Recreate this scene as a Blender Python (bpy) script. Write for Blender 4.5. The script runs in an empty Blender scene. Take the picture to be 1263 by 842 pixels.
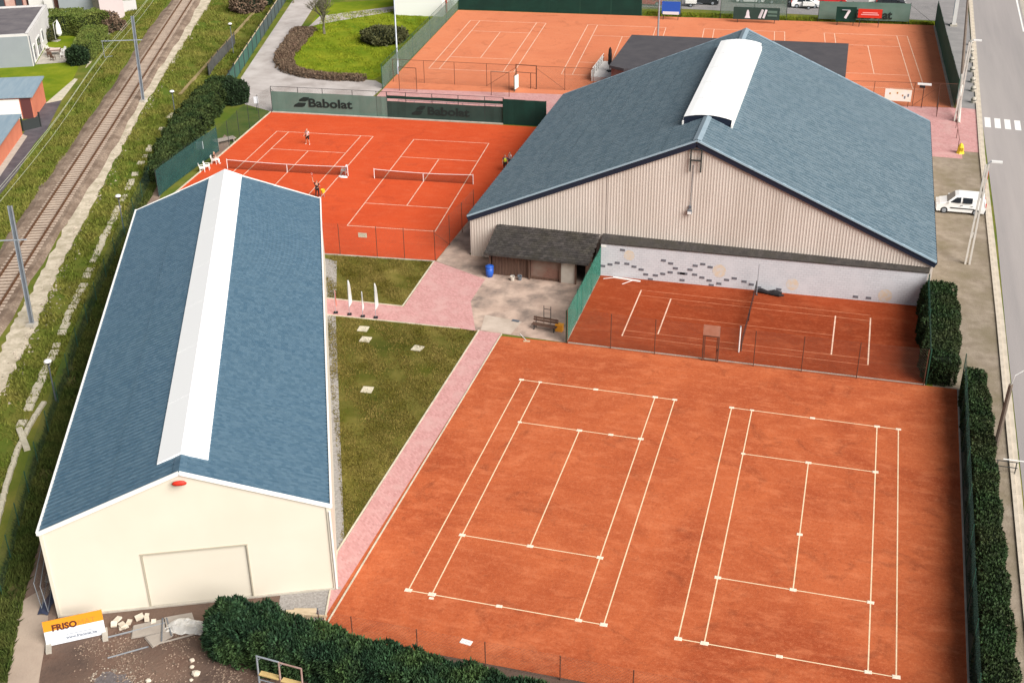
import bpy, bmesh, math, random
import numpy as np
from mathutils import Matrix, Vector
C = bpy.context.scene.collection
R = math.radians
random.seed(7)
rng = np.random.default_rng(7)

# ------------------------------------------------------------------ camera, sky, sun, exposure
sc = bpy.context.scene
cd = bpy.data.cameras.new('camera'); cam = bpy.data.objects.new('camera', cd); C.objects.link(cam)
cd.sensor_width = 36.0; cd.lens = 43.87; cd.clip_start = 0.5; cd.clip_end = 3000
cr = Vector((0.96322978, 0.26846043, -0.01083497)); cu = Vector((-0.11864348, 0.46117986, 0.87933888)); cf = Vector((-0.24106456, 0.84571989, -0.47607325))
m = Matrix((cr, cu, -cf)).transposed().to_4x4(); m.translation = Vector((20.445, -50.274, 44.712))
cam.matrix_world = m
sc.camera = cam
w = bpy.data.worlds.new('World'); sc.world = w; w.use_nodes = True
nt = w.node_tree; nt.nodes.clear()
SUN_EL, SUN_AZ = 38.0, 118.0      # azimuth clockwise from +Y (the far end of the courts)
sky = nt.nodes.new('ShaderNodeTexSky'); sky.sky_type = 'NISHITA'; sky.sun_disc = False
sky.sun_elevation = R(SUN_EL); sky.sun_rotation = R(SUN_AZ); sky.dust_density = 4.0; sky.air_density = 1.0; sky.ozone_density = 1.0
hs = nt.nodes.new('ShaderNodeHueSaturation'); hs.inputs['Saturation'].default_value = 0.35
bg = nt.nodes.new('ShaderNodeBackground'); bg.inputs['Strength'].default_value = 0.05
wo = nt.nodes.new('ShaderNodeOutputWorld')
nt.links.new(sky.outputs[0], hs.inputs['Color']); nt.links.new(hs.outputs[0], bg.inputs['Color']); nt.links.new(bg.outputs[0], wo.inputs[0])
ld = bpy.data.lights.new('sun', 'SUN'); sun = bpy.data.objects.new('sun', ld); C.objects.link(sun)
ld.energy = 3.5; ld.angle = R(45); ld.color = (1.0, 0.965, 0.915)
az, el = R(SUN_AZ), R(SUN_EL)
sdir = Vector((math.sin(az)*math.cos(el), math.cos(az)*math.cos(el), math.sin(el)))
sun.rotation_euler = sdir.to_track_quat('Z', 'Y').to_euler(); sun.location = (0, 0, 90)
sc.view_settings.view_transform = 'Standard'; sc.view_settings.look = 'None'
sc.view_settings.exposure = 0.74; sc.view_settings.gamma = 1.0

# ------------------------------------------------------------------ materials
def srgb(r, g, b): 
    f = lambda c: ((c/255+0.055)/1.055)**2.4 if c > 10 else c/255/12.92
    return (f(r), f(g), f(b))
MATS = {}
def pm(name, c1, c2=None, scale=3.0, rough=0.8, bump=0.0, bscale=None, c3=None, scale3=0.2, island=0.0, metal=0.0, alpha=1.0, stretch=None, lo=0.35, hi=0.65, spec=0.3, detail=4):
    if name in MATS: return MATS[name]
    m = bpy.data.materials.new(name); m.use_nodes = True; t = m.node_tree; N = t.nodes; L = t.links; N.clear()
    out = N.new('ShaderNodeOutputMaterial'); b = N.new('ShaderNodeBsdfPrincipled')
    b.inputs['Roughness'].default_value = rough; b.inputs['Metallic'].default_value = metal
    b.inputs['Specular IOR Level'].default_value = spec
    b.inputs['Base Color'].default_value = (*c1, 1)
    tc = N.new('ShaderNodeTexCoord'); co = tc.outputs['Object']
    if stretch:
        mp = N.new('ShaderNodeMapping'); mp.inputs['Scale'].default_value = stretch[:3]
        if len(stretch) > 3: mp.inputs['Rotation'].default_value = (0, 0, stretch[3])
        L.new(co, mp.inputs['Vector']); co = mp.outputs[0]
    col = None
    def noise(s, d=detail):
        n = N.new('ShaderNodeTexNoise'); n.inputs['Scale'].default_value = s; n.inputs['Detail'].default_value = d; n.inputs['Roughness'].default_value = 0.6
        L.new(co, n.inputs['Vector']); return n.outputs['Fac']
    def ramp(f, a, bb):
        r = N.new('ShaderNodeMapRange'); r.inputs['From Min'].default_value = a; r.inputs['From Max'].default_value = bb; L.new(f, r.inputs['Value']); return r.outputs[0]
    def mix(f, a, bb):
        x = N.new('ShaderNodeMix'); x.data_type = 'RGBA'; L.new(f, x.inputs['Factor'])
        for v, i in ((a, 6), (bb, 7)):
            if isinstance(v, tuple): x.inputs[i].default_value = (*v, 1)
            else: L.new(v, x.inputs[i])
        return x.outputs[2]
    if c2: col = mix(ramp(noise(scale), lo, hi), c1, c2)
    if c3: col = mix(ramp(noise(scale3), lo+0.07, hi+0.03), col if col is not None else c1, c3)
    if island:
        g = N.new('ShaderNodeNewGeometry'); h = N.new('ShaderNodeHueSaturation')
        r = N.new('ShaderNodeMapRange'); r.inputs['To Min'].default_value = 1-island; r.inputs['To Max'].default_value = 1+island
        L.new(g.outputs['Random Per Island'], r.inputs['Value']); L.new(r.outputs[0], h.inputs['Value'])
        if col is None: h.inputs['Color'].default_value = (*c1, 1)
        else: L.new(col, h.inputs['Color'])
        col = h.outputs[0]
    if col is not None: L.new(col, b.inputs['Base Color'])
    if bump:
        bn = N.new('ShaderNodeBump'); bn.inputs['Strength'].default_value = bump; bn.inputs['Distance'].default_value = 0.05
        L.new(noise(bscale or scale*3, 3), bn.inputs['Height']); L.new(bn.outputs[0], b.inputs['Normal'])
    sh = b.outputs[0]
    if alpha < 1:
        tr = N.new('ShaderNodeBsdfTransparent'); mx = N.new('ShaderNodeMixShader'); mx.inputs[0].default_value = alpha
        L.new(tr.outputs[0], mx.inputs[1]); L.new(sh, mx.inputs[2]); sh = mx.outputs[0]
    L.new(sh, out.inputs[0]); MATS[name] = m; return m
def brickmat(name, c1, c2, mortar, w, h, ms=0.01, rough=0.85, rot=0.0, vertical=False, c3=None):
    m = bpy.data.materials.new(name); m.use_nodes = True; t = m.node_tree; N = t.nodes; L = t.links
    b = N['Principled BSDF']; b.inputs['Roughness'].default_value = rough; b.inputs['Specular IOR Level'].default_value = 0.2
    tc = N.new('ShaderNodeTexCoord'); mp = N.new('ShaderNodeMapping'); mp.inputs['Rotation'].default_value = (R(90) if vertical else 0, 0, rot)
    L.new(tc.outputs['Object'], mp.inputs['Vector'])
    k = N.new('ShaderNodeTexBrick'); k.inputs['Color1'].default_value = (*c1, 1); k.inputs['Color2'].default_value = (*c2, 1); k.inputs['Mortar'].default_value = (*mortar, 1)
    k.inputs['Scale'].default_value = 1.0; k.inputs['Brick Width'].default_value = w; k.inputs['Row Height'].default_value = h; k.inputs['Mortar Size'].default_value = ms
    L.new(mp.outputs[0], k.inputs['Vector'])
    n = N.new('ShaderNodeTexNoise'); n.inputs['Scale'].default_value = 0.8; n.inputs['Detail'].default_value = 6; L.new(tc.outputs['Object'], n.inputs['Vector'])
    r = N.new('ShaderNodeMapRange'); r.inputs['From Min'].default_value = 0.48; r.inputs['From Max'].default_value = 0.7; L.new(n.outputs['Fac'], r.inputs['Value'])
    x = N.new('ShaderNodeMix'); x.data_type = 'RGBA'; L.new(r.outputs[0], x.inputs['Factor']); L.new(k.outputs['Color'], x.inputs[6]); x.inputs[7].default_value = (*(c3 or mortar), 1)
    L.new(x.outputs[2], b.inputs['Base Color'])
    bn = N.new('ShaderNodeBump'); bn.inputs['Strength'].default_value = 0.3; bn.inputs['Distance'].default_value = 0.01; L.new(k.outputs['Fac'], bn.inputs['Height']); bn.invert = True
    L.new(bn.outputs[0], b.inputs['Normal']); MATS[name] = m; return m
def claymat(name, a, b_, dark, pale, drag=0.0):
    m = bpy.data.materials.new(name); m.use_nodes = True; t = m.node_tree; N = t.nodes; L = t.links
    b = N['Principled BSDF']; b.inputs['Roughness'].default_value = 0.95; b.inputs['Specular IOR Level'].default_value = 0.1
    tc = N.new('ShaderNodeTexCoord')
    def noise(s, d, rot=0, st=(1, 1, 1), dist=0.0):
        mp = N.new('ShaderNodeMapping'); mp.inputs['Rotation'].default_value = (0, 0, rot); mp.inputs['Scale'].default_value = st; L.new(tc.outputs['Object'], mp.inputs['Vector'])
        n = N.new('ShaderNodeTexNoise'); n.inputs['Scale'].default_value = s; n.inputs['Detail'].default_value = d; n.inputs['Roughness'].default_value = 0.65; n.inputs['Distortion'].default_value = dist
        L.new(mp.outputs[0], n.inputs['Vector']); return n.outputs['Fac']
    def ramp(f, lo, hi, tmax=1.0):
        r = N.new('ShaderNodeMapRange'); r.inputs['From Min'].default_value = lo; r.inputs['From Max'].default_value = hi; r.inputs['To Max'].default_value = tmax; L.new(f, r.inputs['Value']); return r.outputs[0]
    def mix(f, x0, x1):
        x = N.new('ShaderNodeMix'); x.data_type = 'RGBA'; L.new(f, x.inputs['Factor'])
        for v, i in ((x0, 6), (x1, 7)):
            if isinstance(v, tuple): x.inputs[i].default_value = (*v, 1)
            else: L.new(v, x.inputs[i])
        return x.outputs[2]
    c = mix(ramp(noise(0.085, 4, dist=1.4), 0.36, 0.64), a, b_)
    c = mix(ramp(noise(1.0, 6, 0.05, (0.6, 1.3, 1)), 0.5, 0.72, 0.5), c, pale)
    c = mix(ramp(noise(0.33, 7, dist=1.6), 0.55, 0.74, 0.65), c, dark)
    c = mix(ramp(noise(4.0, 6), 0.52, 0.72, 0.40), c, pale)
    c = mix(ramp(noise(0.22, 7, 0.4, dist=1.0), 0.56, 0.78, 0.5), c, pale)
    c = mix(ramp(noise(22.0, 2), 0.58, 0.70, 0.6), c, pale)
    c = mix(ramp(noise(6.0, 6), 0.52, 0.72, 0.40), c, dark)
    if drag: c = mix(ramp(noise(1.6, 5, R(70), (0.06, 2.0, 1), 0.4), 0.5, 0.75, drag), c, pale)
    L.new(c, b.inputs['Base Color'])
    bn = N.new('ShaderNodeBump'); bn.inputs['Strength'].default_value = 0.35; bn.inputs['Distance'].default_value = 0.03; L.new(noise(7, 4), bn.inputs['Height']); L.new(bn.outputs[0], b.inputs['Normal'])
    MATS[name] = m; return m

M_clay_front = claymat('clay_front', (0.47, 0.116, 0.042), (0.32, 0.064, 0.023), (0.17, 0.040, 0.018), (0.62, 0.20, 0.09), 0.14)
M_clay_practice = claymat('clay_practice', (0.28, 0.046, 0.013), (0.21, 0.034, 0.010), (0.17, 0.038, 0.015), (0.42, 0.11, 0.045), 0.2)  # darker, redder clay of the practice wall court
M_clay_mid = claymat('clay_middle', (0.57, 0.080, 0.024), (0.51, 0.066, 0.020), (0.36, 0.05, 0.02), (0.60, 0.12, 0.05), 0.1)
M_clay_far = claymat('clay_far', (0.61, 0.205, 0.10), (0.56, 0.175, 0.085), (0.33, 0.10, 0.05), (0.58, 0.22, 0.12), 0.1)
M_line = pm('line_tape', (0.80, 0.66, 0.44), (0.70, 0.50, 0.32), 4, 0.7)
M_pad = pm('line_pad', (0.84, 0.76, 0.62), (0.7, 0.55, 0.42), 9, 0.7)
M_linew = pm('line_tape_far', (0.80, 0.58, 0.44), (0.62, 0.36, 0.25), 2, 0.7)
M_grass = pm('embankment_grass', (0.100, 0.132, 0.020), (0.20, 0.18, 0.042), 0.35, 0.95, 0.9, 5, c3=(0.075, 0.125, 0.016), scale3=0.13, spec=0.05, detail=8)
M_lawn = pm('lawn_green', (0.135, 0.19, 0.010), (0.24, 0.26, 0.02), 0.3, 0.95, 0.8, 6, c3=(0.10, 0.165, 0.010), scale3=0.2, spec=0.05, detail=8)
M_lawn_olive = pm('lawn_olive', (0.085, 0.086, 0.012), (0.22, 0.175, 0.05), 0.35, 0.95, 0.9, 6, c3=(0.052, 0.062, 0.010), scale3=0.14, spec=0.05, detail=8)
M_lawn_edge = pm('lawn_dark', (0.06, 0.10, 0.02), (0.10, 0.12, 0.03), 0.6, 0.95, 0.8, 6, spec=0.05)  # darker green grass beside the left middle court
M_tuft = pm('grass_blades', (0.108, 0.145, 0.021), (0.205, 0.19, 0.045), 0.3, 0.9, island=0.35, spec=0.05)
M_tuft2 = pm('grass_blades_olive', (0.10, 0.085, 0.014), (0.20, 0.155, 0.045), 0.5, 0.9, island=0.35, spec=0.05)
M_tuft3 = pm('grass_blades_lawn', (0.14, 0.19, 0.012), (0.23, 0.25, 0.02), 0.3, 0.9, island=0.3, spec=0.05)
M_ballast = pm('ballast_stone', (0.19, 0.140, 0.105), (0.36, 0.275, 0.21), 6, 0.95, 1.0, 7, c3=(0.15, 0.105, 0.078), scale3=0.5, spec=0.1)
M_ballpath = pm('pale_gravel', (0.50, 0.43, 0.33), (0.64, 0.56, 0.44), 3, 0.95, 0.8, 6, c3=(0.36, 0.31, 0.22), scale3=0.9, spec=0.1)
M_rail = pm('rusty_rail', (0.13, 0.062, 0.032), (0.18, 0.095, 0.05), 3, 0.55, metal=0.4)
M_sleeper = pm('sleeper_concrete', (0.50, 0.41, 0.33), (0.40, 0.31, 0.25), 2, 0.9, 0.4, 12, island=0.15)
M_conc = pm('concrete', (0.46, 0.42, 0.36), (0.36, 0.33, 0.28), 1.5, 0.9, 0.3, 15)
M_concpale = pm('pale_concrete', (0.60, 0.54, 0.42), (0.45, 0.41, 0.31), 1.8, 0.9, 0.3, 15)
M_kerb = pm('kerb_stone', (0.56, 0.49, 0.40), (0.47, 0.41, 0.33), 1.2, 0.9, 0.3, 15)
M_road = pm('asphalt_road', (0.325, 0.295, 0.285), (0.265, 0.245, 0.24), 0.25, 0.85, 0.3, 30, c3=(0.37, 0.335, 0.32), scale3=0.12, stretch=(1.6, 0.07, 1), detail=6)
M_lot = pm('asphalt_lot', (0.27, 0.255, 0.25), (0.21, 0.20, 0.2), 0.4, 0.9, 0.3, 30)
M_darklane = pm('dark_asphalt', (0.075, 0.065, 0.075), (0.12, 0.105, 0.115), 0.8, 0.9, 0.4, 12)
M_verge = pm('gravel_verge', (0.22, 0.175, 0.13), (0.32, 0.265, 0.205), 0.9, 0.95, 0.7, 8, c3=(0.19, 0.155, 0.10), scale3=0.35, detail=8)
M_drive = pm('gravel_drive', (0.43, 0.39, 0.37), (0.33, 0.29, 0.27), 0.6, 0.95, 0.6, 9, c3=(0.50, 0.46, 0.44), scale3=0.25, detail=8)
M_pave = brickmat('pink_paver', (0.58, 0.30, 0.29), (0.45, 0.215, 0.205), (0.46, 0.28, 0.26), 0.24, 0.12, 0.012, rot=R(45), c3=(0.54, 0.32, 0.30))
M_patio = pm('patio_concrete', (0.55, 0.41, 0.33), (0.41, 0.295, 0.235), 0.45, 0.9, 0.3, 8, c3=(0.20, 0.155, 0.13), scale3=0.55, detail=9)
M_patio2 = pm('patio_slab_pale', (0.52, 0.43, 0.36), (0.40, 0.32, 0.26), 0.6, 0.9, 0.3, 8, detail=9)
M_dirt = pm('bare_soil', (0.115, 0.068, 0.05), (0.19, 0.125, 0.092), 0.7, 0.95, 1.0, 5, c3=(0.075, 0.05, 0.04), scale3=0.35, detail=9)
M_track = pm('dirt_track', (0.235, 0.165, 0.13), (0.19, 0.125, 0.095), 0.4, 0.95, 0.5, 8, c3=(0.29, 0.22, 0.175), scale3=0.3, detail=8)
M_trackc = pm('concrete_track', (0.42, 0.335, 0.265), (0.34, 0.265, 0.21), 0.5, 0.9, 0.3, 8, detail=8)
M_grit = pm('grey_grit', (0.235, 0.215, 0.20), (0.34, 0.32, 0.30), 6, 0.95, 0.9, 7)
def roofmat(name, c1, c2, w, h, streak):
    m = bpy.data.materials.new(name); m.use_nodes = True; t = m.node_tree; N = t.nodes; L = t.links
    b = N['Principled BSDF']; b.inputs['Roughness'].default_value = 0.5; b.inputs['Specular IOR Level'].default_value = 0.2
    tc = N.new('ShaderNodeTexCoord'); k = N.new('ShaderNodeTexBrick'); k.offset = 0.37
    k.inputs['Color1'].default_value = (*c1, 1); k.inputs['Color2'].default_value = (*c2, 1); k.inputs['Mortar'].default_value = (*[v*.8 for v in c2], 1)
    k.inputs['Scale'].default_value = 1.0; k.inputs['Brick Width'].default_value = w; k.inputs['Row Height'].default_value = h; k.inputs['Mortar Size'].default_value = 0.0
    L.new(tc.outputs['Object'], k.inputs['Vector'])
    mp = N.new('ShaderNodeMapping'); mp.inputs['Scale'].default_value = (.10, 1.1, .2); L.new(tc.outputs['Object'], mp.inputs['Vector'])
    n = N.new('ShaderNodeTexNoise'); n.inputs['Scale'].default_value = 1.0; n.inputs['Detail'].default_value = 7; n.inputs['Roughness'].default_value = .65; L.new(mp.outputs[0], n.inputs['Vector'])
    r = N.new('ShaderNodeMapRange'); r.inputs['From Min'].default_value = .35; r.inputs['From Max'].default_value = .7; r.inputs['To Max'].default_value = streak; L.new(n.outputs['Fac'], r.inputs['Value'])
    x = N.new('ShaderNodeMix'); x.data_type = 'RGBA'; L.new(r.outputs[0], x.inputs['Factor']); L.new(k.outputs['Color'], x.inputs[6]); x.inputs[7].default_value = (c1[0]*1.25, c1[1]*1.12, c1[2]*1.0, 1)
    L.new(x.outputs[2], b.inputs['Base Color']); MATS[name] = m; return m
M_roof = roofmat('blue_roof_sheet', (0.090, 0.155, 0.212), (0.056, 0.112, 0.166), .22, .19, .18)
M_roof2 = roofmat('blue_tile_sheet', (0.145, 0.198, 0.235), (0.090, 0.140, 0.176), .36, .28, .18)
M_ridge = pm('ridge_cap', (0.26, 0.33, 0.38), (0.22, 0.29, 0.34), 1, 0.4, spec=0.5)
M_skylight = pm('translucent_skylight', (0.95, 0.95, 0.945), None, 1, 0.35, spec=0.4)
M_cream = pm('cream_panel', (0.68, 0.625, 0.525), (0.66, 0.605, 0.505), 0.25, 0.55, spec=0.3, c3=(0.635, 0.58, 0.48), scale3=0.12)
M_cream_door = pm('cream_door', (0.64, 0.59, 0.495), (0.62, 0.57, 0.475), 0.3, 0.55)
M_white = pm('white_paint', (0.80, 0.79, 0.76), None, 1, 0.5)
M_clad = pm('beige_cladding', (0.61, 0.545, 0.49), (0.57, 0.505, 0.45), 0.4, 0.6, spec=0.25, c3=(0.53, 0.465, 0.41), scale3=0.25, stretch=(2, 1, 0.35))
M_navy = pm('navy_trim', (0.012, 0.018, 0.035), None, 1, 0.5)
M_trimblue = pm('blue_trim', (0.30, 0.40, 0.47), None, 1, 0.4)
M_block = brickmat('painted_block', (0.56, 0.575, 0.605), (0.52, 0.535, 0.565), (0.40, 0.41, 0.44), 0.4, 0.2, 0.012, vertical=True, c3=(0.56, 0.57, 0.60))
M_pbrick = pm('dark_painted_brick', (0.10, 0.10, 0.12), (0.16, 0.16, 0.18), 6, 0.8)
M_patch = pm('beige_target', (0.60, 0.50, 0.38), (0.55, 0.545, 0.54), 3.5, 0.8, lo=0.42, hi=0.62)
M_felt = pm('roofing_felt', (0.035, 0.031, 0.030), (0.062, 0.054, 0.05), 2.0, 0.95, 0.9, 7, c3=(0.045, 0.04, 0.032), scale3=0.8, island=0.3)
M_flat = pm('dark_flat_roof', (0.058, 0.055, 0.062), (0.075, 0.07, 0.076), 0.6, 0.8, 0.2, 10)
M_wood = pm('dark_wood', (0.085, 0.048, 0.036), (0.14, 0.08, 0.055), 2, 0.8, stretch=(6, 6, 0.6))
M_woodred = brickmat('brown_brick', (0.20, 0.085, 0.06), (0.15, 0.065, 0.05), (0.22, 0.16, 0.13), 0.22, 0.07, 0.01, vertical=True)
M_whitedoor = pm('offwhite_board', (0.55, 0.50, 0.44), (0.48, 0.43, 0.37), 1.5, 0.7)
M_black = pm('matt_black', (0.012, 0.012, 0.014), None, 1, 0.6)
M_rubber = pm('rubber', (0.02, 0.02, 0.02), None, 1, 0.85)
M_post = pm('rusty_post', (0.085, 0.035, 0.022), (0.13, 0.05, 0.03), 5, 0.7)
M_postgreen = pm('green_post', (0.018, 0.07, 0.045), None, 1, 0.5)
M_postdark = pm('dark_post', (0.03, 0.035, 0.035), None, 1, 0.6)
M_wire = pm('mesh_wire', (0.12, 0.075, 0.055), None, 1, 0.6)
M_wiregreen = pm('green_mesh_wire', (0.02, 0.05, 0.04), None, 1, 0.6)
M_screen = pm('green_windscreen', (0.006, 0.040, 0.028), (0.005, 0.030, 0.022), 0.5, 0.9, alpha=0.96)
M_screen_dark = pm('dark_windscreen', (0.022, 0.048, 0.040), (0.030, 0.060, 0.05), 0.5, 0.9, alpha=0.95)
M_screen_pale = pm('pale_windscreen', (0.105, 0.19, 0.155), (0.13, 0.215, 0.18), 0.6, 0.9, alpha=0.8)
M_screen_thin = pm('thin_windscreen', (0.12, 0.19, 0.155), (0.15, 0.22, 0.185), 0.6, 0.9, alpha=0.4)
M_screen_net = pm('green_shade_net', (0.035, 0.19, 0.135), (0.05, 0.23, 0.17), 0.8, 0.9, alpha=0.46)
M_bluenet = pm('bluegreen_shade_net', (0.02, 0.075, 0.07), (0.03, 0.095, 0.085), 0.8, 0.9, alpha=0.6)
M_printdark = pm('print_black', (0.012, 0.022, 0.020), None, 1, 0.8)
M_netmesh = pm('net_cord', (0.045, 0.02, 0.015), None, 1, 0.8, alpha=0.42)
M_leaf_hedge = pm('hedge_leaf', (0.014, 0.034, 0.011), (0.030, 0.058, 0.018), 0.9, 0.7, island=0.55, spec=0.2, c3=(0.036, 0.046, 0.016), scale3=0.35)
M_leaf_dark = pm('yew_leaf', (0.014, 0.030, 0.012), (0.026, 0.048, 0.018), 0.9, 0.7, island=0.45, spec=0.2)
M_leaf_olive = pm('rough_hedge_leaf', (0.020, 0.040, 0.012), (0.055, 0.075, 0.022), 0.5, 0.8, island=0.5, spec=0.15)
M_leaf_conifer = pm('conifer_leaf', (0.010, 0.028, 0.015), (0.030, 0.070, 0.030), 0.9, 0.7, island=0.6, spec=0.2, c3=(0.055, 0.095, 0.028), scale3=0.6)
M_leaf_brown = pm('dry_leaf', (0.125, 0.078, 0.052), (0.165, 0.115, 0.075), 0.8, 0.9, island=0.35)
M_leaf_light = pm('garden_hedge_leaf', (0.085, 0.125, 0.02), (0.13, 0.15, 0.03), 0.5, 0.8, island=0.3)
M_leaf_bush = pm('bush_leaf', (0.055, 0.06, 0.022), (0.085, 0.085, 0.03), 0.8, 0.8, island=0.4)
M_bark = pm('bark', (0.105, 0.085, 0.07), (0.16, 0.135, 0.11), 4, 0.9, 0.5, 12)
M_core = pm('hedge_inside', (0.012, 0.022, 0.010), None, 1, 0.95)
M_steel = pm('galvanised_steel', (0.36, 0.39, 0.43), (0.30, 0.33, 0.37), 1.5, 0.5, metal=0.4)
M_steeldark = pm('dark_steel', (0.16, 0.18, 0.21), (0.12, 0.135, 0.16), 1.5, 0.5, metal=0.3)
M_lampwhite = pm('lamp_white', (0.75, 0.74, 0.72), None, 1, 0.4)
M_lamphead = pm('lamp_head', (0.62, 0.62, 0.6), None, 1, 0.4)
M_concpole = pm('concrete_pole', (0.56, 0.52, 0.47), (0.48, 0.45, 0.41), 2, 0.8)
M_woodpole = pm('brown_pole', (0.13, 0.10, 0.08), (0.18, 0.14, 0.11), 2, 0.8)
M_yellow = pm('yellow_plastic', (0.70, 0.50, 0.03), None, 1, 0.5)
M_orangep = pm('orange_plastic', (0.78, 0.33, 0.03), None, 1, 0.5)
M_bluep = pm('blue_plastic', (0.02, 0.09, 0.42), None, 1, 0.4)
M_red = pm('red_paint', (0.55, 0.03, 0.015), None, 1, 0.5)
M_carwhite = pm('car_white', (0.80, 0.80, 0.79), None, 1, 0.25, spec=0.5)
M_cardark = pm('car_dark', (0.02, 0.022, 0.026), None, 1, 0.25, spec=0.5)
M_carred = pm('car_red', (0.45, 0.02, 0.02), None, 1, 0.25, spec=0.5)
M_glass = pm('dark_glass', (0.012, 0.016, 0.022), None, 1, 0.08, spec=0.6)
M_winglass = pm('window_glass', (0.05, 0.06, 0.075), None, 1, 0.1, spec=0.6)
M_greywall = pm('grey_render', (0.27, 0.295, 0.315), (0.25, 0.275, 0.295), 0.5, 0.8)
M_palewall = pm('pale_render', (0.62, 0.60, 0.585), (0.56, 0.54, 0.53), 0.5, 0.8)
M_pinkbrick = brickmat('pink_brick', (0.52, 0.27, 0.225), (0.44, 0.215, 0.18), (0.52, 0.40, 0.35), 0.22, 0.075, 0.012, vertical=True)
M_brownbrick = brickmat('brown_red_brick', (0.25, 0.09, 0.07), (0.19, 0.07, 0.055), (0.26, 0.17, 0.14), 0.22, 0.075, 0.012, vertical=True)
M_orangewall = pm('orange_brick_wall', (0.60, 0.20, 0.115), (0.54, 0.17, 0.10), 0.8, 0.85, 0.2, 20)
M_maroon = pm('maroon_panel', (0.11, 0.035, 0.035), None, 1, 0.7)
M_garageroof = pm('blue_grey_roof', (0.20, 0.275, 0.335), (0.25, 0.32, 0.37), 0.8, 0.6, stretch=(3, 0.4, 1))
M_slate = pm('slate_roof', (0.21, 0.225, 0.26), (0.17, 0.18, 0.21), 0.8, 0.7)
M_ply = pm('weathered_ply', (0.35, 0.31, 0.27), (0.28, 0.245, 0.215), 1.0, 0.85)
M_timber = pm('pale_timber', (0.55, 0.44, 0.30), (0.45, 0.35, 0.23), 1.5, 0.8)
M_foam = pm('white_foam', (0.62, 0.56, 0.47), (0.50, 0.43, 0.34), 2, 0.8)
M_film = pm('plastic_film', (0.66, 0.64, 0.60), None, 1, 0.35, alpha=0.8, spec=0.5)
M_signw = pm('sign_white', (0.62, 0.645, 0.69), None, 1, 0.5)
M_signo = pm('sign_orange', (0.66, 0.25, 0.015), None, 1, 0.5)
M_signdark = pm('sign_dark_print', (0.09, 0.022, 0.012), None, 1, 0.6)
M_signthin = pm('sign_outline_print', (0.42, 0.19, 0.03), None, 1, 0.6)
M_signgrey = pm('sign_grey_print', (0.16, 0.18, 0.22), None, 1, 0.6)
M_skin = pm('skin', (0.50, 0.28, 0.19), None, 1, 0.6)
M_hair = pm('hair_brown', (0.045, 0.028, 0.018), None, 1, 0.7)
M_hairgrey = pm('hair_fair', (0.30, 0.24, 0.17), None, 1, 0.7)
M_pinkshirt = pm('pale_pink_shirt', (0.72, 0.52, 0.52), None, 1, 0.9)
M_blackcloth = pm('black_cloth', (0.018, 0.016, 0.018), None, 1, 0.9)
M_whitecloth = pm('white_cloth', (0.78, 0.77, 0.76), None, 1, 0.9)
M_lilac = pm('lilac_cloth', (0.52, 0.45, 0.58), None, 1, 0.9)
M_hivis = pm('hivis_cloth', (0.62, 0.80, 0.06), None, 1, 0.8)
M_bluecloth = pm('navy_cloth', (0.03, 0.04, 0.09), None, 1, 0.9)

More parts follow.
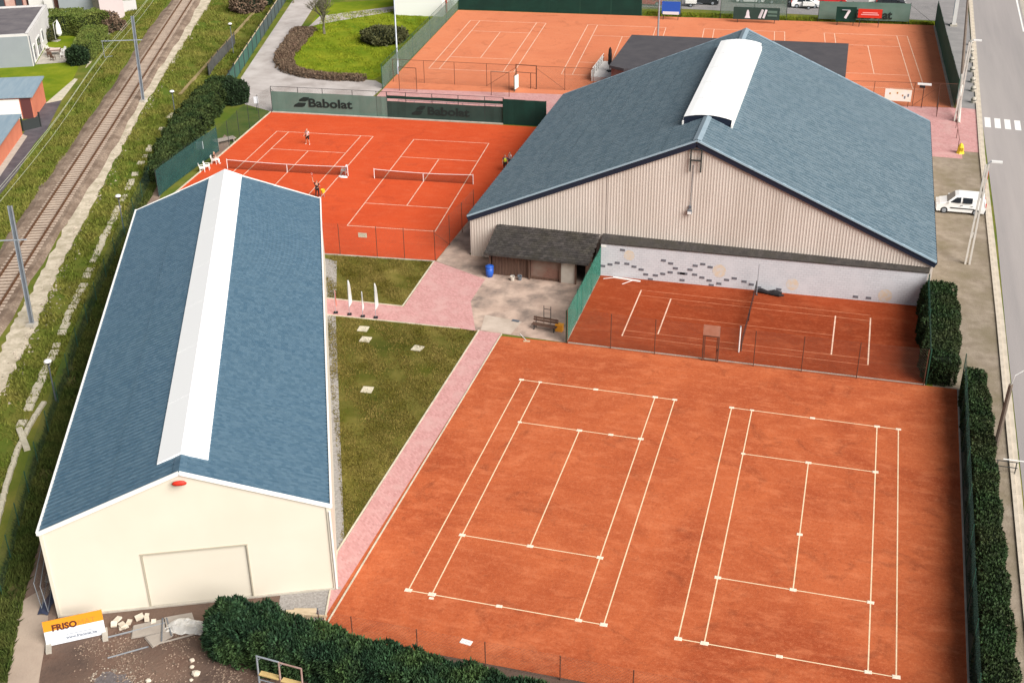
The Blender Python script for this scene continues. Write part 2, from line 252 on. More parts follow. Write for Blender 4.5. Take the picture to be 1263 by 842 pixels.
# ------------------------------------------------------------------ mesh building
class MB:
    def __init__(s): s.v = []; s.f = []
    def add(s, vs, fs):
        o = len(s.v); s.v += [tuple(p) for p in vs]; s.f += [tuple(i+o for i in f) for f in fs]; return s
    def box(s, c, d, rz=0.0, top=1.0):
        x, y, z = d[0]/2, d[1]/2, d[2]/2; ca, sa = math.cos(rz), math.sin(rz); vs = []
        for k in (-1, 1):
            t = top if k > 0 else 1.0
            for a, b in ((-1, -1), (1, -1), (1, 1), (-1, 1)):
                px, py = a*x*t, b*y*t; vs.append((c[0]+px*ca-py*sa, c[1]+px*sa+py*ca, c[2]+k*z))
        return s.add(vs, [(3, 2, 1, 0), (4, 5, 6, 7), (0, 1, 5, 4), (1, 2, 6, 5), (2, 3, 7, 6), (3, 0, 4, 7)])
    def bar(s, p, q, w, h, up=(0, 0, 1)):
        p, q = Vector(p), Vector(q); d = (q-p).normalized(); up = Vector(up)
        if abs(d.dot(up)) > 0.98: up = Vector((0, 1, 0))
        a = d.cross(up).normalized(); b = a.cross(d)
        vs = [e+a*i*w/2+b*j*h/2 for e in (p, q) for i, j in ((-1, -1), (1, -1), (1, 1), (-1, 1))]
        return s.add(vs, [(0, 1, 2, 3), (7, 6, 5, 4), (4, 5, 1, 0), (5, 6, 2, 1), (6, 7, 3, 2), (7, 4, 0, 3)])
    def tube(s, pts, r, n=8, cap=True):
        pts = [Vector(p) for p in pts]; rr = r if isinstance(r, (list, tuple)) else [r]*len(pts); vs = []; fs = []
        for i, p in enumerate(pts):
            d = (pts[min(i+1, len(pts)-1)]-pts[max(i-1, 0)]).normalized(); up = Vector((0, 0, 1)) if abs(d.z) < 0.95 else Vector((0, 1, 0))
            a = d.cross(up).normalized(); b = a.cross(d)
            for k in range(n): t = 2*math.pi*k/n; vs.append(p+a*math.cos(t)*rr[i]+b*math.sin(t)*rr[i])
        for i in range(len(pts)-1):
            for k in range(n): k2 = (k+1) % n; fs.append((i*n+k, i*n+k2, (i+1)*n+k2, (i+1)*n+k))
        if cap: fs.append(tuple(range(n-1, -1, -1))); fs.append(tuple(range((len(pts)-1)*n, len(pts)*n)))
        return s.add(vs, fs)
    def prism(s, poly, z0, z1):
        n = len(poly); a = sum(poly[i][0]*poly[(i+1) % n][1]-poly[(i+1) % n][0]*poly[i][1] for i in range(n))
        if a < 0: poly = poly[::-1]
        vs = [(p[0], p[1], z0) for p in poly]+[(p[0], p[1], z1) for p in poly]
        return s.add(vs, [tuple(range(n-1, -1, -1)), tuple(range(n, 2*n))]+[(i, (i+1) % n, (i+1) % n+n, i+n) for i in range(n)])
    def sheet(s, poly, z):
        n = len(poly); a = sum(poly[i][0]*poly[(i+1) % n][1]-poly[(i+1) % n][0]*poly[i][1] for i in range(n))
        if a < 0: poly = poly[::-1]
        return s.add([(p[0], p[1], z) for p in poly], [tuple(range(n))])
    def lathe(s, prof, c=(0, 0, 0), n=12):
        vs = []; fs = []
        for r, z in prof:
            for k in range(n): t = 2*math.pi*k/n; vs.append((c[0]+r*math.cos(t), c[1]+r*math.sin(t), c[2]+z))
        for i in range(len(prof)-1):
            for k in range(n): k2 = (k+1) % n; fs.append((i*n+k, i*n+k2, (i+1)*n+k2, (i+1)*n+k))
        fs.append(tuple(range(n-1, -1, -1))); fs.append(tuple(range((len(prof)-1)*n, len(prof)*n)))
        return s.add(vs, fs)
    def xf(s, fn): s.v = [tuple(fn(p)) for p in s.v]; return s
def mesh(name, mb):
    me = bpy.data.meshes.new(name); me.from_pydata(mb.v, [], mb.f); me.update(); return me
def link(name, me, mat, parent=None):
    if mat is not None and not me.materials: me.materials.append(mat)
    o = bpy.data.objects.new(name, me); C.objects.link(o)
    if parent is not None: o.parent = parent
    return o
def obj(name, mb, mat, parent=None, smooth=False):      # mesh in the parent's own coordinates
    me = mesh(name, mb)
    if smooth: me.polygons.foreach_set('use_smooth', [True]*len(me.polygons))
    return link(name, me, mat, parent)
def objw(name, mb, mat, parent, smooth=False):          # mesh given in world coordinates
    p = parent; Ml = []
    while p is not None: Ml.append((p.location.copy(), p.rotation_euler.z)); p = p.parent
    for loc, rz in reversed(Ml):
        ca, sa = math.cos(-rz), math.sin(-rz)
        mb.v = [((x-loc.x)*ca-(y-loc.y)*sa, (x-loc.x)*sa+(y-loc.y)*ca, z-loc.z) for x, y, z in mb.v]
    return obj(name, mb, mat, parent, smooth)
def tag(o, label, cat, group=None):
    o['label'] = label; o['category'] = cat
    if group: o['group'] = group
    return o
def thing(name, label, cat, loc=(0, 0, 0), rz=0.0, group=None):
    o = bpy.data.objects.new(name, None); C.objects.link(o); o.empty_display_size = 0.3
    if len(loc) == 2: loc = (loc[0], loc[1], 0)
    o.location = loc; o.rotation_euler = (0, 0, rz); return tag(o, label, cat, group)
def struct(name, mb, mat):
    o = obj(name, mb, mat); o['kind'] = 'structure'; return o
def dup(root, loc, rz, label, group=None):
    r = root.copy(); C.objects.link(r); r.location = loc if len(loc) == 3 else (loc[0], loc[1], 0); r.rotation_euler = (0, 0, rz); r['label'] = label
    if group: r['group'] = group
    for ch in list(root.children):
        c = ch.copy(); C.objects.link(c); c.parent = r
        for g in ch.children:
            d = g.copy(); C.objects.link(d); d.parent = c
    return r
def npmesh(name, V, nper, mat, parent=None, stuff=False):   # V: (faces*nper,3) separate small faces
    n = len(V)//nper; me = bpy.data.meshes.new(name)
    me.vertices.add(len(V)); me.vertices.foreach_set('co', np.asarray(V, dtype=np.float32).ravel())
    me.loops.add(len(V)); me.loops.foreach_set('vertex_index', np.arange(len(V), dtype=np.int32))
    me.polygons.add(n); me.polygons.foreach_set('loop_start', np.arange(0, len(V), nper, dtype=np.int32))
    me.update(calc_edges=True); me.validate()
    o = link(name, me, mat, parent)
    if stuff: o['kind'] = 'stuff'
    return o
def leaves(P, Nrm, size, up=0.4, spread=0.9, aspect=1.6):
    if up >= .95: aspect, size = 2.6, size*.85
    """small leaf quads at points P, turned loosely along the outward normals"""
    n = len(P); d = Nrm+rng.normal(0, spread, (n, 3)); d[:, 2] += up; d /= np.linalg.norm(d, axis=1)[:, None]
    t = rng.normal(0, 1, (n, 3)); a = np.cross(d, t); a /= np.linalg.norm(a, axis=1)[:, None]
    s = size*rng.uniform(0.55, 1.25, n)[:, None]
    L = d*s*aspect; W = a*s*0.5
    q = np.stack([P-W*0.3, P+L*0.45-W, P+L, P+L*0.5+W], 1)
    return q.reshape(-1, 3)
def text_mb(body, height, depth=0.0, shear=0.0, bold=0.0):
    cu_ = bpy.data.curves.new('lettering', 'FONT'); cu_.body = body; cu_.size = 1.0; cu_.offset = bold; cu_.resolution_u = 3; cu_.shear = shear
    ob = bpy.data.objects.new('lettering', cu_); C.objects.link(ob)
    dg = bpy.context.evaluated_depsgraph_get(); me = bpy.data.meshes.new_from_object(ob.evaluated_get(dg))
    bpy.data.objects.remove(ob); mb = MB(); mb.add([v.co[:] for v in me.vertices], [tuple(p.vertices) for p in me.polygons])
    xs = [v[0] for v in mb.v]; x0 = min(xs); cap = 0.69
    mb.v = [((v[0]-x0)*height/cap, v[1]*height/cap, 0.0) for v in mb.v]; mb.w = (max(xs)-x0)*height/cap
    return mb

# ------------------------------------------------------------------ setting: ground, railway, roads, courts
def poly(*p): return list(p)
b = MB(); b.sheet([(700*math.cos(t*math.pi/24)-20, 700*math.sin(t*math.pi/24)+60) for t in range(48)], 0.0)
ground = struct('ground', b, M_grass)
T0 = Vector((-80.05, 123.0, 0)); TD = Vector((0.3424, -0.9395, 0)); TN = Vector((0.9395, 0.3424, 0))
def trk(s, off, z): return T0+TD*s+TN*off+Vector((0, 0, z))
b = MB(); prof = [(-2.8, 0.01), (-1.95, 0.26), (1.6, 0.26), (2.15, 0.01)]
ns = 90; S0, S1 = -120.0, 190.0; vs = []; fs = []
for i in range(ns+1):
    s = S0+(S1-S0)*i/ns
    for k, (o, z) in enumerate(prof):
        j = 0.22*math.sin(s*1.7+k)+0.15*math.sin(s*0.61+2*k) if k in (0, 3) else 0
        vs.append(trk(s, o+j, z))
for i in range(ns):
    for k in range(3): fs.append((i*4+k, i*4+k+1, i*4+k+5, i*4+k+4))
b.add(vs, fs); railway = struct('railway', b, M_ballast)
for o in (-0.755, 0.755):
    b = MB(); b.bar(trk(S0, o, 0.37), trk(S1, o, 0.37), 0.075, 0.16); b.bar(trk(S0, o, 0.285), trk(S1, o, 0.285), 0.15, 0.02); obj('rail', b, M_rail, railway)
sl = MB(); sl.box((0, 0, 0), (2.5, 0.27, 0.16), top=0.93); slm = mesh('sleeper', sl); slm.materials.append(M_sleeper)
i = 0
for k in range(-50, 210):
    s = k*0.62; o = link('sleeper', slm, None, railway); o.location = trk(s, random.uniform(-.02, .02), 0.205+random.uniform(-.012, .008)); o.rotation_euler = (0, 0, math.atan2(TN.y, TN.x)+random.uniform(-.015, .015))
# pale gravel strip beside the ballast
b = MB(); L_ = [(-80.98, 134.27), (-79.03, 123.31), (-69.76, 97.84), (-61.95, 76.81), (-56.85, 62.58), (-53.59, 54.19), (-48.38, 41.92), (-44.37, 31.95), (-42.06, 26.16), (-40.66, 22.42), (-38.35, 16.74), (-35.24, 8.84)]
R_ = [(-77.87, 134.98), (-76.44, 123.90), (-66.53, 95.73), (-60.88, 78.72), (-55.68, 64.79), (-51.80, 54.63), (-46.97, 42.67), (-42.90, 31.99), (-40.83, 27.23), (-38.17, 21.11), (-35.59, 14.39), (-32.78, 6.88)]
vs = []; fs = []; n = 0
def dense(Ls, k=8):
    out = []
    for a, c in zip(Ls, Ls[1:]):
        for i in range(k): t = i/k; out.append((a[0]*(1-t)+c[0]*t, a[1]*(1-t)+c[1]*t))
    return out+[Ls[-1]]
Ld, Rd = dense(L_), dense(R_)
for a, c in zip(Ld, Rd):
    vs += [(a[0]+random.uniform(-.2, .2), a[1], 0.045), (c[0]+random.uniform(-.22, .22), c[1], 0.045)]
fs = [(2*i, 2*i+1, 2*i+3, 2*i+2) for i in range(len(Ld)-1)]
b.add(vs, fs); struct('gravel_path', b, M_ballpath)
# concrete cable trough with its cover slabs
tr = [(-54.69, 72.28), (-52.54, 65.56), (-49.71, 57.10), (-45.80, 46.66), (-42.45, 37.70), (-39.33, 29.96), (-37.15, 24.46), (-34.97, 19.28), (-32.87, 13.91), (-30.99, 9.10)]
trough = thing('cable_trough', 'line of broken pale concrete trough covers in the grass by the railway', 'cable trough', tr[0])
pts = dense(tr, 12); acc = 0; last = Vector((*pts[0], 0)); k = 0
slab = MB(); slab.box((0, 0, 0.06), (0.86, 0.62, 0.13), top=0.95); slabm = mesh('cover_slab', slab); slabm.materials.append(M_concpale)
for a, c in zip(tr, tr[1:]):
    A, B = Vector((*a, 0)), Vector((*c, 0)); d = (B-A); n = max(1, int(d.length/0.95)); ang = math.atan2(d.y, d.x)
    for i in range(n):
        if random.random() < (0.5 if A.y > 55 else 0.1): continue
        o = link('cover_slab', slabm, None, trough); p = A+d*((i+0.5)/n); o.location = (p.x-tr[0][0]+random.uniform(-.07, .07), p.y-tr[0][1]+random.uniform(-.07, .07), 0.01); o.rotation_euler = (random.uniform(-.04, .04), random.uniform(-.04, .04), ang+random.uniform(-.12, .12)); o.scale = (random.uniform(.8, 1.05), random.uniform(.75, 1.1), 1)
tr2 = [(-31.26, 12.39), (-30.63, 10.04), (-29.47, 6.74), (-27.66, 2.96), (-25.66, -0.83)]
bend = thing('concrete_edging', 'row of pale concrete edging blocks at the bottom left beside the grass fence strip', 'edging', tr2[0])
for a, c in zip(tr2, tr2[1:]):
    A, B = Vector((*a, 0)), Vector((*c, 0)); d = (B-A); n = max(1, int(d.length/0.8)); ang = math.atan2(d.y, d.x)
    for i in range(n):
        o = link('edging_block', slabm, None, bend); p = A+d*((i+0.5)/n); o.location = (p.x-tr2[0][0], p.y-tr2[0][1], 0.02); o.rotation_euler = (0, 0, ang+random.uniform(-.08, .08)); o.scale = (.92, .55, 1.3)
for nm, a, c, lab in (('concrete_beam', (-30.86, 8.92), (-28.80, 6.82), 'short pale concrete beam lying at the bend of the edging blocks'),):
    b = MB(); A = Vector((*a, .12)); B = Vector((*c, .12)); b.bar(A, B, .4, .2); o = obj(nm, b, M_concpale); tag(o, lab, 'beam')

# right-hand street
b = MB(); b.sheet([(33.9, -150), (75, -150), (75, 400), (38.5, 400), (35.6, 150), (34.35, 92), (34.05, 60), (33.6, 40), (33.1, 11)], 0.012); road = struct('road', b, M_road)
b = MB(); b.sheet([(27.9, -150), (33.2, -150), (32.5, 11), (33.1, 42), (33.6, 80.5), (28.2, 80.5)], 0.016); struct('verge', b, M_verge)
b = MB(); b.sheet([(31.8, 80.5), (33.6, 80.5), (33.9, 95.2), (31.8, 95.6)], 0.022); b.sheet([(-33.5, 77.5), (-16, 78.2), (31.8, 78.2), (31.8, 95.3), (29, 95.0), (-8, 91.5), (-16, 90.5), (-34.4, 87.0)], 0.0195); pink_pave = struct('pavement', b, M_pave)
b = MB(); b.sheet([(31.9, 95.2), (33.95, 95.2), (35.0, 150), (30.2, 150)], 0.02); struct('pavement', b, M_lot)
def lerp2(tab, y):
    for (y0, x0), (y1, x1) in zip(tab, tab[1:]):
        if y <= y1: return x0+(x1-x0)*(y-y0)/(y1-y0)
    return tab[-1][1]
KX = [(-30, 31.9), (11, 32.55), (42, 33.12), (80, 33.62), (150, 35.3), (180, 36.1)]
kerb = thing('kerb', 'pale stone kerb with gutter strip along the edge of the grey road', 'kerb', (33, 0, 0))
km = mesh('kerb_stone', MB().box((0, 0, 0.06), (0.24, 0.992, 0.13), top=0.98)); km.materials.append(M_kerb)
gm = mesh('gutter_stone', MB().box((0, 0, 0.0), (0.34, 0.992, 0.06))); gm.materials.append(M_kerb)
for k in range(-16, 158):
    y = k+0.5; x = lerp2(KX, y); a = -math.atan2(lerp2(KX, y+.5)-lerp2(KX, y-.5), 1)
    o = link('kerb_stone', km, None, kerb); o.location = (x-33, y, random.uniform(-.006, .006)); o.rotation_euler = (0, 0, a)
for k in range(-8, 79):
    y = 2*k+1.0; x = lerp2(KX, y); a = -math.atan2(lerp2(KX, y+.5)-lerp2(KX, y-.5), 1)
    o = link('gutter_stone', gm, None, kerb); o.location = (x+0.295-33, y, random.uniform(-.004, .004)); o.scale = (1, 2, 1); o.rotation_euler = (0, 0, a)
b = MB(); 
for k in range(5):
    x = 34.62+k*1.03; o = MB(); o.sheet([(x, 92.6-.12*k), (x+.62, 92.55-.12*k), (x+.52, 89.1-.1*k), (x-.1, 89.15-.1*k)], 0.018); obj('crossing_stripe', o, M_white, road)
b = MB(); b.sheet([(41.55, 132), (41.75, 132), (42.6, 170), (42.3, 170)], 0.018); obj('road_line', b, M_white, road)
b = MB(); b.sheet([(41.95, 131), (60, 128), (60, 190), (43.4, 190)], 0.03); struct('pavement', b, M_conc)
# parking area beyond the far courts
b = MB(); b.sheet([(-40, 131.5), (-10, 134.2), (31, 135.5), (34.6, 135.5), (36, 200), (-45, 200)], 0.014); struct('parking_lot', b, M_lot)

# clay areas
def court_area(name, pts, z, mat):
    o = MB(); o.sheet(pts, z); return struct(name, o, mat)
area_front = court_area('clay_court', [(-3.25, 29.75), (1.9, 29.92), (27.6, 30.1), (29.85, 30.1), (29.35, -4.4), (-3.6, -4.4)], 0.024, M_clay_front)
area_e = court_area('clay_court', [(1.85, 29.93), (27.6, 30.11), (27.65, 42.75), (1.85, 42.1)], 0.024, M_clay_practice)
area_mid = court_area('clay_court', [(-43.75, 75.4), (-11.9, 77.6), (-12.4, 41.4), (-22.34, 40.46), (-41.5, 39.0), (-42.65, 61.35)], 0.024, M_clay_mid)
area_far = court_area('clay_court', [(-37.5, 126.2), (30.05, 132.7), (31.5, 95.3), (-34.4, 87.0)], 0.024, M_clay_far)
def lines(parent, ox, oy, th, sx=1.0, sy=1.0, mat=M_line, w=0.06, singles=False, doubles=True, z=0.028, pads=None, net=True):
    L = 23.77*sy; D = 10.97*sx; S = 1.37*sx; h = L/2; sv = 6.4*sy; ca, sa = math.cos(th), math.sin(th)
    def seg(x0, y0, x1, y1, dz=0.0):
        a = Vector((x0, y0, 0)); c = Vector((x1, y1, 0)); d = (c-a).normalized(); nrm = Vector((-d.y, d.x, 0))*w/2
        o = MB(); o.sheet([tuple((p.x*ca-p.y*sa+ox, p.x*sa+p.y*ca+oy)) for p in (a-nrm, c-nrm, c+nrm, a+nrm)], z+dz); obj('line', o, mat, parent)
    x0, x1 = (0, D) if doubles else (S, D-S)
    seg(x0-w/2, 0, x1+w/2, 0); seg(x0-w/2, L, x1+w/2, L)
    if doubles: seg(0, w/2, 0, L-w/2); seg(D, w/2, D, L-w/2)
    seg(S, w/2, S, L-w/2); seg(D-S, w/2, D-S, L-w/2)
    seg(S+w/2, h-sv, D-S-w/2, h-sv); seg(S+w/2, h+sv, D-S-w/2, h+sv); seg(D/2, h-sv+w/2, D/2, h+sv-w/2)
    if pads:
        for (px, py, kx) in pads:
            o = MB(); W, H = 0.17*kx, 0.11*kx; x, y = px*sx, py*sy
            o.box((x*ca-y*sa+ox, x*sa+y*ca+oy, z+.012), (2*W, 2*H, .016), th+random.uniform(-.06, .06), top=.92); obj('line_pad', o, M_pad, parent)
PADS = [(0, 0, 1.2), (1.37, 0, 1.25), (5.2, 0, 1), (9.6, 0, 1.1), (10.97, 0, 1.2), (0, 23.77, 1), (1.37, 23.77, .8), (5.4, 23.77, 1), (9.6, 23.77, 1.1), (10.97, 23.77, 1),
        (1.37, 18.28, .8), (5.48, 18.28, 1.1), (9.6, 18.28, 1.1), (1.37, 5.48, 1.1), (5.48, 5.48, 1.1), (9.6, 5.48, 1.1)]
lines(area_front, 0, 0, 0, w=0.07, pads=PADS+[(7.6, 18.28, 1), (1.45, -.32, .8)])
lines(area_front, 14.934, -0.06, 0.002, w=0.07, pads=PADS+[(5.48, 10.6, 1)])
lines(area_mid, -38.229, 45.657, 0.083, w=0.09, mat=M_linew)
lines(area_mid, -24.036, 46.609, 0.083, w=0.09, mat=M_linew, doubles=False)
for ox, oy in ((-31.85, 96.3), (-14.95, 97.75), (1.25, 99.2), (17.45, 100.7)):
    lines(area_far, ox, oy, 0.083, 1.0, 1.03, mat=M_linew, w=0.10)
def flat(parent, pts, mat=M_linew, z=0.028, name='line'):
    o = MB(); o.sheet(pts, z); obj(name, o, mat, parent)
M_linefaint = pm('worn_line', (0.60, 0.25, 0.13), (0.45, 0.13, 0.06), 1.5, 0.9)
def hseg(y, x0, x1, w=.06, mat=M_linefaint): flat(area_e, [(x0, y-w/2), (x1, y-w/2), (x1, y+w/2), (x0, y+w/2)], mat)
def vseg(x, y0, y1, w=.1, mat=M_linew): flat(area_e, [(x-w/2, y0), (x+w/2, y0), (x+w/2, y1), (x-w/2, y1)], mat, .03)
for y in (40.15, 39.2, 33.0, 32.05): hseg(y, 5.64, 23.68)
hseg(36.1, 8.25, 21.0)
vseg(5.64, 32.05, 40.15); vseg(8.22, 33.0, 39.2); vseg(21.05, 33, 39.4); vseg(23.68, 32.1, 39.7)

# paths, lawns, yard
b = MB(); b.sheet([(-5.08, 30.2), (-3.32, 30.05), (-3.30, -3.7), (-4.0, -1.9), (-5.05, 2.2)], 0.02); struct('path', b, M_pave)
b = MB(); b.sheet([(-18.75, 32.4), (-17.8, 29.75), (-6.6, 30.15), (-3.3, 29.98), (-3.3, 30.2), (-7.2, 34.8), (-7.25, 39), (-9.8, 40.2), (-12.45, 41.4), (-12.1, 32.55)], 0.018); struct('path', b, M_pave)
b = MB(); b.sheet([(-7.2, 34.8), (-5.4, 30.2), (1.85, 29.95), (1.85, 43.4), (-10.0, 43.4), (-10.2, 78), (-12.3, 78), (-12.35, 41.4), (-9.8, 40.2), (-7.25, 39)], 0.021); struct('patio', b, M_patio)
b = MB(); b.sheet([(-5.4, 32.8), (-5.0, 30.3), (-2.6, 30.2), (-2.3, 32.4)], 0.0255); struct('patio', b, M_patio2)
ed = thing('path_edging', 'thin pale concrete edging along both sides of the pink paved path', 'edging', (-4.2, 14, 0))
for A, B in (((-5.12, 30.2), (-5.12, 2.2)), ((-5.12, 2.2), (-3.35, -3.9)), ((-3.27, 30.05), (-3.27, -3.9)), ((-17.7, 29.72), (-6.65, 30.12)), ((-18.7, 32.45), (-12.2, 32.6)), ((-12.2, 32.6), (-12.5, 41.2))):
    b = MB(); b.bar((*A, .03), (*B, .03), .09, .07); objw('edging_strip', b, M_concpale, ed)
b = MB(); b.sheet([(-22.0, 40.45), (-12.5, 41.3), (-12.2, 32.62), (-18.7, 32.45), (-20.3, 36)], 0.012); struct('lawn', b, M_lawn_olive)
b = MB(); b.sheet([(-17.7, 29.7), (-5.12, 30.15), (-5.12, 2.3), (-6.2, 5)], 0.012); struct('lawn', b, M_lawn_olive)
b = MB(); b.sheet([(-21.9, 39.6), (-20.6, 39.3), (-16.7, 29.7), (-5.1, 3.2), (-4.0, -1.2), (-3.3, -4), (-6, -4.0)], 0.016); struct('gravel_strip', b, M_grit)
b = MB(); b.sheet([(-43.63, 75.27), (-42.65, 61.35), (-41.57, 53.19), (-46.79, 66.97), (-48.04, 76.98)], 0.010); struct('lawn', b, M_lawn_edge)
b = MB(); b.sheet([(-47.9, 77.3), (-43.8, 75.6), (-30.5, 77.1), (-14, 78), (-34.5, 83.8), (-34.6, 88.0), (-36.5, 89.8), (-47.5, 89.8), (-51.5, 95.0), (-54.5, 105.0), (-60.5, 128.0), (-64.0, 140.0), (-67.0, 140.0), (-64.3, 127), (-53.3, 87.0), (-50.0, 79)], 0.014); b.sheet([(-56.11, 118.26), (-47.50, 126.31), (-46.46, 123.48), (-54.23, 113.89), (-55.19, 111.80)], 0.020); struct('driveway', b, M_drive)
b = MB(); b.sheet([(-36.9, 90.2), (-47.6, 90.4), (-50.6, 95), (-53.4, 105), (-58.6, 126), (-40, 134), (-38.3, 125), (-35.4, 98)], 0.016); struct('lawn', b, M_lawn)
b = MB(); b.sheet([(-47.86, 56.33), (-44.13, 46.04), (-35.24, 26.40), (-30.77, 15.63), (-25.09, 3.63), (-20.60, -6.31), (-17.78, -12.10), (-15.29, -11.90), (-17.23, -8.75), (-17.6, -6.8), (-35.7, 33.4), (-36.5, 36), (-41.5, 45), (-44.33, 52.51)], 0.013); struct('dirt_track', b, M_track)
b = MB(); b.sheet([(-19.51, -4.60), (-20.31, -6.58), (-17.78, -12.10), (-15.37, -11.92), (-17.27, -8.25)], 0.018); struct('dirt_track', b, M_trackc)
b = MB(); b.sheet([(-18.01, -6.99), (-17.6, -6.9), (-3.4, -0.6), (-3.25, -4.3), (20, -4.3), (29.4, -4.3), (30, -30), (-30, -30), (-24, -17), (-15.37, -11.92)], 0.009); struct('bare_ground', b, M_dirt)
b = MB(); b.sheet([((-12.04, -10.33)[0]+random.uniform(.7, 1.25)*math.cos(t*.4), (-12.04, -10.33)[1]-0.2+random.uniform(.45, .85)*math.sin(t*.4)) for t in range(16)], 0.015); struct('gravel_patch', b, pm('dark_grit', (.10, .085, .085), (.15, .13, .13), 5, .95, .9, 7))
# neighbours' yards on the far side of the track
b = MB(); b.sheet([(-71.58, 72.54), (-69.96, 73.57), (-65.42, 63.81), (-63.95, 59.22), (-60.59, 51.49), (-58.51, 45.63), (-54.11, 34.75), (-59.18, 39.21), (-63.39, 52.49), (-67.08, 61.72)], 0.014); struct('lane', b, M_darklane)
b = MB(); b.sheet([(-67.08, 61.72), (-66.23, 61.37), (-62.05, 51.13), (-57.96, 41.13), (-59.31, 42.23), (-63.69, 52.90)], 0.02); struct('pavement', b, M_conc)
b = MB(); b.sheet([(-71.12, 72.01), (-69.96, 73.57), (-72.95, 81.66), (-73.55, 81.87)], 0.02); struct('path', b, M_concpale)
b = MB(); b.sheet([(-82.02, 86.14), (-78.42, 88.15), (-81.25, 93.47), (-85.76, 94.06)], 0.03); struct('terrace', b, M_conc)
b = MB(); b.sheet([(-74.67, 85.99), (-75.41, 88.48), (-84.80, 111.61), (-87.02, 118.79), (-89.09, 119.92), (-87.31, 113.53), (-81.42, 100.69)], 0.016); struct('path', b, M_ballpath)
b = MB(); b.sheet([(-83.19, 80.28), (-91.45, 91.89), (-98.37, 113.55), (-91.10, 115.22), (-75.07, 84.78), (-70.14, 74.18), (-71.40, 72.26), (-77.06, 76.50)], 0.011); struct('lawn', b, M_lawn)

# ------------------------------------------------------------------ roofs and halls
def rib_roof(y0, y1, pitch, depth, lines_, rowstep=0.0):
    """ribbed sheets: lines_ = list of (x, z) from eave to ridge; ribs run down the slope; each row laps over the one below"""
    mb = MB(); n = int(round((y1-y0)/pitch)); p = (y1-y0)/n; ys = []
    for i in range(n):
        for f, h in ((0.0, 1), (0.56, 1), (0.64, 0), (0.93, 0)): ys.append((y0+(i+f)*p, h))
    ys.append((y1, 1)); m_ = len(ys)
    (xa, za), (xb, zb) = lines_[0], lines_[-1]; ln = math.hypot(xb-xa, zb-za); nx, nz = -(zb-za)/ln, (xb-xa)/ln
    if nz < 0: nx, nz = -nx, -nz
    for (x0, z0), (x1, z1) in zip(lines_, lines_[1:]):
        vs = []
        for (x, z), lift in (((x0, z0), rowstep), ((x1, z1), 0.0)):
            for y, h in ys: d = h*depth+lift; vs.append((x+nx*d, y, z+nz*d))
        o = len(mb.v); mb.v += vs; flip = (x1 > x0)
        for i in range(m_-1):
            f = (o+i, o+i+1, o+m_+i+1, o+m_+i); mb.f.append(f[::-1] if flip else f)
        if rowstep:      # the lip of the lap
            vs2 = [(v[0]-nx*(rowstep+depth), v[1], v[2]-nz*(rowstep+depth)) for v in vs[:m_]]; o2 = len(mb.v); mb.v += vs2
            for i in range(m_-1): f = (o+i, o+i+1, o2+i+1, o2+i); mb.f.append(f if flip else f[::-1])
    return mb
def subdiv(a, b_, n): return [(a[0]+(b_[0]-a[0])*i/n, a[1]+(b_[1]-a[1])*i/n) for i in range(n+1)]
# --- the long narrow hall on the left
LH = thing('tennis_hall', 'long narrow cream hall with ribbed blue roof and full length white ridge skylight', 'hall', (-10.64, -3.85, 0), R(24))
HW, HL, EV, RG = 7.42, 43.8, 5.6, 8.5
def gable(mb, w, ev, rg, y, t, door=None):
    # wall slab in the x-z plane with thickness t along +y, with an optional door opening
    out = [(-w, 0), (w, 0), (w, ev), (0, rg), (-w, ev)]
    if door:
        d0, d1, dh = door
        polys = [[(-w, 0), (d0, 0), (d0, dh), (-w, dh)], [(d1, 0), (w, 0), (w, dh), (d1, dh)], [(-w, dh), (d0, dh), (d1, dh), (w, dh), (w, ev), (0, rg), (-w, ev)]]
    else: polys = [out]
    for P in polys:
        n = len(P); mb.add([(x, y, z) for x, z in P]+[(x, y+t, z) for x, z in P], [tuple(range(n)), tuple(range(2*n-1, n-1, -1))]+[(i, i+n, (i+1) % n+n, (i+1) % n) for i in range(n)])
    return mb
b = MB(); gable(b, HW-.05, EV, RG-.06, 0, 0.2, (-2.6, 2.85, 3.55)); obj('gable_wall', b, M_cream, LH)
b = MB(); gable(b, HW-.05, EV, RG-.06, HL-.2, .2); obj('gable_wall', b, M_cream, LH)
b = MB(); b.box((-HW+.05, HL/2, EV/2), (.2, HL-.4, EV)); b.box((HW-.05, HL/2, EV/2), (.2, HL-.4, EV)); obj('side_wall', b, M_cream, LH)
b = MB(); b.box((0.125, .12, 1.79), (5.42, .1, 3.5)); dr = obj('sliding_door', b, M_cream_door, LH)
b = MB(); b.box((-2.63, .0, 1.79), (.07, .09, 3.6)); b.box((2.88, .0, 1.79), (.07, .09, 3.6)); b.box((.125, .0, 3.60), (5.6, .1, .07)); obj('door_frame', b, pm('door_seal', (.40, .36, .28)), dr)
b = MB(); b.box((0.1, -.05, .05), (15.0, .12, .1)); obj('wall_footing', b, M_conc, LH)
b = MB(); b.box((0, HL/2, EV-.35), (2*HW-.4, HL-.5, .06)); obj('ceiling', b, M_cream, LH)
for sd in (-1, 1):
    ln = subdiv((sd*(HW+.04), EV-.10), (sd*0.0, RG-.1), 2)
    obj('roof', rib_roof(-0.03, HL+.03, 0.38, 0.15, ln, .03), M_roof, LH)
    b = MB(); b.box((sd*(HW+.11), HL/2, EV+.03), (.11, HL+.2, .24)); obj('gutter', b, M_white, LH)
    for y in (-.07, HL+.07):
        b = MB(); b.bar((sd*(HW+.13), y, EV-.02), (0, y, RG+.05), .08, .22, (0, 0, 1)); obj('barge_board', b, M_white, LH)
b = MB(); sk = lambda x: RG-abs(x)*(RG-EV)/HW
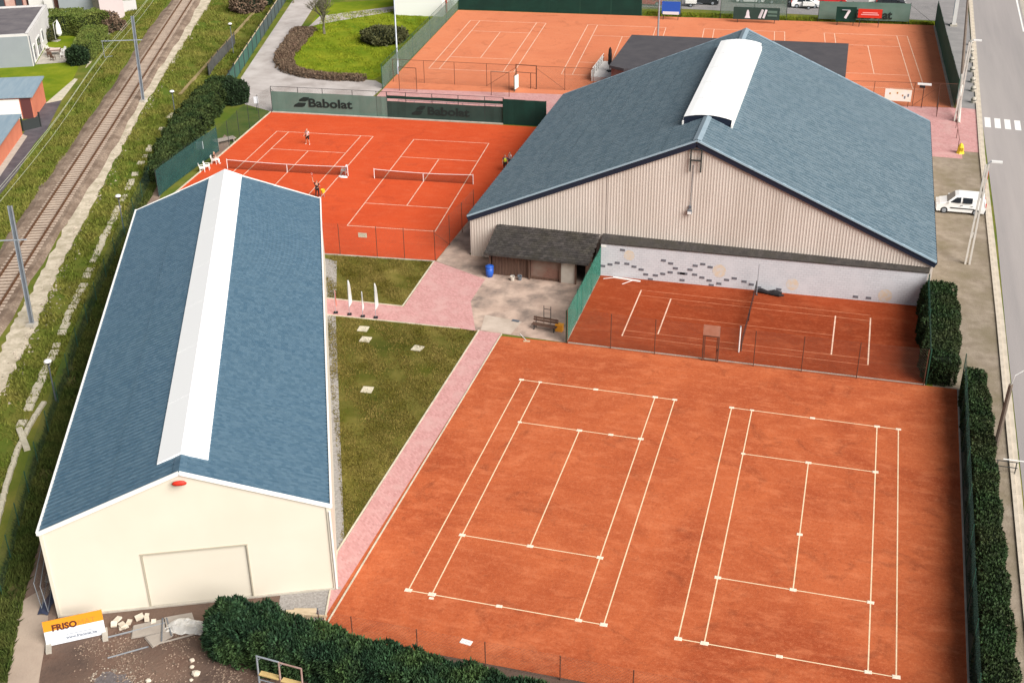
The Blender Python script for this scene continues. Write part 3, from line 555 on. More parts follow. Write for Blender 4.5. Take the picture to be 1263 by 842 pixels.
for y0, y1 in [(1.65+i*6.06, 1.65+(i+1)*6.06-.02) for i in range(7)]:
    z0 = .13; xs = (-1.32, -0.66, 0, .66, 1.32); n = len(xs)
    top = [(x, sk(x)+z0+.08*(1-abs(x)/1.32)) for x in xs]
    vs = [(x, y, z) for y in (y0, y1) for x, z in top]+[(x, y, sk(x)-.05) for y in (y0, y1) for x in xs]
    fs = [(i, i+1, n+i+1, n+i) for i in range(n-1)]+[(0, n, 3*n, 2*n), (n-1, 3*n-1, 4*n-1, 2*n-1)]+[(i, 2*n+i, 2*n+i+1, i+1) for i in range(n-1)]+[(n+i, n+i+1, 3*n+i+1, 3*n+i) for i in range(n-1)]
    o = MB(); o.add(vs, fs); obj('skylight_panel', o, M_skylight, LH)
b = MB(); 
for sd in (-1, 1): b.add([(0, -.05, RG+.10), (0, 1.63, RG+.10), (sd*.34, 1.63, sk(.34)+.085), (sd*.34, -.05, sk(.34)+.085)], [(0, 1, 2, 3)])
obj('ridge_cap', b, M_roof, LH)
b = MB(); b.tube([(HW-.02, -.12, EV-.3), (HW-.02, -.12, .1)], .05, 8); obj('downpipe', b, M_white, LH)
for x in (-HW+.02, HW-.09): b = MB(); b.box((x, -.03, EV/2), (.16, .09, EV)); obj('corner_trim', b, M_cream_door, LH)
b = MB(); b.lathe([(.02, -.14), (.3, -.1), (.34, 0), (.26, .1), (.03, .15)], (0, 0, 0), 10); b.xf(lambda p: (p[0]*1.15-.02, p[1]*.35-.3, p[2]+RG-.42)); obj('alarm_light', b, M_red, LH, True)
b = MB(); b.box((.22, -.27, RG-.46), (.14, .08, .1)); obj('alarm_cover', b, M_white, LH)

# --- the wide hall on the right
RH = thing('tennis_hall', 'wide beige ribbed hall with huge blue tiled roof and short white ridge skylight', 'hall', (9.05, 43.25, 0), 0)
W2, L2, E2, G2 = 18.95, 34.6, 3.75, 11.98
s2 = (G2-E2)/W2
def ribs_wall(mb, xs0, xs1, zb, ztop, pitch, y, d):
    n = int((xs1-xs0)/pitch); vs = []
    for i in range(n):
        for f, h in ((0, 0), (.5, 0), (.62, 1), (.88, 1)):
            x = xs0+(i+f)*pitch; vs.append((x, y-h*d))
    vs.append((xs1, y)); o = len(mb.v)
    for x, yy in vs: mb.v += [(x, yy, zb), (x, yy, ztop(x))]
    for i in range(len(vs)-1): mb.f.append((o+2*i, o+2*i+2, o+2*i+3, o+2*i+1))
zt = lambda x: G2-.12-abs(x)*s2
b = MB(); ribs_wall(b, -18.85, -7.15, 0.0, zt, .235, 0, .022); obj('wall_cladding', b, M_clad, RH)
b = MB(); ribs_wall(b, -7.1, 18.75, 2.9, zt, .235, 0, .022); obj('wall_cladding', b, M_clad, RH)
b = MB(); gable(b, 18.8, E2-.1, G2-.3, .08, .1); gable(b, 18.8, E2-.1, G2-.3, L2-.2, .1); b.box((-18.8, L2/2, E2/2-.05), (.14, L2-.4, E2-.1)); b.box((18.8, L2/2, E2/2-.05), (.14, L2-.4, E2-.1)); obj('wall', b, M_clad, RH)
for sd in (-1, 1):
    ln = subdiv((sd*(W2+.04), E2-.08), (0, G2-.08), 14)
    obj('roof', rib_roof(-.12, L2+.06, .56, .15, ln, .03), M_roof2, RH)
    for y, mt in ((-.16, 1), (L2+.1, 0)):
        b = MB(); b.bar((sd*(W2+.06), y+.02, E2-.3), (0, y+.02, G2-.31),   .1, .4); obj('barge_board', b, M_navy, RH)
        b = MB(); b.bar((sd*(W2+.08), y, E2-.0), (0, y, G2+.02), .2, .13); obj('barge_cap', b, M_trimblue, RH)
    b = MB(); b.box((sd*(W2+.09), L2/2, E2-.14), (.15, L2+.2, .2)); obj('gutter', b, M_navy, RH)
    for i in range(35):
        if sd > 0: pass
for y0, y1 in ((-.18, 5.85), (30.25, L2+.1)):
    b = MB()
    for sd in (-1, 1): b.add([(0, y0, G2+.15), (0, y1, G2+.15), (sd*.34, y1, G2+.15-.34*s2), (sd*.34, y0, G2+.15-.34*s2)], [(0, 1, 2, 3)])
    obj('ridge_cap', b, M_ridge, RH)
# skylight: low arch raised over the ridge
sx = 1.98
xs = [-sx+2*sx*i/8 for i in range(9)]
arch = lambda x: G2+.16-abs(x)*s2*.82 + .16*(1-(x/sx)**2) - 0.0
zs = [G2-.40+.29*(1-(x/sx)**2) for x in xs]
for k, (y0, y1) in enumerate([(5.9+i*4.86, 5.9+(i+1)*4.86-.015) for i in range(5)]):
    n = 9; vs = [(x, y, z+.25) for y in (y0, y1) for x, z in zip(xs, zs)]; fs = [(i, i+1, n+i+1, n+i) for i in range(n-1)]
    vs += [(-sx, y0, G2-sx*s2), (-sx, y1, G2-sx*s2), (sx, y0, G2-sx*s2), (sx, y1, G2-sx*s2)]; fs += [(0, n, 2*n+1, 2*n), (n-1, 2*n+2, 2*n+3, 2*n-1)]
    o = MB(); o.add(vs, fs); obj('skylight_panel', o, M_skylight, RH)
b = MB()
for y in (5.95, 30.15):
    b = MB(); n = 9; b.add([(x, y, z+.22) for x, z in zip(xs, zs)]+[(x, y, G2-abs(x)*s2-.1) for x in xs], [(i, n+i, n+i+1, i+1) for i in range(n-1)]); obj('skylight_end', b, M_navy, RH)
for sd in (-1, 1): b = MB(); b.bar((sd*(sx+.03), 5.75, G2-sx*s2+.18), (sd*(sx+.03), 30.2, G2-sx*s2+.18), .12, .4); obj('skylight_kerb', b, M_white, RH)
b = MB(); ly = -.22; lz = G2-1.05
for x in (-.42, .42): b.bar((x, ly, lz-1.5), (x, ly, lz+.35), .1, .1)
for z in (lz-.55, lz+.35): b.bar((-.42, ly, z), (.42, ly, z), .1, .1)
b.bar((-.42, -.02, lz-.5), (-.42, ly, lz-.5), .05, .05); b.bar((.42, -.02, lz-.5), (.42, ly, lz-.5), .05, .05); obj('hoist_frame', b, M_postdark, RH)
b = MB(); b.tube([(-.2, -.05, lz-1), (-.25, -.05, 6.5)], .02, 6); obj('cable', b, M_steeldark, RH)
b = MB(); b.box((-.25, -.2, 6.0), (.36, .28, .3)); b.box((-.25, -.12, 6.38), (.2, .14, .22)); lt = obj('floodlight', b, M_steeldark, RH)
b = MB(); b.box((-.25, -.36, 5.97), (.3, .05, .2)); obj('lens', b, M_white, lt)
# white practice wall in front of the gable
pw = thing('practice_wall', 'long white painted block wall with scattered dark bricks and beige target spots', 'wall', (1.83, 42.08, 0), math.atan2(.68, 25.78))
PL = 25.75
b = MB(); b.box((PL/2, .12, 1.5), (PL, .24, 3.0)); obj('block_wall', b, M_block, pw)
b = MB(); b.add([(-.05, -.06, 3.0), (PL+.1, -.06, 3.0), (PL+.1, 1.2, 3.42), (-.05, 1.6, 3.42), (-.05, -.06, 2.9), (PL+.1, -.06, 2.9), (PL+.1, 1.2, 2.95), (-.05, 1.6, 2.95)], [(0, 1, 2, 3), (4, 5, 1, 0), (7, 6, 5, 4), (0, 3, 7, 4), (1, 5, 6, 2)])
obj('coping', b, M_felt, pw)
b = MB(); b.box((.22, -.012, 2.72), (.42, .03, .2)); obj('white_plate', b, M_white, pw)
PB = [(0.16, 1.04), (0.76, 1.25), (1.37, 1.42), (2.18, 1.39), (2.76, 1.19), (3.34, 1.0), (3.76, 0.6), (4.56, 0.57), (5.16, 0.74), (5.75, 0.95), (5.17, 1.99), (5.77, 1.79), (6.16, 1.4), (6.58, 0.97), (6.81, 0.95), (7.01, 0.94), (7.38, 1.34), (7.78, 1.78), (8.37, 1.95), (8.97, 1.72), (7.8, 0.95), (8.38, 0.72), (8.98, 0.52), (9.8, 0.5), (10.38, 0.71), (10.98, 0.92), (11.76, 0.89), (12.39, 0.7), (12.99, 0.48), (14.6, 0.47), (1.74, 2.63), (1.32, 3.06), (4.14, 0.2), (6.77, 0.36), (9.3, 0.12), (20.7, 0.37), (21.51, 0.36)]
bkm = mesh('painted_brick', MB().box((0, -.008, 0), (.40, .03, .19))); bkm.materials.append(M_pbrick)
for x, z in PB:
    if z > 2.85: continue
    o = link('painted_brick', bkm, None, pw); o.location = (round(x/.2)*.2, 0, max(.1, round(z/.2)*.2-.1))
for x, z, r_ in ((2.36, 2.07, .45), (9.74, 1.44, .55), (15.61, .85, .5), (22.82, .62, .55)):
    b = MB(); n = 14; b.add([(x+r_*math.cos(t*2*math.pi/n), -.006, z+r_*1.05*math.sin(t*2*math.pi/n)) for t in range(n)], [tuple(range(n))]); obj('target_spot', b, M_patch, pw)

# --- lean-to shed against the wide hall
sh = thing('shed', 'low brown lean-to shed with dark shingle roof against the beige hall', 'shed', (-7.2, 39.4, 0))
def shp(y): return 2.25+(y)*0.235
b = MB()
rows = 14
for i in range(rows):
    y0 = -.1+i*4.2/rows; y1 = y0+4.2/rows+.05; n = 26
    for k in range(n):
        x0 = -.15+k*8.75/n+(.16 if i % 2 else 0); j = random.uniform(0, .02)
        b.add([(x0, y0, shp(y0)+.05+j), (x0+8.75/n-.02, y0, shp(y0)+.05+j), (x0+8.75/n-.02, y1, shp(y1)+.015), (x0, y1, shp(y1)+.015), (x0, y0, shp(y0)-.01), (x0+8.75/n-.02, y0, shp(y0)-.01)], [(0, 1, 2, 3), (4, 5, 1, 0)])
rf = obj('shingle', b, M_felt, sh); rf['kind'] = 'stuff'
b = MB(); b.add([(-.2, -.12, shp(-.12)), (8.6, -.12, shp(-.12)), (8.6, 3.95, shp(3.95)), (-.2, 3.95, shp(3.95)), (-.2, -.12, shp(-.12)-.14), (8.6, -.12, shp(-.12)-.14), (8.6, 3.95, shp(3.95)-.14), (-.2, 3.95, shp(3.95)-.14)], [(0, 1, 2, 3), (7, 6, 5, 4), (0, 4, 5, 1), (1, 5, 6, 2), (3, 2, 6, 7), (0, 3, 7, 4)]); obj('roof', b, M_felt, sh)
b = MB(); b.box((4.85, .72, .95), (2.55, .12, 1.55)); obj('brick_panel', b, M_woodred, sh)
b = MB(); b.box((4.85, .70, 1.76), (2.6, .16, .08)); obj('sill', b, M_wood, sh)
b = MB(); b.box((4.85, .7, .12), (2.6, .16, .24)); obj('plinth', b, M_wood, sh)
b = MB(); b.box((6.75, .62, 1.02), (1.22, .1, 2.0)); obj('door', b, M_whitedoor, sh)
k = 0; x = .25
while x < 3.45:
    wd = .27; b = MB(); b.box((x+wd/2, .72+.015*(k % 2), 1.02), (wd-.02, .05, 2.0)); obj('wall_board', b, M_wood, sh); x += wd; k += 1
b = MB(); b.box((4.3, 3.85, 1.4), (8.2, .1, 2.8)); b.box((.1, 2.3, 1.2), (.1, 3.1, 2.3)); b.box((8.2, 2.4, 1.2), (.1, 2.9, 2.3)); obj('back_wall', b, M_wood, sh)
for xx in (.12, 3.5, 6.12, 7.42, 8.3):
    b = MB(); b.box((xx, .5, 1.08), (.12, .12, 2.16)); obj('post', b, M_wood, sh)
def bin_(name, lab, cat, p, mat, h=1.0, r_=.32):
    t = thing(name, lab, cat, p); b = MB(); b.lathe([(r_*.75, 0), (r_*.95, h*.3), (r_, h*.85)], (0, 0, 0), 14); obj('barrel', b, mat, t, True)
    b = MB(); b.lathe([(r_*1.08, h*.85), (r_*1.05, h*.93), (r_*.5, h*1.02), (.02, h*1.04)], (0, 0, 0), 14); obj('lid', b, mat, t, True); return t
bin_('barrel', 'bright blue lidded barrel at the left end of the brown shed', 'barrel', (-7.04, 39.62), M_bluep, 1.05, .34)
for q, (px, mt, lab) in enumerate((((-5.00, 39.34), M_whitedoor, 'small pale bucket on the patio in front of the shed boards'), ((-4.43, 39.56), M_steeldark, 'small dark grey bucket on the patio in front of the shed'))):
    t = thing('bucket', lab, 'bucket', px, group='buckets by the shed'); b = MB(); b.lathe([(.14, 0), (.2, .38), (.21, .4), (.18, .4), (.13, .04)], n=10); obj('pail', b, mt, t); b = MB(); b.tube([(-.2, 0, .38), (-.1, 0, .52), (.1, 0, .52), (.2, 0, .38)], .012, 5); obj('handle', b, M_steel, t)
# park bench and odds on the patio
bn = thing('park_bench', 'dark wooden slatted park bench on the patio by the green fence', 'bench', (-0.25, 31.54), R(-6))
for i, (y, z, tx) in enumerate(((-.22, .45, 0), (-.06, .45, 0), (.10, .45, 0), (.24, .66, 1), (.28, .84, 1))):
    b = MB(); b.box((0, y, z), (2.0, .13 if not tx else .045, .045 if not tx else .14)); obj('slat', b, M_wood, bn)
for xx in (-.8, .8):
    for yy, zt_ in ((-.22, .43), (.2, .43)):
        b = MB(); b.bar((xx, yy, 0), (xx, yy+.02, zt_), .07, .07); obj('leg', b, M_postdark, bn)
    b = MB(); b.bar((xx, .2, .42), (xx, .33, .92), .06, .05); obj('back_support', b, M_postdark, bn)
st = thing('boot_rack', 'thin two-legged metal stand behind the dark bench', 'stand', (-0.33, 32.62), R(-5))
b = MB(); b.tube([(-.28, 0, 0), (-.28, 0, 1.5)], .03, 6); obj('leg', b, M_postdark, st); b = MB(); b.tube([(.28, 0, 0), (.28, 0, 1.5)], .03, 6); obj('leg', b, M_postdark, st)
for z in (.5, 1.25): b = MB(); b.tube([(-.28, 0, z), (.28, 0, z)], .025, 6); obj('rung', b, M_postdark, st)
cr_ = thing('crate', 'orange crate standing at the right end of the dark bench', 'crate', (0.86, 31.69), R(-5))
b = MB(); b.box((0, 0, .03), (.55, .4, .05)); 
for dx, dy, sx_, sy_ in ((0, -.19, .55, .03), (0, .19, .55, .03), (-.26, 0, .03, .36), (.26, 0, .03, .36)): b.box((dx, dy, .31), (sx_, sy_, .5))
obj('box', b, M_orangep, cr_)
b = MB(); b.box((0, 0, .57), (.6, .45, .04)); obj('rim', b, M_orangep, cr_)
hr = thing('hose_reel', 'pale round hose reel between the shed and the green fence', 'reel', (1.32, 42.07), R(-10))
b = MB(); b.lathe([(.14, -.1), (.14, .1)], n=12); b.xf(lambda p: (p[0], p[2], p[1]+.62)); obj('drum', b, M_black, hr)
b = MB(); b.tube([(.4*math.cos(t*math.pi/8), -.1, .62+.4*math.sin(t*math.pi/8)) for t in range(17)], .035, 6); obj('wheel', b, M_steel, hr)
b = MB(); b.tube([(-.25, 0, 0), (0, 0, .62), (.25, 0, 0)], .03, 6); obj('stand', b, M_postdark, hr)
b = MB(); b.box((0, 0, .02), (.6, .3, .03), R(-8)); o = obj('drain_cover', b, M_steeldark); o.location = (*(-2.81, 32.41), .02); tag(o, 'dark drain grate set in the grey patio concrete', 'drain')
br = thing('court_broom', 'white handled broom lying at the patio edge of the front court', 'broom', (-1.41, 29.89))
b = MB(); b.bar((-.5, .5, .05), (.28, -.45, .05), .04, .03); obj('handle', b, M_white, br); b = MB(); b.box((.3, -.5, .05), (.5, .14, .08), R(10)); obj('brush_head', b, M_timber, br)

# --- clubhouse behind the wide hall
ch = thing('clubhouse', 'low clubhouse with dark flat roof behind the wide blue hall', 'building', (-7.6, 91.0, 0), 0)
P = [(0, 0), (.0, 14.1), (26.6, 16.1), (26.8, 2.4), (1.9, -.9)]
b = MB(); b.prism([(.2, .3), (.2, 13.8), (26.4, 15.8), (26.6, 2.7), (2.0, -.6)], 0, 3.2); obj('wall', b, M_brownbrick, ch)
b = MB(); b.prism(P, 3.2, 3.5); obj('roof', b, M_flat, ch)
pr = obj('roof_vent', MB().tube([(21.5, 5, 3.5), (21.5, 5, 4.4)], .09, 8), M_steel, ch)
b = MB(); b.lathe([(.3, 0), (.3, .1), (.05, .3)], (21.5, 5, 4.4), 10); obj('cowl', b, M_white, pr)
tr_ = thing('terrace', 'small white railed terrace beside the dark roofed clubhouse', 'terrace', (-8.62, 99.22))
b = MB(); b.box((.6, .0, .3), (5.4, 7, .6)); obj('deck', b, M_palewall, tr_)
for k in range(7): 
    b = MB(); b.tube([(-2.0, -3.3+k*1.1, .6), (-2.0, -3.3+k*1.1, 1.6)], .03, 6); obj('railing_post', b, M_postdark, tr_)
b = MB(); b.box((-2.0, 0, 1.6), (.05, 6.8, .05)); b.box((-2.0, 0, 1.2), (.04, 6.8, .04)); obj('railing', b, M_white, tr_)
b = MB(); b.box((-2.12, 0, .85), (.05, 6.8, .9)); obj('railing_panel', b, M_white, tr_)
pa = thing('parasol', 'folded black parasol standing on the white terrace by the clubhouse', 'parasol', (*(-9.00, 98.45, 0.60),))
b = MB(); b.tube([(0, 0, 0), (0, 0, 2.9)], .04, 8); obj('pole', b, M_postdark, pa)
b = MB(); b.lathe([(.16, .75), (.26, 1.0), (.22, 1.7), (.24, 2.0), (.18, 2.7), (.05, 3.0)], n=10); obj('canopy', b, M_blackcloth, pa)
b = MB(); b.lathe([(.4, 0), (.4, .08), (.08, .16)], n=12); obj('base', b, M_postdark, pa)

# ------------------------------------------------------------------ fences
WIRES = {}
def wiremesh(h, bay, mat, step=.2, r_=.003):
    key = (round(h, 2), round(bay, 1), mat.name)
    if key in WIRES: return WIRES[key]
    mb = MB(); L = round(bay, 1)
    def strip(p, q):
        d = (Vector(q)-Vector(p)); a = Vector((-d.z, 0, d.x)).normalized()*r_; p, q = Vector(p), Vector(q); n = Vector((0, r_, 0))
        mb.add([p+a, p+n, p-a, p-n, q+a, q+n, q-a, q-n], [(0, 1, 5, 4), (1, 2, 6, 5), (2, 3, 7, 6), (3, 0, 4, 7)])
    n = int((L+h)/step)
    for i in range(1, n):
        c = i*step
        x0, z0 = (c, 0) if c <= L else (L, c-L); x1, z1 = (0, c) if c <= h else (c-h, h)
        strip((x0, 0, z0), (x1, 0, z1)); strip((L-x0, 0, z0), (L-x1, 0, z1))
    strip((0, 0, h), (L, 0, h)); strip((0, 0, h*.5), (L, 0, h*.5)); strip((0, 0, .03), (L, 0, .03))
    me = mesh('mesh_panel', mb); me.materials.append(mat); WIRES[key] = (me, L); return WIRES[key]
def fence(lab, pts, h, postm=M_post, wirem=M_wire, spacing=3.0, posts=None, pr=.032, rail=False, screens=(), wires=True, cat='fence', name='wire_fence', brace=(), group=None, kerb_=False):
    """pts: ground polyline. posts at spacing (or every given vertex). screens: (z0, z1, material, from_bay, to_bay)"""
    P = []
    if posts: P = [Vector((*p, 0)) for p in pts]
    else:
        for a, c in zip(pts, pts[1:]):
            A, B = Vector((*a, 0)), Vector((*c, 0)); n = max(1, round((B-A).length/spacing))
            P += [A+(B-A)*i/n for i in range(n)]
        P.append(Vector((*pts[-1], 0)))
    t = thing(name, lab, cat, tuple(P[0]), 0, group); O = P[0]
    pm_ = mesh('post', MB().tube([(0, 0, 0), (0, 0, h)], pr, 6)); pm_.materials.append(postm)
    for p in P: o = link('post', pm_, None, t); o.location = p-O
    for i, (a, c) in enumerate(zip(P, P[1:])):
        d = c-a; ang = math.atan2(d.y, d.x)
        if wires:
            me, L = wiremesh(h, d.length, wirem); o = link('mesh_panel', me, None, t); o.location = a-O; o.rotation_euler = (0, 0, ang); o.scale = (d.length/L, 1, 1)
        for z0, z1, mt, f0, f1 in screens:
            if f0 <= i < f1:
                b = MB(); n = Vector((d.y, -d.x, 0)).normalized(); nx = 4
                g0 = [a-O+d*k/nx+n*(.05+.02*math.sin(k*2+i)) for k in range(nx+1)]
                b.add([(p.x, p.y, z) for z in (z0, z1-.02*((i) % 2)) for p in g0]+[(p.x-n.x*.012, p.y-n.y*.012, z) for z in (z0, z1-.02*((i) % 2)) for p in g0],
                      [(k, k+1, nx+2+k, nx+1+k) for k in range(nx)]+[(2*nx+3+k, 2*nx+2+k, 3*nx+3+k, 3*nx+4+k) for k in range(nx)]); obj('windscreen', b, mt, t)
        if rail: b = MB(); b.tube([a-O+Vector((0, 0, h)), c-O+Vector((0, 0, h))], .025, 6); obj('top_rail', b, postm, t)
        if i in brace: b = MB(); b.tube([a-O+Vector((0, 0, h*.9)), c-O+Vector((0, 0, .1))], .02, 5); obj('brace', b, postm, t)
        if -i-1 in brace: b = MB(); b.tube([a-O+Vector((0, 0, .1)), c-O+Vector((0, 0, h*.9))], .02, 5); obj('brace', b, postm, t)
    if kerb_:
        for a, c in zip(pts, pts[1:]): b = MB(); b.bar((a[0]-O.x, a[1]-O.y, .05), (c[0]-O.x, c[1]-O.y, .05), .12, .12); obj('concrete_edge', b, M_conc, t)
    return t
fence('thin rusty wire fence between the front courts and the practice wall court', [(1.9, 29.85), (5.2, 29.88), (8.5, 29.83), (12.0, 29.85)], 2.9, posts=True, brace=())
fence('rusty wire fence right of the gate between front and practice wall courts', [(13.15, 29.82), (15.71, 29.83), (19.1, 29.87), (22.94, 29.9), (27.5, 30.05)], 2.9, posts=True)
b = MB(); b.bar((1.95, 29.97, .05), (27.6, 30.16, .05), .08, .06); o = obj('fence_kerb', b, M_conc); tag(o, 'thin concrete strip under the rusty fence behind the front courts', 'edging')
gt = thing('court_gate', 'dark framed gate in the rusty fence behind the front courts', 'gate', (12.57, 29.8, 0))
for xx in (-.55, .55): b = MB(); b.box((xx, 0, 1.05), (.09, .09, 2.1)); obj('gate_post', b, M_post, gt)
b = MB(); b.box((0, 0, 2.07), (1.1, .07, .07)); b.box((0, 0, .1), (.92, .05, .06)); b.box((-.44, 0, 1.05), (.06, .05, 1.9)); b.box((.44, 0, 1.05), (.06, .05, 1.9)); obj('gate_frame', b, M_post, gt)
me_, L_g = wiremesh(1.9, .9, M_wire); o = link('gate_mesh', me_, None, gt); o.location = (-.45, 0, .1)
b = MB(); b.box((0, -.03, 2.55), (1.2, .03, .85)); obj('board', b, pm('worn_board', (0.50, 0.27, 0.19), (0.42, 0.2, 0.13), 1.5, .8, alpha=.6), gt)
b = MB(); b.box((.5, -.07, 1.05), (.05, .08, .12)); obj('lock', b, M_black, gt)
fence('green netted fence between the patio and the practice wall court', [(1.8, 29.95), (1.8, 33.6), (1.82, 35.0), (1.82, 38.5), (1.82, 42.0)], 2.75, M_postgreen, M_wiregreen, posts=True, pr=.045, screens=((.15, 2.7, M_screen_net, 0, 4),), brace=(0,))
fence('green wire fence at the right end of the practice wall court', [(27.7, 42.6), (27.68, 36.5), (27.66, 30.2)], 2.9, M_postgreen, M_wiregreen, posts=True, pr=.045, screens=((.3, 2.8, M_screen_net, 0, 1),))
fence('rusty wire fence along the lawn side of the red middle courts', [(-22.34, 40.46), (-20.83, 40.62), (-17.5, 40.9), (-15.1, 41.15), (-12.42, 41.41)], 2.9, posts=True)
fence('rusty wire fence beside the red court and the beige hall', [(-12.42, 41.41), (-12.21, 44.79), (-12.03, 47.8), (-11.9, 51.0)], 2.9, posts=True, brace=(0,))
b = MB(); b.bar((-22.3, 40.35, .05), (-12.4, 41.3, .05), .1, .08); o = obj('court_edging', b, M_conc); tag(o, 'concrete edging between the red middle court and the small lawn', 'edging')
fence('netted green fence along the hedge side of the red middle courts', [(-43.06, 48.84), (-43.26, 50.76), (-43.42, 55.28), (-43.41, 61.93), (-42.97, 63.46), (-43.51, 66.94), (-43.65, 69.70), (-43.84, 72.54), (-43.6, 75.5)], 2.9, M_postdark, M_wiregreen, posts=True, screens=((.1, 2.7, M_bluenet, 0, 3),))
b = MB(); b.bar((-43.8, 75.4, .05), (-42.75, 61.4, .05), .14, .1); b.bar((-42.75, 61.4, .05), (-42.0, 50, .05), .14, .1); o = obj('court_edging', b, M_concpale); tag(o, 'pale edging on the left side of the red middle court', 'edging')
bf = fence('wire fence with pale see-through brand screen behind the left red court', [(-43.6, 75.55), (-40.4, 75.85), (-37.5, 76.1), (-34.0, 76.4), (-31.2, 76.6), (-30.0, 76.7)], 3.0, M_postdark, M_wire, posts=True, rail=True, pr=.04, screens=((.05, 2.45, M_screen_pale, 0, 5),), brace=(0,))
bf2 = fence('wire fence with dark green brand screen behind the right red court', [(-30.0, 76.75), (-27.8, 76.9), (-24.8, 77.15), (-21.8, 77.35), (-18.8, 77.6), (-16.7, 77.75)], 3.0, M_postdark, M_wire, posts=True, rail=True, pr=.04, screens=((.05, 1.95, M_screen_dark, 0, 5), (2.25, 2.6, M_screen, 0, 5)))
sol = fence('solid dark green windbreak at the right end of the red courts', [(-16.7, 77.6), (-14.3, 77.75), (-11.9, 77.9)], 2.9, M_postgreen, M_wiregreen, posts=True, pr=.05, screens=((.02, 2.9, M_screen, 0, 2),))
b = MB(); b.bar((-43.6, 75.4, .06), (-16.7, 77.55, .06), .25, .12); o = obj('court_edging', b, M_conc); tag(o, 'grey concrete edging at the foot of the brand screens behind the red courts', 'edging')
def logo_mb(s):
    # two slanted bars with a notch, the racket maker's mark
    mb = MB()
    for (x0, y0, x1, y1) in ((.35, .56, 1.25, 1.0), (.0, .0, 1.1, .44)):
        sl_ = .35
        pts_ = [(x0+sl_*y0, y0), (x1-.25+sl_*y0, y0), (x1+sl_*y0+.0, y0+.12), (x1+.02+sl_*y1, y1), (x0+.35+sl_*y1, y1), (x0+.08+sl_*y0, y0+.2)]
        mb.add([(a*s, c*s, 0) for a, c in pts_], [tuple(range(len(pts_)))])
    return mb
def print_on(parent, mb, x, y, z, ang, mat, name, off=.09):
    ca, sa = math.cos(ang), math.sin(ang); o = Vector((x, y, z))-parent.location
    mb.v = [(o.x+p[0]*ca+off*sa, o.y+p[0]*sa-off*ca, o.z+p[1]) for p in mb.v]; obj(name, mb, mat, parent)
a1 = math.atan2(1.15, 13.6)
lg = logo_mb(1.2); print_on(bf, lg, -41.0, 75.8, .75, a1, M_printdark, 'logo'); tx = text_mb('Babolat', .95, bold=.03); tx.v = [(v[0]*1.25, v[1], v[2]) for v in tx.v]; print_on(bf, tx, -39.2, 75.95, .85, a1, M_printdark, 'lettering')
a2 = math.atan2(1.0, 13.3)
lg = logo_mb(1.05); print_on(bf2, lg, -27.2, 76.95, .55, a2, M_printdark, 'logo'); tx = text_mb('Babolat', .88, bold=.03); tx.v = [(v[0]*1.25, v[1], v[2]) for v in tx.v]; print_on(bf2, tx, -25.3, 77.1, .65, a2, M_printdark, 'lettering')
# fences round the far courts
fence('rusty wire fence in front of the far courts left of their gate', [(-34.2, 89.9), (-30.3, 90.2), (-26.5, 90.45), (-22.5, 90.7), (-18.9, 90.95)], 2.8, posts=True, brace=(-4,), rail=True)
fence('rusty wire fence in front of the far courts right of their gate', [(-16.4, 91.1), (-13.0, 91.4), (-9.6, 91.7)], 2.8, posts=True, brace=(0,), rail=True)
g2 = thing('court_gate', 'rusty framed gate with white panel in front of the far courts', 'gate', (-17.65, 91.0, 0))
for xx in (-1.25, 1.25): b = MB(); b.box((xx, 0, 1.45), (.1, .1, 2.9)); obj('gate_post', b, M_post, g2)
b = MB(); b.box((0, 0, 2.85), (2.5, .08, .08)); b.box((0, 0, 1.95), (2.4, .06, .06)); b.box((.55, 0, 1.0), (.08, .06, 1.9)); obj('gate_frame', b, M_post, g2)
b = MB(); b.box((-.95, -.95, 1.05), (.06, 1.1, 1.6), R(-8)); obj('white_panel', b, M_white, g2)
b = MB(); b.bar((-1.2, -.1, .06), (-1.05, -1.6, .06), .05, .05); b.bar((-1.2, -.1, 1.95), (-1.05, -1.6, 1.95), .05, .05); b.bar((-1.05, -1.6, 0), (-1.05, -1.6, 2), .06, .06); obj('open_leaf', b, M_postgreen, g2)
for lab, p in (('rusty tube cage at the left corner between the middle and far courts', (-32.2, 86.6)), ('rusty tube cage beside the white gate panel of the far courts', (-20.96, 87.37))):
    t = thing('tube_cage', lab, 'frame', (*p, 0), group='tube cages between the courts')
    for xx in (0, 2.2): b = MB(); b.tube([(xx, 0, 0), (xx, 0, 2.9)], .04, 6); obj('post', b, M_post, t)
    b = MB(); b.tube([(0, 0, 2.9), (2.2, 0, 2.9)], .035, 6); obj('top_rail', b, M_post, t)
    me_, L_ = wiremesh(2.9, 2.2, M_wire); o = link('mesh_panel', me_, None, t)
rl = thing('railing', 'low grey tube railing along the path behind the dark brand screen', 'railing', (-30, 80.2, 0))
for i in range(8): b = MB(); b.tube([(i*1.9, i*.14, 0), (i*1.9, i*.14, 1.0)], .03, 6); obj('post', b, M_steeldark, rl)
b = MB(); b.tube([(0, 0, 1.0), (13.3, .98, 1.0)], .03, 6); obj('handrail', b, M_steeldark, rl)
fl = fence('green netted fence on the left side of the far courts', [(-34.5, 86.9), (-35.0, 93), (-35.6, 101), (-36.3, 110), (-37, 119), (-37.6, 126.3)], 3.0, M_postgreen, M_wiregreen, posts=True, pr=.05, rail=True, screens=((.1, 2.6, M_screen_thin, 0, 5),))
fbk = fence('tall fence with solid dark green screens at the far end of the far courts', [(-37.5, 126.4), (-33, 126.85), (-28.5, 127.3), (-24, 127.7), (-19.5, 128.1), (-15, 128.5), (-10.6, 128.95)], 3.0, M_postgreen, M_wiregreen, posts=True, pr=.05, screens=((.05, 3.0, M_screen, 0, 6),))
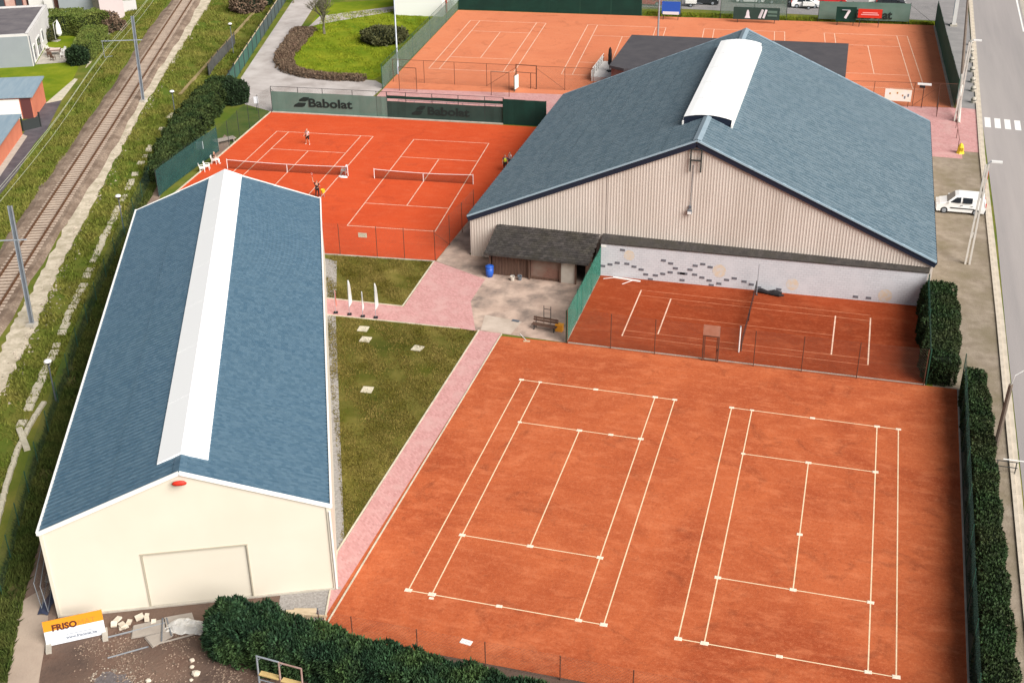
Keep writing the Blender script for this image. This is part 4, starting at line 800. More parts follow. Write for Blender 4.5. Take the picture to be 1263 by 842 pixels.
fbk2 = fence('fence with thin grey green screens in front of the parking lot', [(-10.6, 128.95), (-5, 129.5), (.6, 130.05), (5.3, 130.5), (9.8, 130.95), (14.2, 131.3), (18.7, 131.75), (22.5, 132.1), (26.5, 132.5), (30.05, 132.8)], 3.0, M_postdark, M_wiregreen, posts=True, pr=.045, screens=((1.0, 2.9, M_screen_thin, 0, 1), (.7, 2.9, M_screen_thin, 2, 4), (.4, 2.9, M_screen_pale, 5, 8)), brace=(8,))
frt = fence('tall dark green screen fence on the right side of the far courts', [(30.1, 132.7), (30.45, 123.5), (30.8, 114), (31.2, 104.5), (31.6, 95.2)], 3.4, M_postgreen, M_wiregreen, posts=True, pr=.05, screens=((.1, 3.4, pm('teal_windscreen', (.035, .13, .095), (.03, .11, .08), .4, .9, alpha=.9), 0, 4),))
b = MB(); b.bar((30.0, 132, .08), (31.35, 95.4, .08), .3, .16); o = obj('court_edging', b, M_conc); tag(o, 'grey concrete edging along the right side of the far courts', 'edging')
fence('rusty wire fence with hanging white board in front of the rightmost far court', [(19.8, 93.6), (22.5, 94.1), (26.9, 94.6), (29.6, 95.0), (31.6, 95.2)], 2.8, posts=True, rail=True, brace=(-3,))
bd = thing('notice_board', 'white and yellowish board hanging on the fence of the rightmost far court', 'board', (25.2, 94.2, 0))
b = MB(); b.box((0, 0, 1.35), (2.9, .06, 1.35)); obj('panel', b, pm('board_cream', (.80, .74, .58), (.78, .77, .74), .8, .6), bd)
for q, (x, z) in enumerate(((-.9, 1.5), (-.1, 1.6), (.5, 1.35), (.75, 1.15), (1.1, 1.4))): b = MB(); b.box((x, -.034, z), (.16, .012, .32 if q > 2 else .2)); obj('print_mark', b, M_signgrey if q > 2 else M_signthin, bd)
for xx in (-1.2, 1.2): b = MB(); b.box((xx, .06, 1.0), (.06, .06, 2.0)); obj('bracket', b, M_post, bd)
fl2 = thing('floodlight', 'white floodlight box on a post at the corner of the rightmost far court', 'floodlight', (27.9, 94.4, 0))
b = MB(); b.tube([(0, 0, 0), (0, 0, 2.6)], .05, 6); obj('pole', b, M_post, fl2); b = MB(); b.box((0, 0, 2.75), (1.5, .45, .14)); obj('housing', b, M_lampwhite, fl2); b = MB(); b.box((-.2, -.05, 2.52), (.6, .35, .3)); obj('lamp', b, M_black, fl2)
pf = fence('dark rusty fence line across the pink pavement by the yellow hydrant', [(31.6, 95.0), (31.5, 91.5), (31.45, 88), (31.4, 84.5), (31.45, 81.2)], 1.1, posts=True, wires=False, rail=True)
fence('short rusty fence stub on the pink pavement behind the blue roof corner', [(29.6, 94.8), (29.5, 91.5)], 1.6, posts=True, rail=True)
# driveway fence of green panels, and the small dark fence
dv = thing('panel_fence', 'dark green slatted panel fence with dark posts along the grey driveway', 'fence', (*(-52.44, 85.87), 0))
A, B = Vector((*(-50.92, 76.91), 0)), Vector((*(-65.48, 127.50), 0)); n = 17
for i in range(n):
    a = A+(B-A)*i/n; c = A+(B-A)*(i+1)/n; o = MB(); o.bar(a+Vector((0, 0, 0)), a+Vector((0, 0, 2.15)), .14, .14); objw('post', o, M_postdark, dv)
    o = MB(); o.bar(a+Vector((0, 0, .95)), c+Vector((0, 0, .95)), .05, 1.75); objw('panel', o, pm('green_panel', (.035, .10, .075), (.05, .13, .10), .4, .7) if i < 9 else pm('grey_panel', (.075, .10, .10), (.06, .085, .085), .5, .7), dv)
    o = MB(); o.bar(a+Vector((0, 0, 1.93)), c+Vector((0, 0, 1.93)), .09, .07); objw('top_board', o, M_timber if i > 2 else M_postdark, dv)
fence('short dark panel fence on the grass bank left of the driveway fence', [(-57.39, 86.46), (-58.41, 89.50), (-59.09, 92.36), (-60.10, 96.84), (-61.19, 101.13)], 1.7, M_postdark, M_wire, posts=True, pr=.07, screens=((.1, 1.5, pm('grey_brushwood', (.10, .10, .095), (.07, .07, .065), 1.5, .9), 0, 4),), name='panel_fence')
b = MB(); A, B = Vector((*(-57.14, 78.63), .12)), Vector((*(-68.56, 126.80), .12)); b.bar(A, B, .35, .2); o = obj('retaining_strip', b, pm('tan_strip', (.34, .25, .13), (.24, .19, .09), .6, .9)); tag(o, 'tan low edge strip running along the green driveway fence', 'edging')
# lower left fence on the weedy strip
fence('thin wire fence in the weedy strip between railway and narrow hall', [(-45.48, 51.54), (-42.69, 43.75), (-39.50, 35.24), (-36.23, 27.04), (-33.25, 19.72), (-30.08, 12.36), (-27.02, 5.45), (-24.20, -0.61), (-21.46, -6.18)], 1.9, M_postgreen, M_wiregreen, spacing=4.0, pr=.03)
# front fences: behind the bottom hedge, right edge
fence('row of thin dark posts with wire along the bottom edge of the front courts', [(-3.3, -4.5), (-1.45, -4.5), (2.15, -4.55), (5.8, -4.55), (9.7, -4.55), (13.4, -4.6), (17.2, -4.6), (21, -4.6), (25, -4.6), (29.3, -4.6)], 1.6, posts=True)
fence('green wire fence on concrete edge between front courts and right hedge', [(29.95, 30.1), (29.85, 26), (29.78, 22), (29.7, 18), (29.64, 14), (29.58, 10), (29.5, 6), (29.45, 2), (29.38, -2), (29.3, -5)], 2.9, M_postgreen, M_wiregreen, posts=True)
b = MB(); b.bar((29.8, 30.0, .05), (29.28, -4.6, .05), .1, .1); o = obj('court_edging', b, M_conc); tag(o, 'thin concrete edging on the right side of the front courts', 'edging')

# ------------------------------------------------------------------ hedges, bushes, trees, grass
def hedge(name, lab, cat, pts, width, h, leafm, per=150, size=.16, up=.4, wob=.12, corem=None, group=None, hs_=None):
    """pts: ground centre line; leaf skin over a dark inner body"""
    pts = [Vector((*p, 0)) for p in pts]; O = pts[0].copy(); t = thing(name, lab, cat, tuple(O), 0, group)
    ws = width if isinstance(width, (list, tuple)) else [width]*len(pts); hs2 = hs_ or [h]*len(pts)
    core = MB(); P = []; N = []
    for i, (a, c) in enumerate(zip(pts, pts[1:])):
        d = (c-a); L = d.length; d.normalize(); n = Vector((-d.y, d.x, 0)); nn = max(2, int(L/.8)); vs = []
        for k in range(nn+1):
            f = k/nn; p = a+(c-a)*f-O; ww = (ws[i]*(1-f)+ws[i+1]*f)/2-.14; hh = hs2[i]*(1-f)+hs2[i+1]*f-.14
            ww *= random.uniform(.86, 1.0); hh *= random.uniform(.92, 1.0)
            vs += [p+n*ww*-1, p+n*ww*-.95+Vector((0, 0, hh*.8)), p+n*ww*-.6+Vector((0, 0, hh)), p+n*ww*.6+Vector((0, 0, hh)), p+n*ww*.95+Vector((0, 0, hh*.8)), p+n*ww]
        core.add(vs, [(k*6+j, k*6+j+1, k*6+j+7, k*6+j+6) for k in range(nn) for j in range(5)]+[(0, 1, 2, 3, 4, 5), tuple(range(nn*6+5, nn*6-1, -1))])
        wa = (ws[i]+ws[i+1])/2; ha = (hs2[i]+hs2[i+1])/2
        cnt = int(per*L*(wa+2*ha)); f = rng.uniform(0, 1, cnt); s = rng.uniform(0, wa+2*ha, cnt)
        W_ = ws[i]*(1-f)+ws[i+1]*f; H_ = hs2[i]*(1-f)+hs2[i+1]*f
        side = np.where(s < ha, -1, np.where(s > ha+wa, 1, 0)); x = np.where(side == 0, (s-ha)/wa-.5, side*.5); z = np.where(side == -1, s/ha, np.where(side == 1, (s-ha-wa)/ha, 1.0))
        x = x*np.where(z > .8, 1-(z-.8)*.55, 1.0)
        lump = 1+wob*(np.sin(f*L*1.9+x*3)+.7*np.sin(f*L*4.3+z*5+i))*.7
        P.append(np.stack([a.x-O.x+d.x*f*L+n.x*x*W_*lump, a.y-O.y+d.y*f*L+n.y*x*W_*lump, z*H_*(.92+.08*lump)+rng.normal(0, .04, cnt)], 1))
        N.append(np.stack([n.x*side, n.y*side, (side == 0)*1.0], 1))
        for end, q, sg in ((0, a, -1), (1, c, 1)):
            if (i == 0 and end == 0) or (i == len(pts)-2 and end == 1):
                cnt = int(per*wa*ha*1.2); x = rng.uniform(-.5, .5, cnt); z = rng.uniform(0, 1, cnt); we = ws[i+end]; he = hs2[i+end]
                bul = sg*.25*np.cos(x*2.6)
                P.append(np.stack([q.x-O.x+n.x*x*we+d.x*bul, q.y-O.y+n.y*x*we+d.y*bul, z*he], 1)); N.append(np.tile([d.x*sg, d.y*sg, 0.0], (cnt, 1)))
    obj('inner_branches', core, corem or M_core, t)
    P = np.concatenate(P); N = np.concatenate(N); P[:, 2] = np.maximum(P[:, 2], .03)
    npmesh('foliage', leaves(P, N, size, up), 4, leafm, t, True); return t
hedge('hedge', 'dark green hedge with sheer left face beside the practice wall court', 'hedge', [(28.55, 42.9), (28.55, 38), (28.5, 34), (28.45, 30.6)], [2.2, 2.4, 2.2, 2.0], 2.15, M_leaf_hedge, 260, .11, wob=.2)
hedge('hedge', 'long narrow clipped hedge between the front courts and the roadside verge', 'hedge', [(30.6, 29.6), (30.7, 24), (30.65, 17), (30.6, 10), (30.5, 3), (30.4, -5)], [1.25, 1.4, 1.25, 1.35, 1.5, 1.8], 2.0, M_leaf_hedge, 260, .11, wob=.2)
hedge('hedge', 'feathery conifer hedge running along the bottom edge of the picture', 'hedge', [(-7.9, -6.6), (-6.0, -6.6), (-2, -7.0), (2.5, -7.25), (9, -7.75), (20, -8.4)], [2.2, 2.5, 2.3, 2.2, 2.2, 2.2], 2, M_leaf_conifer, 380, .115, 1.0, .2, hs_=[2.2, 2.35, 1.85, 1.75, 1.65, 1.6])
def bush(name, lab, cat, p, r_, h, leafm, n, size=.16, up=.4, core=True, group=None, cone=.0):
    t = thing(name, lab, cat, p, 0, group)
    if core:
        b = MB(); b.lathe([(r_*.7, 0), (r_*.82, h*.3), (r_*.72*(1-cone*.3), h*.6), (r_*.4*(1-cone*.6), h*.85), (.03, h*.93)], n=12); b.xf(lambda q: (q[0]*random.uniform(.9, 1.05), q[1]*random.uniform(.9, 1.05), q[2])); obj('inner_branches', b, M_core, t)
    d = rng.normal(0, 1, (n, 3)); d /= np.linalg.norm(d, axis=1)[:, None]; lump = 1+.12*np.sin(d[:, 0]*6+1)*np.sin(d[:, 1]*5+d[:, 2]*4)
    P = d*lump[:, None]*rng.uniform(.82, 1.03, n)[:, None]; P[:, 2] = (P[:, 2]+.75)/1.75; tz = np.clip(P[:, 2], 0, 1); k = 1-cone*tz**1.5
    P = np.stack([P[:, 0]*r_*k, P[:, 1]*r_*k, np.maximum(P[:, 2]*h, .04)], 1); npmesh('foliage', leaves(P, d, size, up), 4, leafm, t, True); return t
bush('conifer_bush', 'tallest shaggy conifer bush at the left end of the bottom hedge', 'bush', (-7.3, -6.75), 1.45, 3.1, M_leaf_conifer, 15000, .115, 1.0, cone=.55)
bush('conifer_bush', 'lighter shaggy conifer bulge in the bottom hedge right of its tallest bush', 'bush', (-5.0, -6.6), 1.25, 2.7, M_leaf_conifer, 9000, .115, 1.0, cone=.5)
hedge('hedge', 'big rough dark evergreen hedge along the dirt path near the narrow hall', 'hedge', [(-44.70, 51.74), (-47.03, 59.00), (-49.54, 67.69), (-51.27, 75.57), (-51.82, 79.91)], [2.2, 2.6, 3.0, 2.8, 2.6], 2.2, M_leaf_olive, 130, .17, .6, .3, hs_=[1.5, 1.8, 2.0, 2.1, 2.2])
bush('round_bush', 'rounded almost black yew bush at the corner of the grey driveway', 'bush', (-49.39, 77.60), 1.7, 2.8, M_leaf_dark, 6000, .15)
hedge('hedge', 'low brown leafless hedge bordering the driveway lawn', 'hedge', [(-54.90, 110.04), (-53.43, 102.95), (-51.85, 96.41), (-49.74, 92.32), (-46.93, 90.05), (-43.06, 89.18), (-38.09, 89.67)], [3.0, 2.6, 2.2, 2.0, 1.8, 1.6, 1.6],   .5, M_leaf_brown, 130, .13, .6, .2, corem=pm('twig_brown', (.09, .06, .045), (.12, .09, .06), 2, .9))
bush('round_bush', 'flat brownish green shrub in the middle of the driveway lawn', 'bush', (-42.01, 107.34), 3.1, 1.7, M_leaf_bush, 4200, .24)
bush('round_bush', 'dark bare shrub on the bank at the top of the driveway fence', 'bush', (-67.80, 118.55), 2.6, 2.4, M_leaf_brown, 2600, .25)
bush('round_bush', 'dark evergreen shrub squeezed behind the panel fence at the top', 'bush', (-67.69, 122.71), 1.8, 2.4, M_leaf_dark, 2000, .25)
def bare_tree(name, lab, p, h, seed, mat=M_bark, rr=.2, levels=5):
    rd = random.Random(seed); t = thing(name, lab, 'tree', p); tr = MB(); cw = MB()
    def grow(mb, a, d, L, r_, lv):
        b_ = a+d*L; mid = a+d*L*.5+Vector((rd.uniform(-1, 1), rd.uniform(-1, 1), rd.uniform(-.3, .6)))*L*.06
        mb.tube([a, mid, b_], [r_, r_*.85, r_*.66], 5 if lv > 2 else 3, False)
        if lv == 0: return
        for k in range(rd.choice((3, 3, 4)) if lv > 1 else 4):
            nd = (d+Vector((rd.uniform(-1, 1), rd.uniform(-1, 1), rd.uniform(-.25, .7)))*.75).normalized(); grow(cw, a+d*L*rd.uniform(.55, 1.0), nd, L*rd.uniform(.62, .95), r_*.6, lv-1)
    grow(tr, Vector((0, 0, 0)), Vector((.02, .02, 1)).normalized(), h*.24, rr, levels); obj('trunk', tr, mat, t); obj('crown', cw, mat, t); return t
bare_tree('bare_tree', 'leafless grey brown tree on the lawn beside the curving driveway', (-51.53, 109.03), 7.0, 3, pm('twig_grey', (.135, .12, .085), (.19, .17, .115), 3, .9))
bare_tree('bare_tree', 'smaller leafless tree behind the driveway at the top edge', (-63.30, 124.78), 4.5, 8, pm('twig_grey', (.135, .12, .085)), .14, 4)
# weedy strip and grass
def tufts(name, lab, n, fn, h0, h1, mat, wdt=.035):
    P = fn(n); n = len(P); a = rng.uniform(0, 6.283, n); l = rng.uniform(h0, h1, n); tilt = rng.normal(0, .45, (n, 2))
    dx, dy = np.cos(a)*wdt, np.sin(a)*wdt; z = np.zeros(n)+.01
    A = np.stack([P[:, 0]-dx, P[:, 1]-dy, z], 1); B = np.stack([P[:, 0]+dx, P[:, 1]+dy, z], 1); Cc = np.stack([P[:, 0]+tilt[:, 0]*l, P[:, 1]+tilt[:, 1]*l, z+l], 1)
    o = npmesh(name, np.stack([A, B, Cc], 1).reshape(-1, 3), 3, mat, None, True); o['label'] = lab; o['category'] = 'grass'; return o
def inpoly(P, poly_):
    x, y = P[:, 0], P[:, 1]; r_ = np.zeros(len(P), bool); j = len(poly_)-1
    for i in range(len(poly_)):
        xi, yi = poly_[i]; xj, yj = poly_[j]
        with np.errstate(divide='ignore', invalid='ignore'): r_ ^= ((yi > y) != (yj > y)) & (x < (xj-xi)*(y-yi)/(yj-yi+1e-12)+xi)
        j = i
    return r_
def scatter(poly_, clump=0.0):
    xs_ = [p[0] for p in poly_]; ys_ = [p[1] for p in poly_]
    def fn(n):
        out = []; tot = 0
        while tot < n:
            P = np.stack([rng.uniform(min(xs_), max(xs_), n), rng.uniform(min(ys_), max(ys_), n)], 1); P = P[inpoly(P, poly_)]
            if clump: v = np.sin(P[:, 0]*.9+np.sin(P[:, 1]*.7)*2)*np.sin(P[:, 1]*.6+1.3)+.6*np.sin(P[:, 0]*2.3+P[:, 1]*1.7); P = P[v+rng.normal(0, .6, len(P)) > clump-.5]
            out.append(P); tot += len(P)
        return np.concatenate(out)[:n]
    return fn
BANK = [(-76.44, 123.90), (-64.90, 90.22), (-55.25, 64.06), (-46.76, 42.33), (-42.62, 31.56), (-37.94, 20.77), (-35.00, 13.36), (-31.86, 5.63), (-24.46, -4.43), (-29.29, 6.30), (-32.08, 14.12), (-36.21, 24.70), (-41.39, 37.96), (-47.26, 55.28), (-51.56, 76.12), (-66.26, 126.24)]
tufts('grass', 'yellowish rough grass on the bank between the railway and the fences', 60000, scatter(BANK, .45), .10, .34, M_tuft, .06)
tufts('grass', 'yellow green rough grass on the far side of the railway track', 60000, scatter([(-83.10, 122.38), (-73.10, 95.39), (-63.74, 70.08), (-57.86, 55.08), (-51.05, 35.16), (-49.62, 29.78), (-56.71, 41.85), (-60.51, 52.47), (-64.44, 62.64), (-68.93, 73.50), (-74.16, 88.01), (-86.26, 116.34)], .4), .12, .4, M_tuft, .07)
STRIP = [(-47.02, 54.86), (-44.68, 48.01), (-41.65, 39.75), (-37.50, 28.85), (-33.81, 19.84), (-30.46, 12.26), (-27.32, 5.37), (-24.14, -1.24), (-21.35, -6.85), (-17.70, -12.08), (-17.15, -11.93), (-19.97, -6.49), (-23.36, 0.61), (-26.31, 7.08), (-29.84, 14.70), (-34.60, 25.84), (-41.48, 41.69), (-45.04, 52.33)]
tufts('weeds', 'dark green weedy strip along the wire fence beside the narrow hall', 42000, scatter(STRIP, .3), .15, .5, pm('weed_blades', (.045, .07, .016), (.085, .095, .025), .7, .9, island=.4, spec=.05), .07)
b = MB(); b.sheet(STRIP, .016); struct('weedy_strip', b, pm('weedy_soil', (.055, .068, .018), (.10, .09, .035), .8, .95, .9, 6, spec=.05))
tufts('grass', 'olive winter grass on the long lawn beside the pink path', 26000, scatter([(-17.6, 29.6), (-5.2, 30.05), (-5.2, 2.6), (-6.0, 5.2)], .3), .05, .14, M_tuft2, .035)
tufts('grass', 'olive winter grass on the small lawn beside the red middle court', 12000, scatter([(-21.6, 40.3), (-12.6, 41.2), (-12.3, 32.7), (-18.6, 32.6), (-20.2, 36)], .3), .05, .14, M_tuft2, .035)
tufts('grass', 'bright green grass on the lawn beside the curving driveway', 20000, scatter([(-37.2, 90.4), (-47.4, 90.6), (-50.2, 95), (-53, 105), (-56, 120), (-40, 128), (-38.3, 120), (-35.8, 98)], .3), .06, .18, M_tuft3, .06)
tufts('grass', 'short green grass strip between the far court fence and parking lot', 9000, scatter([(-10, 129.2), (30, 132.9), (30, 133.9), (-10, 131)], 0), .1, .45, M_tuft3, .08)
b = MB(); b.sheet([(-10.5, 129.0), (30.3, 132.9), (30.3, 134.2), (-10.5, 131.6)], .022); struct('lawn', b, M_lawn)
def gravel(name, lab, n, fn, s0, s1, mat, z=.02):
    P = fn(n); V = []
    base = np.array([[1, 0, 0], [-.5, .87, 0], [-.5, -.87, 0], [0, 0, .8]])
    sc_ = rng.uniform(s0, s1, len(P)); a = rng.uniform(0, 6.28, len(P)); q = base[None]*sc_[:, None, None]*rng.uniform(.6, 1.3, (len(P), 4, 1))
    x = q[..., 0]*np.cos(a)[:, None]-q[..., 1]*np.sin(a)[:, None]+P[:, :1]; y = q[..., 0]*np.sin(a)[:, None]+q[..., 1]*np.cos(a)[:, None]+P[:, 1:2]; zz = q[..., 2]+z
    W = np.stack([x, y, zz], -1); T = W[:, [[0, 1, 3], [1, 2, 3], [2, 0, 3]]].reshape(-1, 3); o = npmesh(name, T, 3, mat, None, True); o['label'] = lab; o['category'] = 'stones'; return o
gravel('stones', 'loose rubble and brown stones scattered on the soil before the narrow hall', 3000, scatter([(-16, -9), (-13, -6.5), (-3.6, -3), (-4.5, -9.5), (-12, -13)], .5), .02, .075, pm('rubble', (.16, .11, .08), (.27, .20, .15), 6, .9, island=.5), .012)
gravel('stones', 'pale stones ringing the dark gravel patch in the bottom left soil', 120, lambda n: np.stack([((-12.04, -10.33)[0]+1.05*np.cos(np.linspace(0, 6.28, n))+rng.normal(0, .2, n)), ((-12.04, -10.33)[1]-.2+.8*np.sin(np.linspace(0, 6.28, n))+rng.normal(0, .18, n))], 1), .03, .08, pm('pale_rubble', (.42, .36, .29), (.3, .25, .2), 6, .9, island=.4), .015)
gravel('stones', 'broken pale stones strewn along the gravel strip by the railway', 700, lambda n: np.concatenate([np.stack([np.linspace(a[0], c[0], n//len(Ld)+1)+rng.normal(0, .5, n//len(Ld)+1), np.linspace(a[1], c[1], n//len(Ld)+1)+rng.normal(0, .3, n//len(Ld)+1)], 1) for a, c in zip(Rd, Rd[1:])]), .05, .16, pm('pale_rubble', (.42, .36, .29)), .02)

# ------------------------------------------------------------------ poles, masts, lamps
def mast(lab, base, top, arm_z, side_len, group):
    p = Vector((*base, 0)); q = Vector(top); t = thing('catenary_mast', lab, 'mast', tuple(p), 0, group); d = q-p
    ax = Vector((TN.x, TN.y, 0)).normalized(); b = MB()
    L1 = lambda o: (Vector(o), Vector(o)+d)
    for o in (-.14, .14): b.bar(ax*o, d+ax*o, .05, .2, TD)
    obj('pole', b, M_steel, t); b = MB(); b.bar((0, 0, 0), d, .24, .06, TD); obj('web', b, M_steeldark, t)
    b = MB(); b.box((0, 0, .12), (.8, .8, .3), 0, .8); obj('foundation', b, M_conc, t)
    f = d*(arm_z/d.z); e = f-TN*side_len; b = MB(); b.tube([f+TN*.8, e], .055, 6); obj('arm', b, M_steel, t)
    b = MB(); b.tube([e+TN*.1, e+TN*.1+Vector((0, 0, -1.9))], .03, 6); ob = obj('drop_bar', b, M_steel, t)
    b = MB(); b.tube([e+TN*.1+Vector((0, 0, -1.9)), e+TN*1.0+Vector((0, 0, -1.75))], .03, 6); obj('registration_arm', b, M_steel, t)
    for k in (.25, .6): b = MB(); b.lathe([(.05, -.12), (.11, -.06), (.05, 0), (.11, .06), (.05, .12)], tuple(e+TN*(k+.2)), 8); obj('insulator', b, M_steeldark, t)
    return t
mast('grey railway mast with long arm over the track beside the grey house', (-60.10, 75.32), (-60.53, 76.41, 9.80), 7.1, 3.9, 'railway masts beside the track')
mast('leaning blue grey railway mast at the left edge beside the narrow hall', (-38.98, 22.29), (-39.09, 22.81, 9.80), 7.1, 3.9, 'railway masts beside the track')
wr = thing('overhead_wires', 'pair of thin pale overhead wires strung above the railway track', 'wires', tuple(T0))
for off, z in ((0.0, 5.3), (.25, 6.6), (-.75, 5.35)):
    b = MB(); pts_ = [trk(s, off-.8, z+.25*math.cos(s*.12))-T0 for s in range(-60, 180, 6)]; b.tube(pts_, .016, 4, False); obj('wire', b, pm('wire_pale', (.50, .52, .40), None, 1, .5), wr)
def globe_lamp(lab, base, h, cap=M_lampwhite):
    t = thing('street_lamp', lab, 'lamp', base, 0, 'globe lamps along the dirt path'); b = MB(); b.tube([(0, 0, 0), (0, 0, h)], [.06, .045], 8); obj('pole', b, M_steeldark, t)
    b = MB(); b.lathe([(.06, -.1), (.26, -.05), (.28, 0), (.2, .1), (.03, .15)], (0, 0, h+.1), 14); obj('lamp_head', b, cap, t, True)
    b = MB(); b.lathe([(.08, -.26), (.25, -.06), (.05, -.05)], (0, 0, h+.1), 12); obj('lamp_shade', b, M_black, t); return t
globe_lamp('white capped path lamp rising from weeds left of the narrow hall middle', (-30.37, 12.51), 3.3)
globe_lamp('white capped path lamp near the far left corner of the narrow hall', (-41.93, 40.62), 3.3)
globe_lamp('white capped path lamp above the grass by the dark evergreen hedge', (-53.07, 70.28), 3.2)
globe_lamp('white capped path lamp beside the green driveway panel fence', (-59.18, 96.66), 3.9)
def lattice_pole(lab, base, top, arm, head=True):
    p = Vector((*base, 0)); d = Vector(top)-p; t = thing('street_lamp', lab, 'lamp', tuple(p), 0, 'concrete street lamps by the road')
    for o in (-.17, .17): b = MB(); b.bar((o, 0, 0), d+Vector((o*.55, 0, 0)), .15, .16); obj('leg', b, M_concpole, t)
    b = MB()
    for k in range(3, 10, 2): f = k/10; b.bar(d*f-Vector((.17-.07*f, 0, 0)), d*f+Vector((.17-.07*f, 0, 0)), .08, .5)
    obj('cross_piece', b, M_concpole, t)
    a = Vector(arm); b = MB(); b.tube([d, d+Vector((a.x*.5, a.y*.5, a.z*.9)), d+a], .04, 6); obj('arm', b, M_steel, t)
    b = MB(); b.box(tuple(d+a+Vector((.35, 0, 0))), (.85, .3, .14)); obj('lamp_head', b, M_lampwhite, t); return t
lattice_pole('white two-legged concrete lamp pole in front of the parked white van', (31.26, 51.82), (31.53, 52.62, 8.60), (.35, .1, .25))
lattice_pole('white two-legged concrete lamp pole at the top right by the pavement', (31.54, 90.35), (31.77, 91.22, 8.60), (.35, .1, .2))
wp = thing('utility_pole', 'leaning brown utility pole beside the right hedge with curved lamp arm', 'pole', (31.49, 20.75)); d_ = Vector((31.59, 20.22, 6.30))-wp.location
b = MB(); b.tube([(0, 0, 0), d_], [.17, .13], 8); obj('pole', b, M_woodpole, wp)
b = MB(); b.tube([d_*.97, d_+Vector((.15, .1, .6)), d_+Vector((.6, .2, .95)), d_+Vector((1.5, .3, 1.0))], .035, 6); ar = obj('arm', b, M_lampwhite, wp); b = MB(); b.box(tuple(d_+Vector((1.8, .3, 1.0))), (.7, .25, .12)); obj('lamp_head', b, M_lampwhite, wp)
up = thing('utility_pole', 'tall dark utility pole with pale foot on the top right pavement', 'pole', (31.78, 89.83)); d_ = Vector((32.36, 115.78, 10.50))-up.location
b = MB(); b.tube([(0, 0, 0), d_*.3], [.2, .18], 8); obj('foot', b, M_concpole, up); b = MB(); b.tube([d_*.3, d_], [.18, .12], 8); obj('pole', b, M_woodpole, up)
rs = thing('road_sign', 'small red backed road sign on a post behind the parked van', 'sign', (33.21, 66.84)); b = MB(); b.tube([(0, 0, 0), (0, 0, 2.9)], .04, 6); obj('post', b, M_steel, rs); b = MB(); b.box((0, 0, 2.6), (.12, .5, .75)); obj('panel', b, M_red, rs); b = MB(); b.box((0, 0, 1.5), (.1, .3, .6)); obj('lower_panel', b, pm('salmon', (.62, .28, .22)), rs)
def flood_mast(lab, base, top):
    p = Vector((*base, 0)); d = Vector(top)-p; t = thing('floodlight_mast', lab, 'mast', tuple(p), 0, 'floodlight masts by the far courts'); b = MB(); b.tube([(0, 0, 0), d], [.13, .09], 8); obj('pole', b, M_steel, t)
    b = MB(); b.bar(d+Vector((-1, 0, 0)), d+Vector((1, 0, 0)), .1, .1); obj('cross_arm', b, M_steel, t)
    for x in (-.8, 0, .8): b = MB(); b.box(tuple(d+Vector((x, -.2, -.1))), (.5, .3, .4)); obj('lamp', b, M_lampwhite, t)
flood_mast('grey floodlight mast on the lawn side of the far courts', (-34.74, 92.97), (-36.95, 98.76, 9.80))
flood_mast('grey floodlight mast rising behind the dark clubhouse roof', (-5.6, 113.5), (-5.65, 113.6, 11.5))
for p, nth in (((34.40, 123.25), 'farthest'), ((34.28, 119.20), 'second farthest'), ((34.16, 114.94), 'third farthest'), ((34.07, 110.51), 'middle'), ((33.93, 105.92), 'third nearest'), ((33.82, 102.22), 'second nearest'), ((33.68, 97.72), 'nearest')):
    t = thing('bollard', nth+' of the seven low grey bollards counted from the zebra crossing', 'bollard', p, 0, 'bollards along the road by the far courts')
    b = MB(); b.lathe([(.3, 0), (.3, .45), (.22, .62), (.05, .7)], n=10); obj('body', b, M_conc, t); b = MB(); b.lathe([(.32, .34), (.32, .42)], n=10); obj('band', b, M_postdark, t)
bb = thing('billboard', 'tall narrow pale board seen edge-on in the paved lot at the top right', 'billboard', (32.54, 133.20)); b = MB(); b.box((0, 0, 2.2), (.5, .8, 4.4)); obj('panel', b, M_palewall, bb); b = MB(); b.box((-.26, 0, 2.6), (.05, .55, 2.4)); obj('print', b, pm('print_blue', (.25, .38, .55)), bb); b = MB(); b.box((0, 0, .12), (.9, 1.2, .24)); obj('base', b, M_conc, bb)
hy = thing('hydrant', 'yellow hydrant cover on the edge of the pink pavement', 'hydrant', (31.62, 79.92)); b = MB(); b.lathe([(.45, 0), (.36, .15), (.3, .6), (.2, .95), (.04, 1.1)], n=7); obj('cover', b, M_yellow, hy); b = MB(); b.box((.1, -.3, .5), (.3, .08, .3)); obj('plate', b, pm('yellow_dark', (.45, .3, .02)), hy)
# small railing on the verge
vr = thing('railing', 'small dark tube rail with white bar on the verge by the brown pole', 'railing', (31.75, 20.16)); 
for xx in (0, 1.1): b = MB(); b.tube([(xx, 0, 0), (xx, 0, .9)], .035, 6); obj('post', b, M_postdark, vr)
for zz in (.5, .9): b = MB(); b.tube([(-.1, 0, zz), (1.2, 0, zz)], .03, 6); obj('rail', b, M_postdark, vr)
b = MB(); b.tube([(.3, .15, .95), (2.2, .15, .95)], .035, 6); obj('bar', b, M_white, vr)
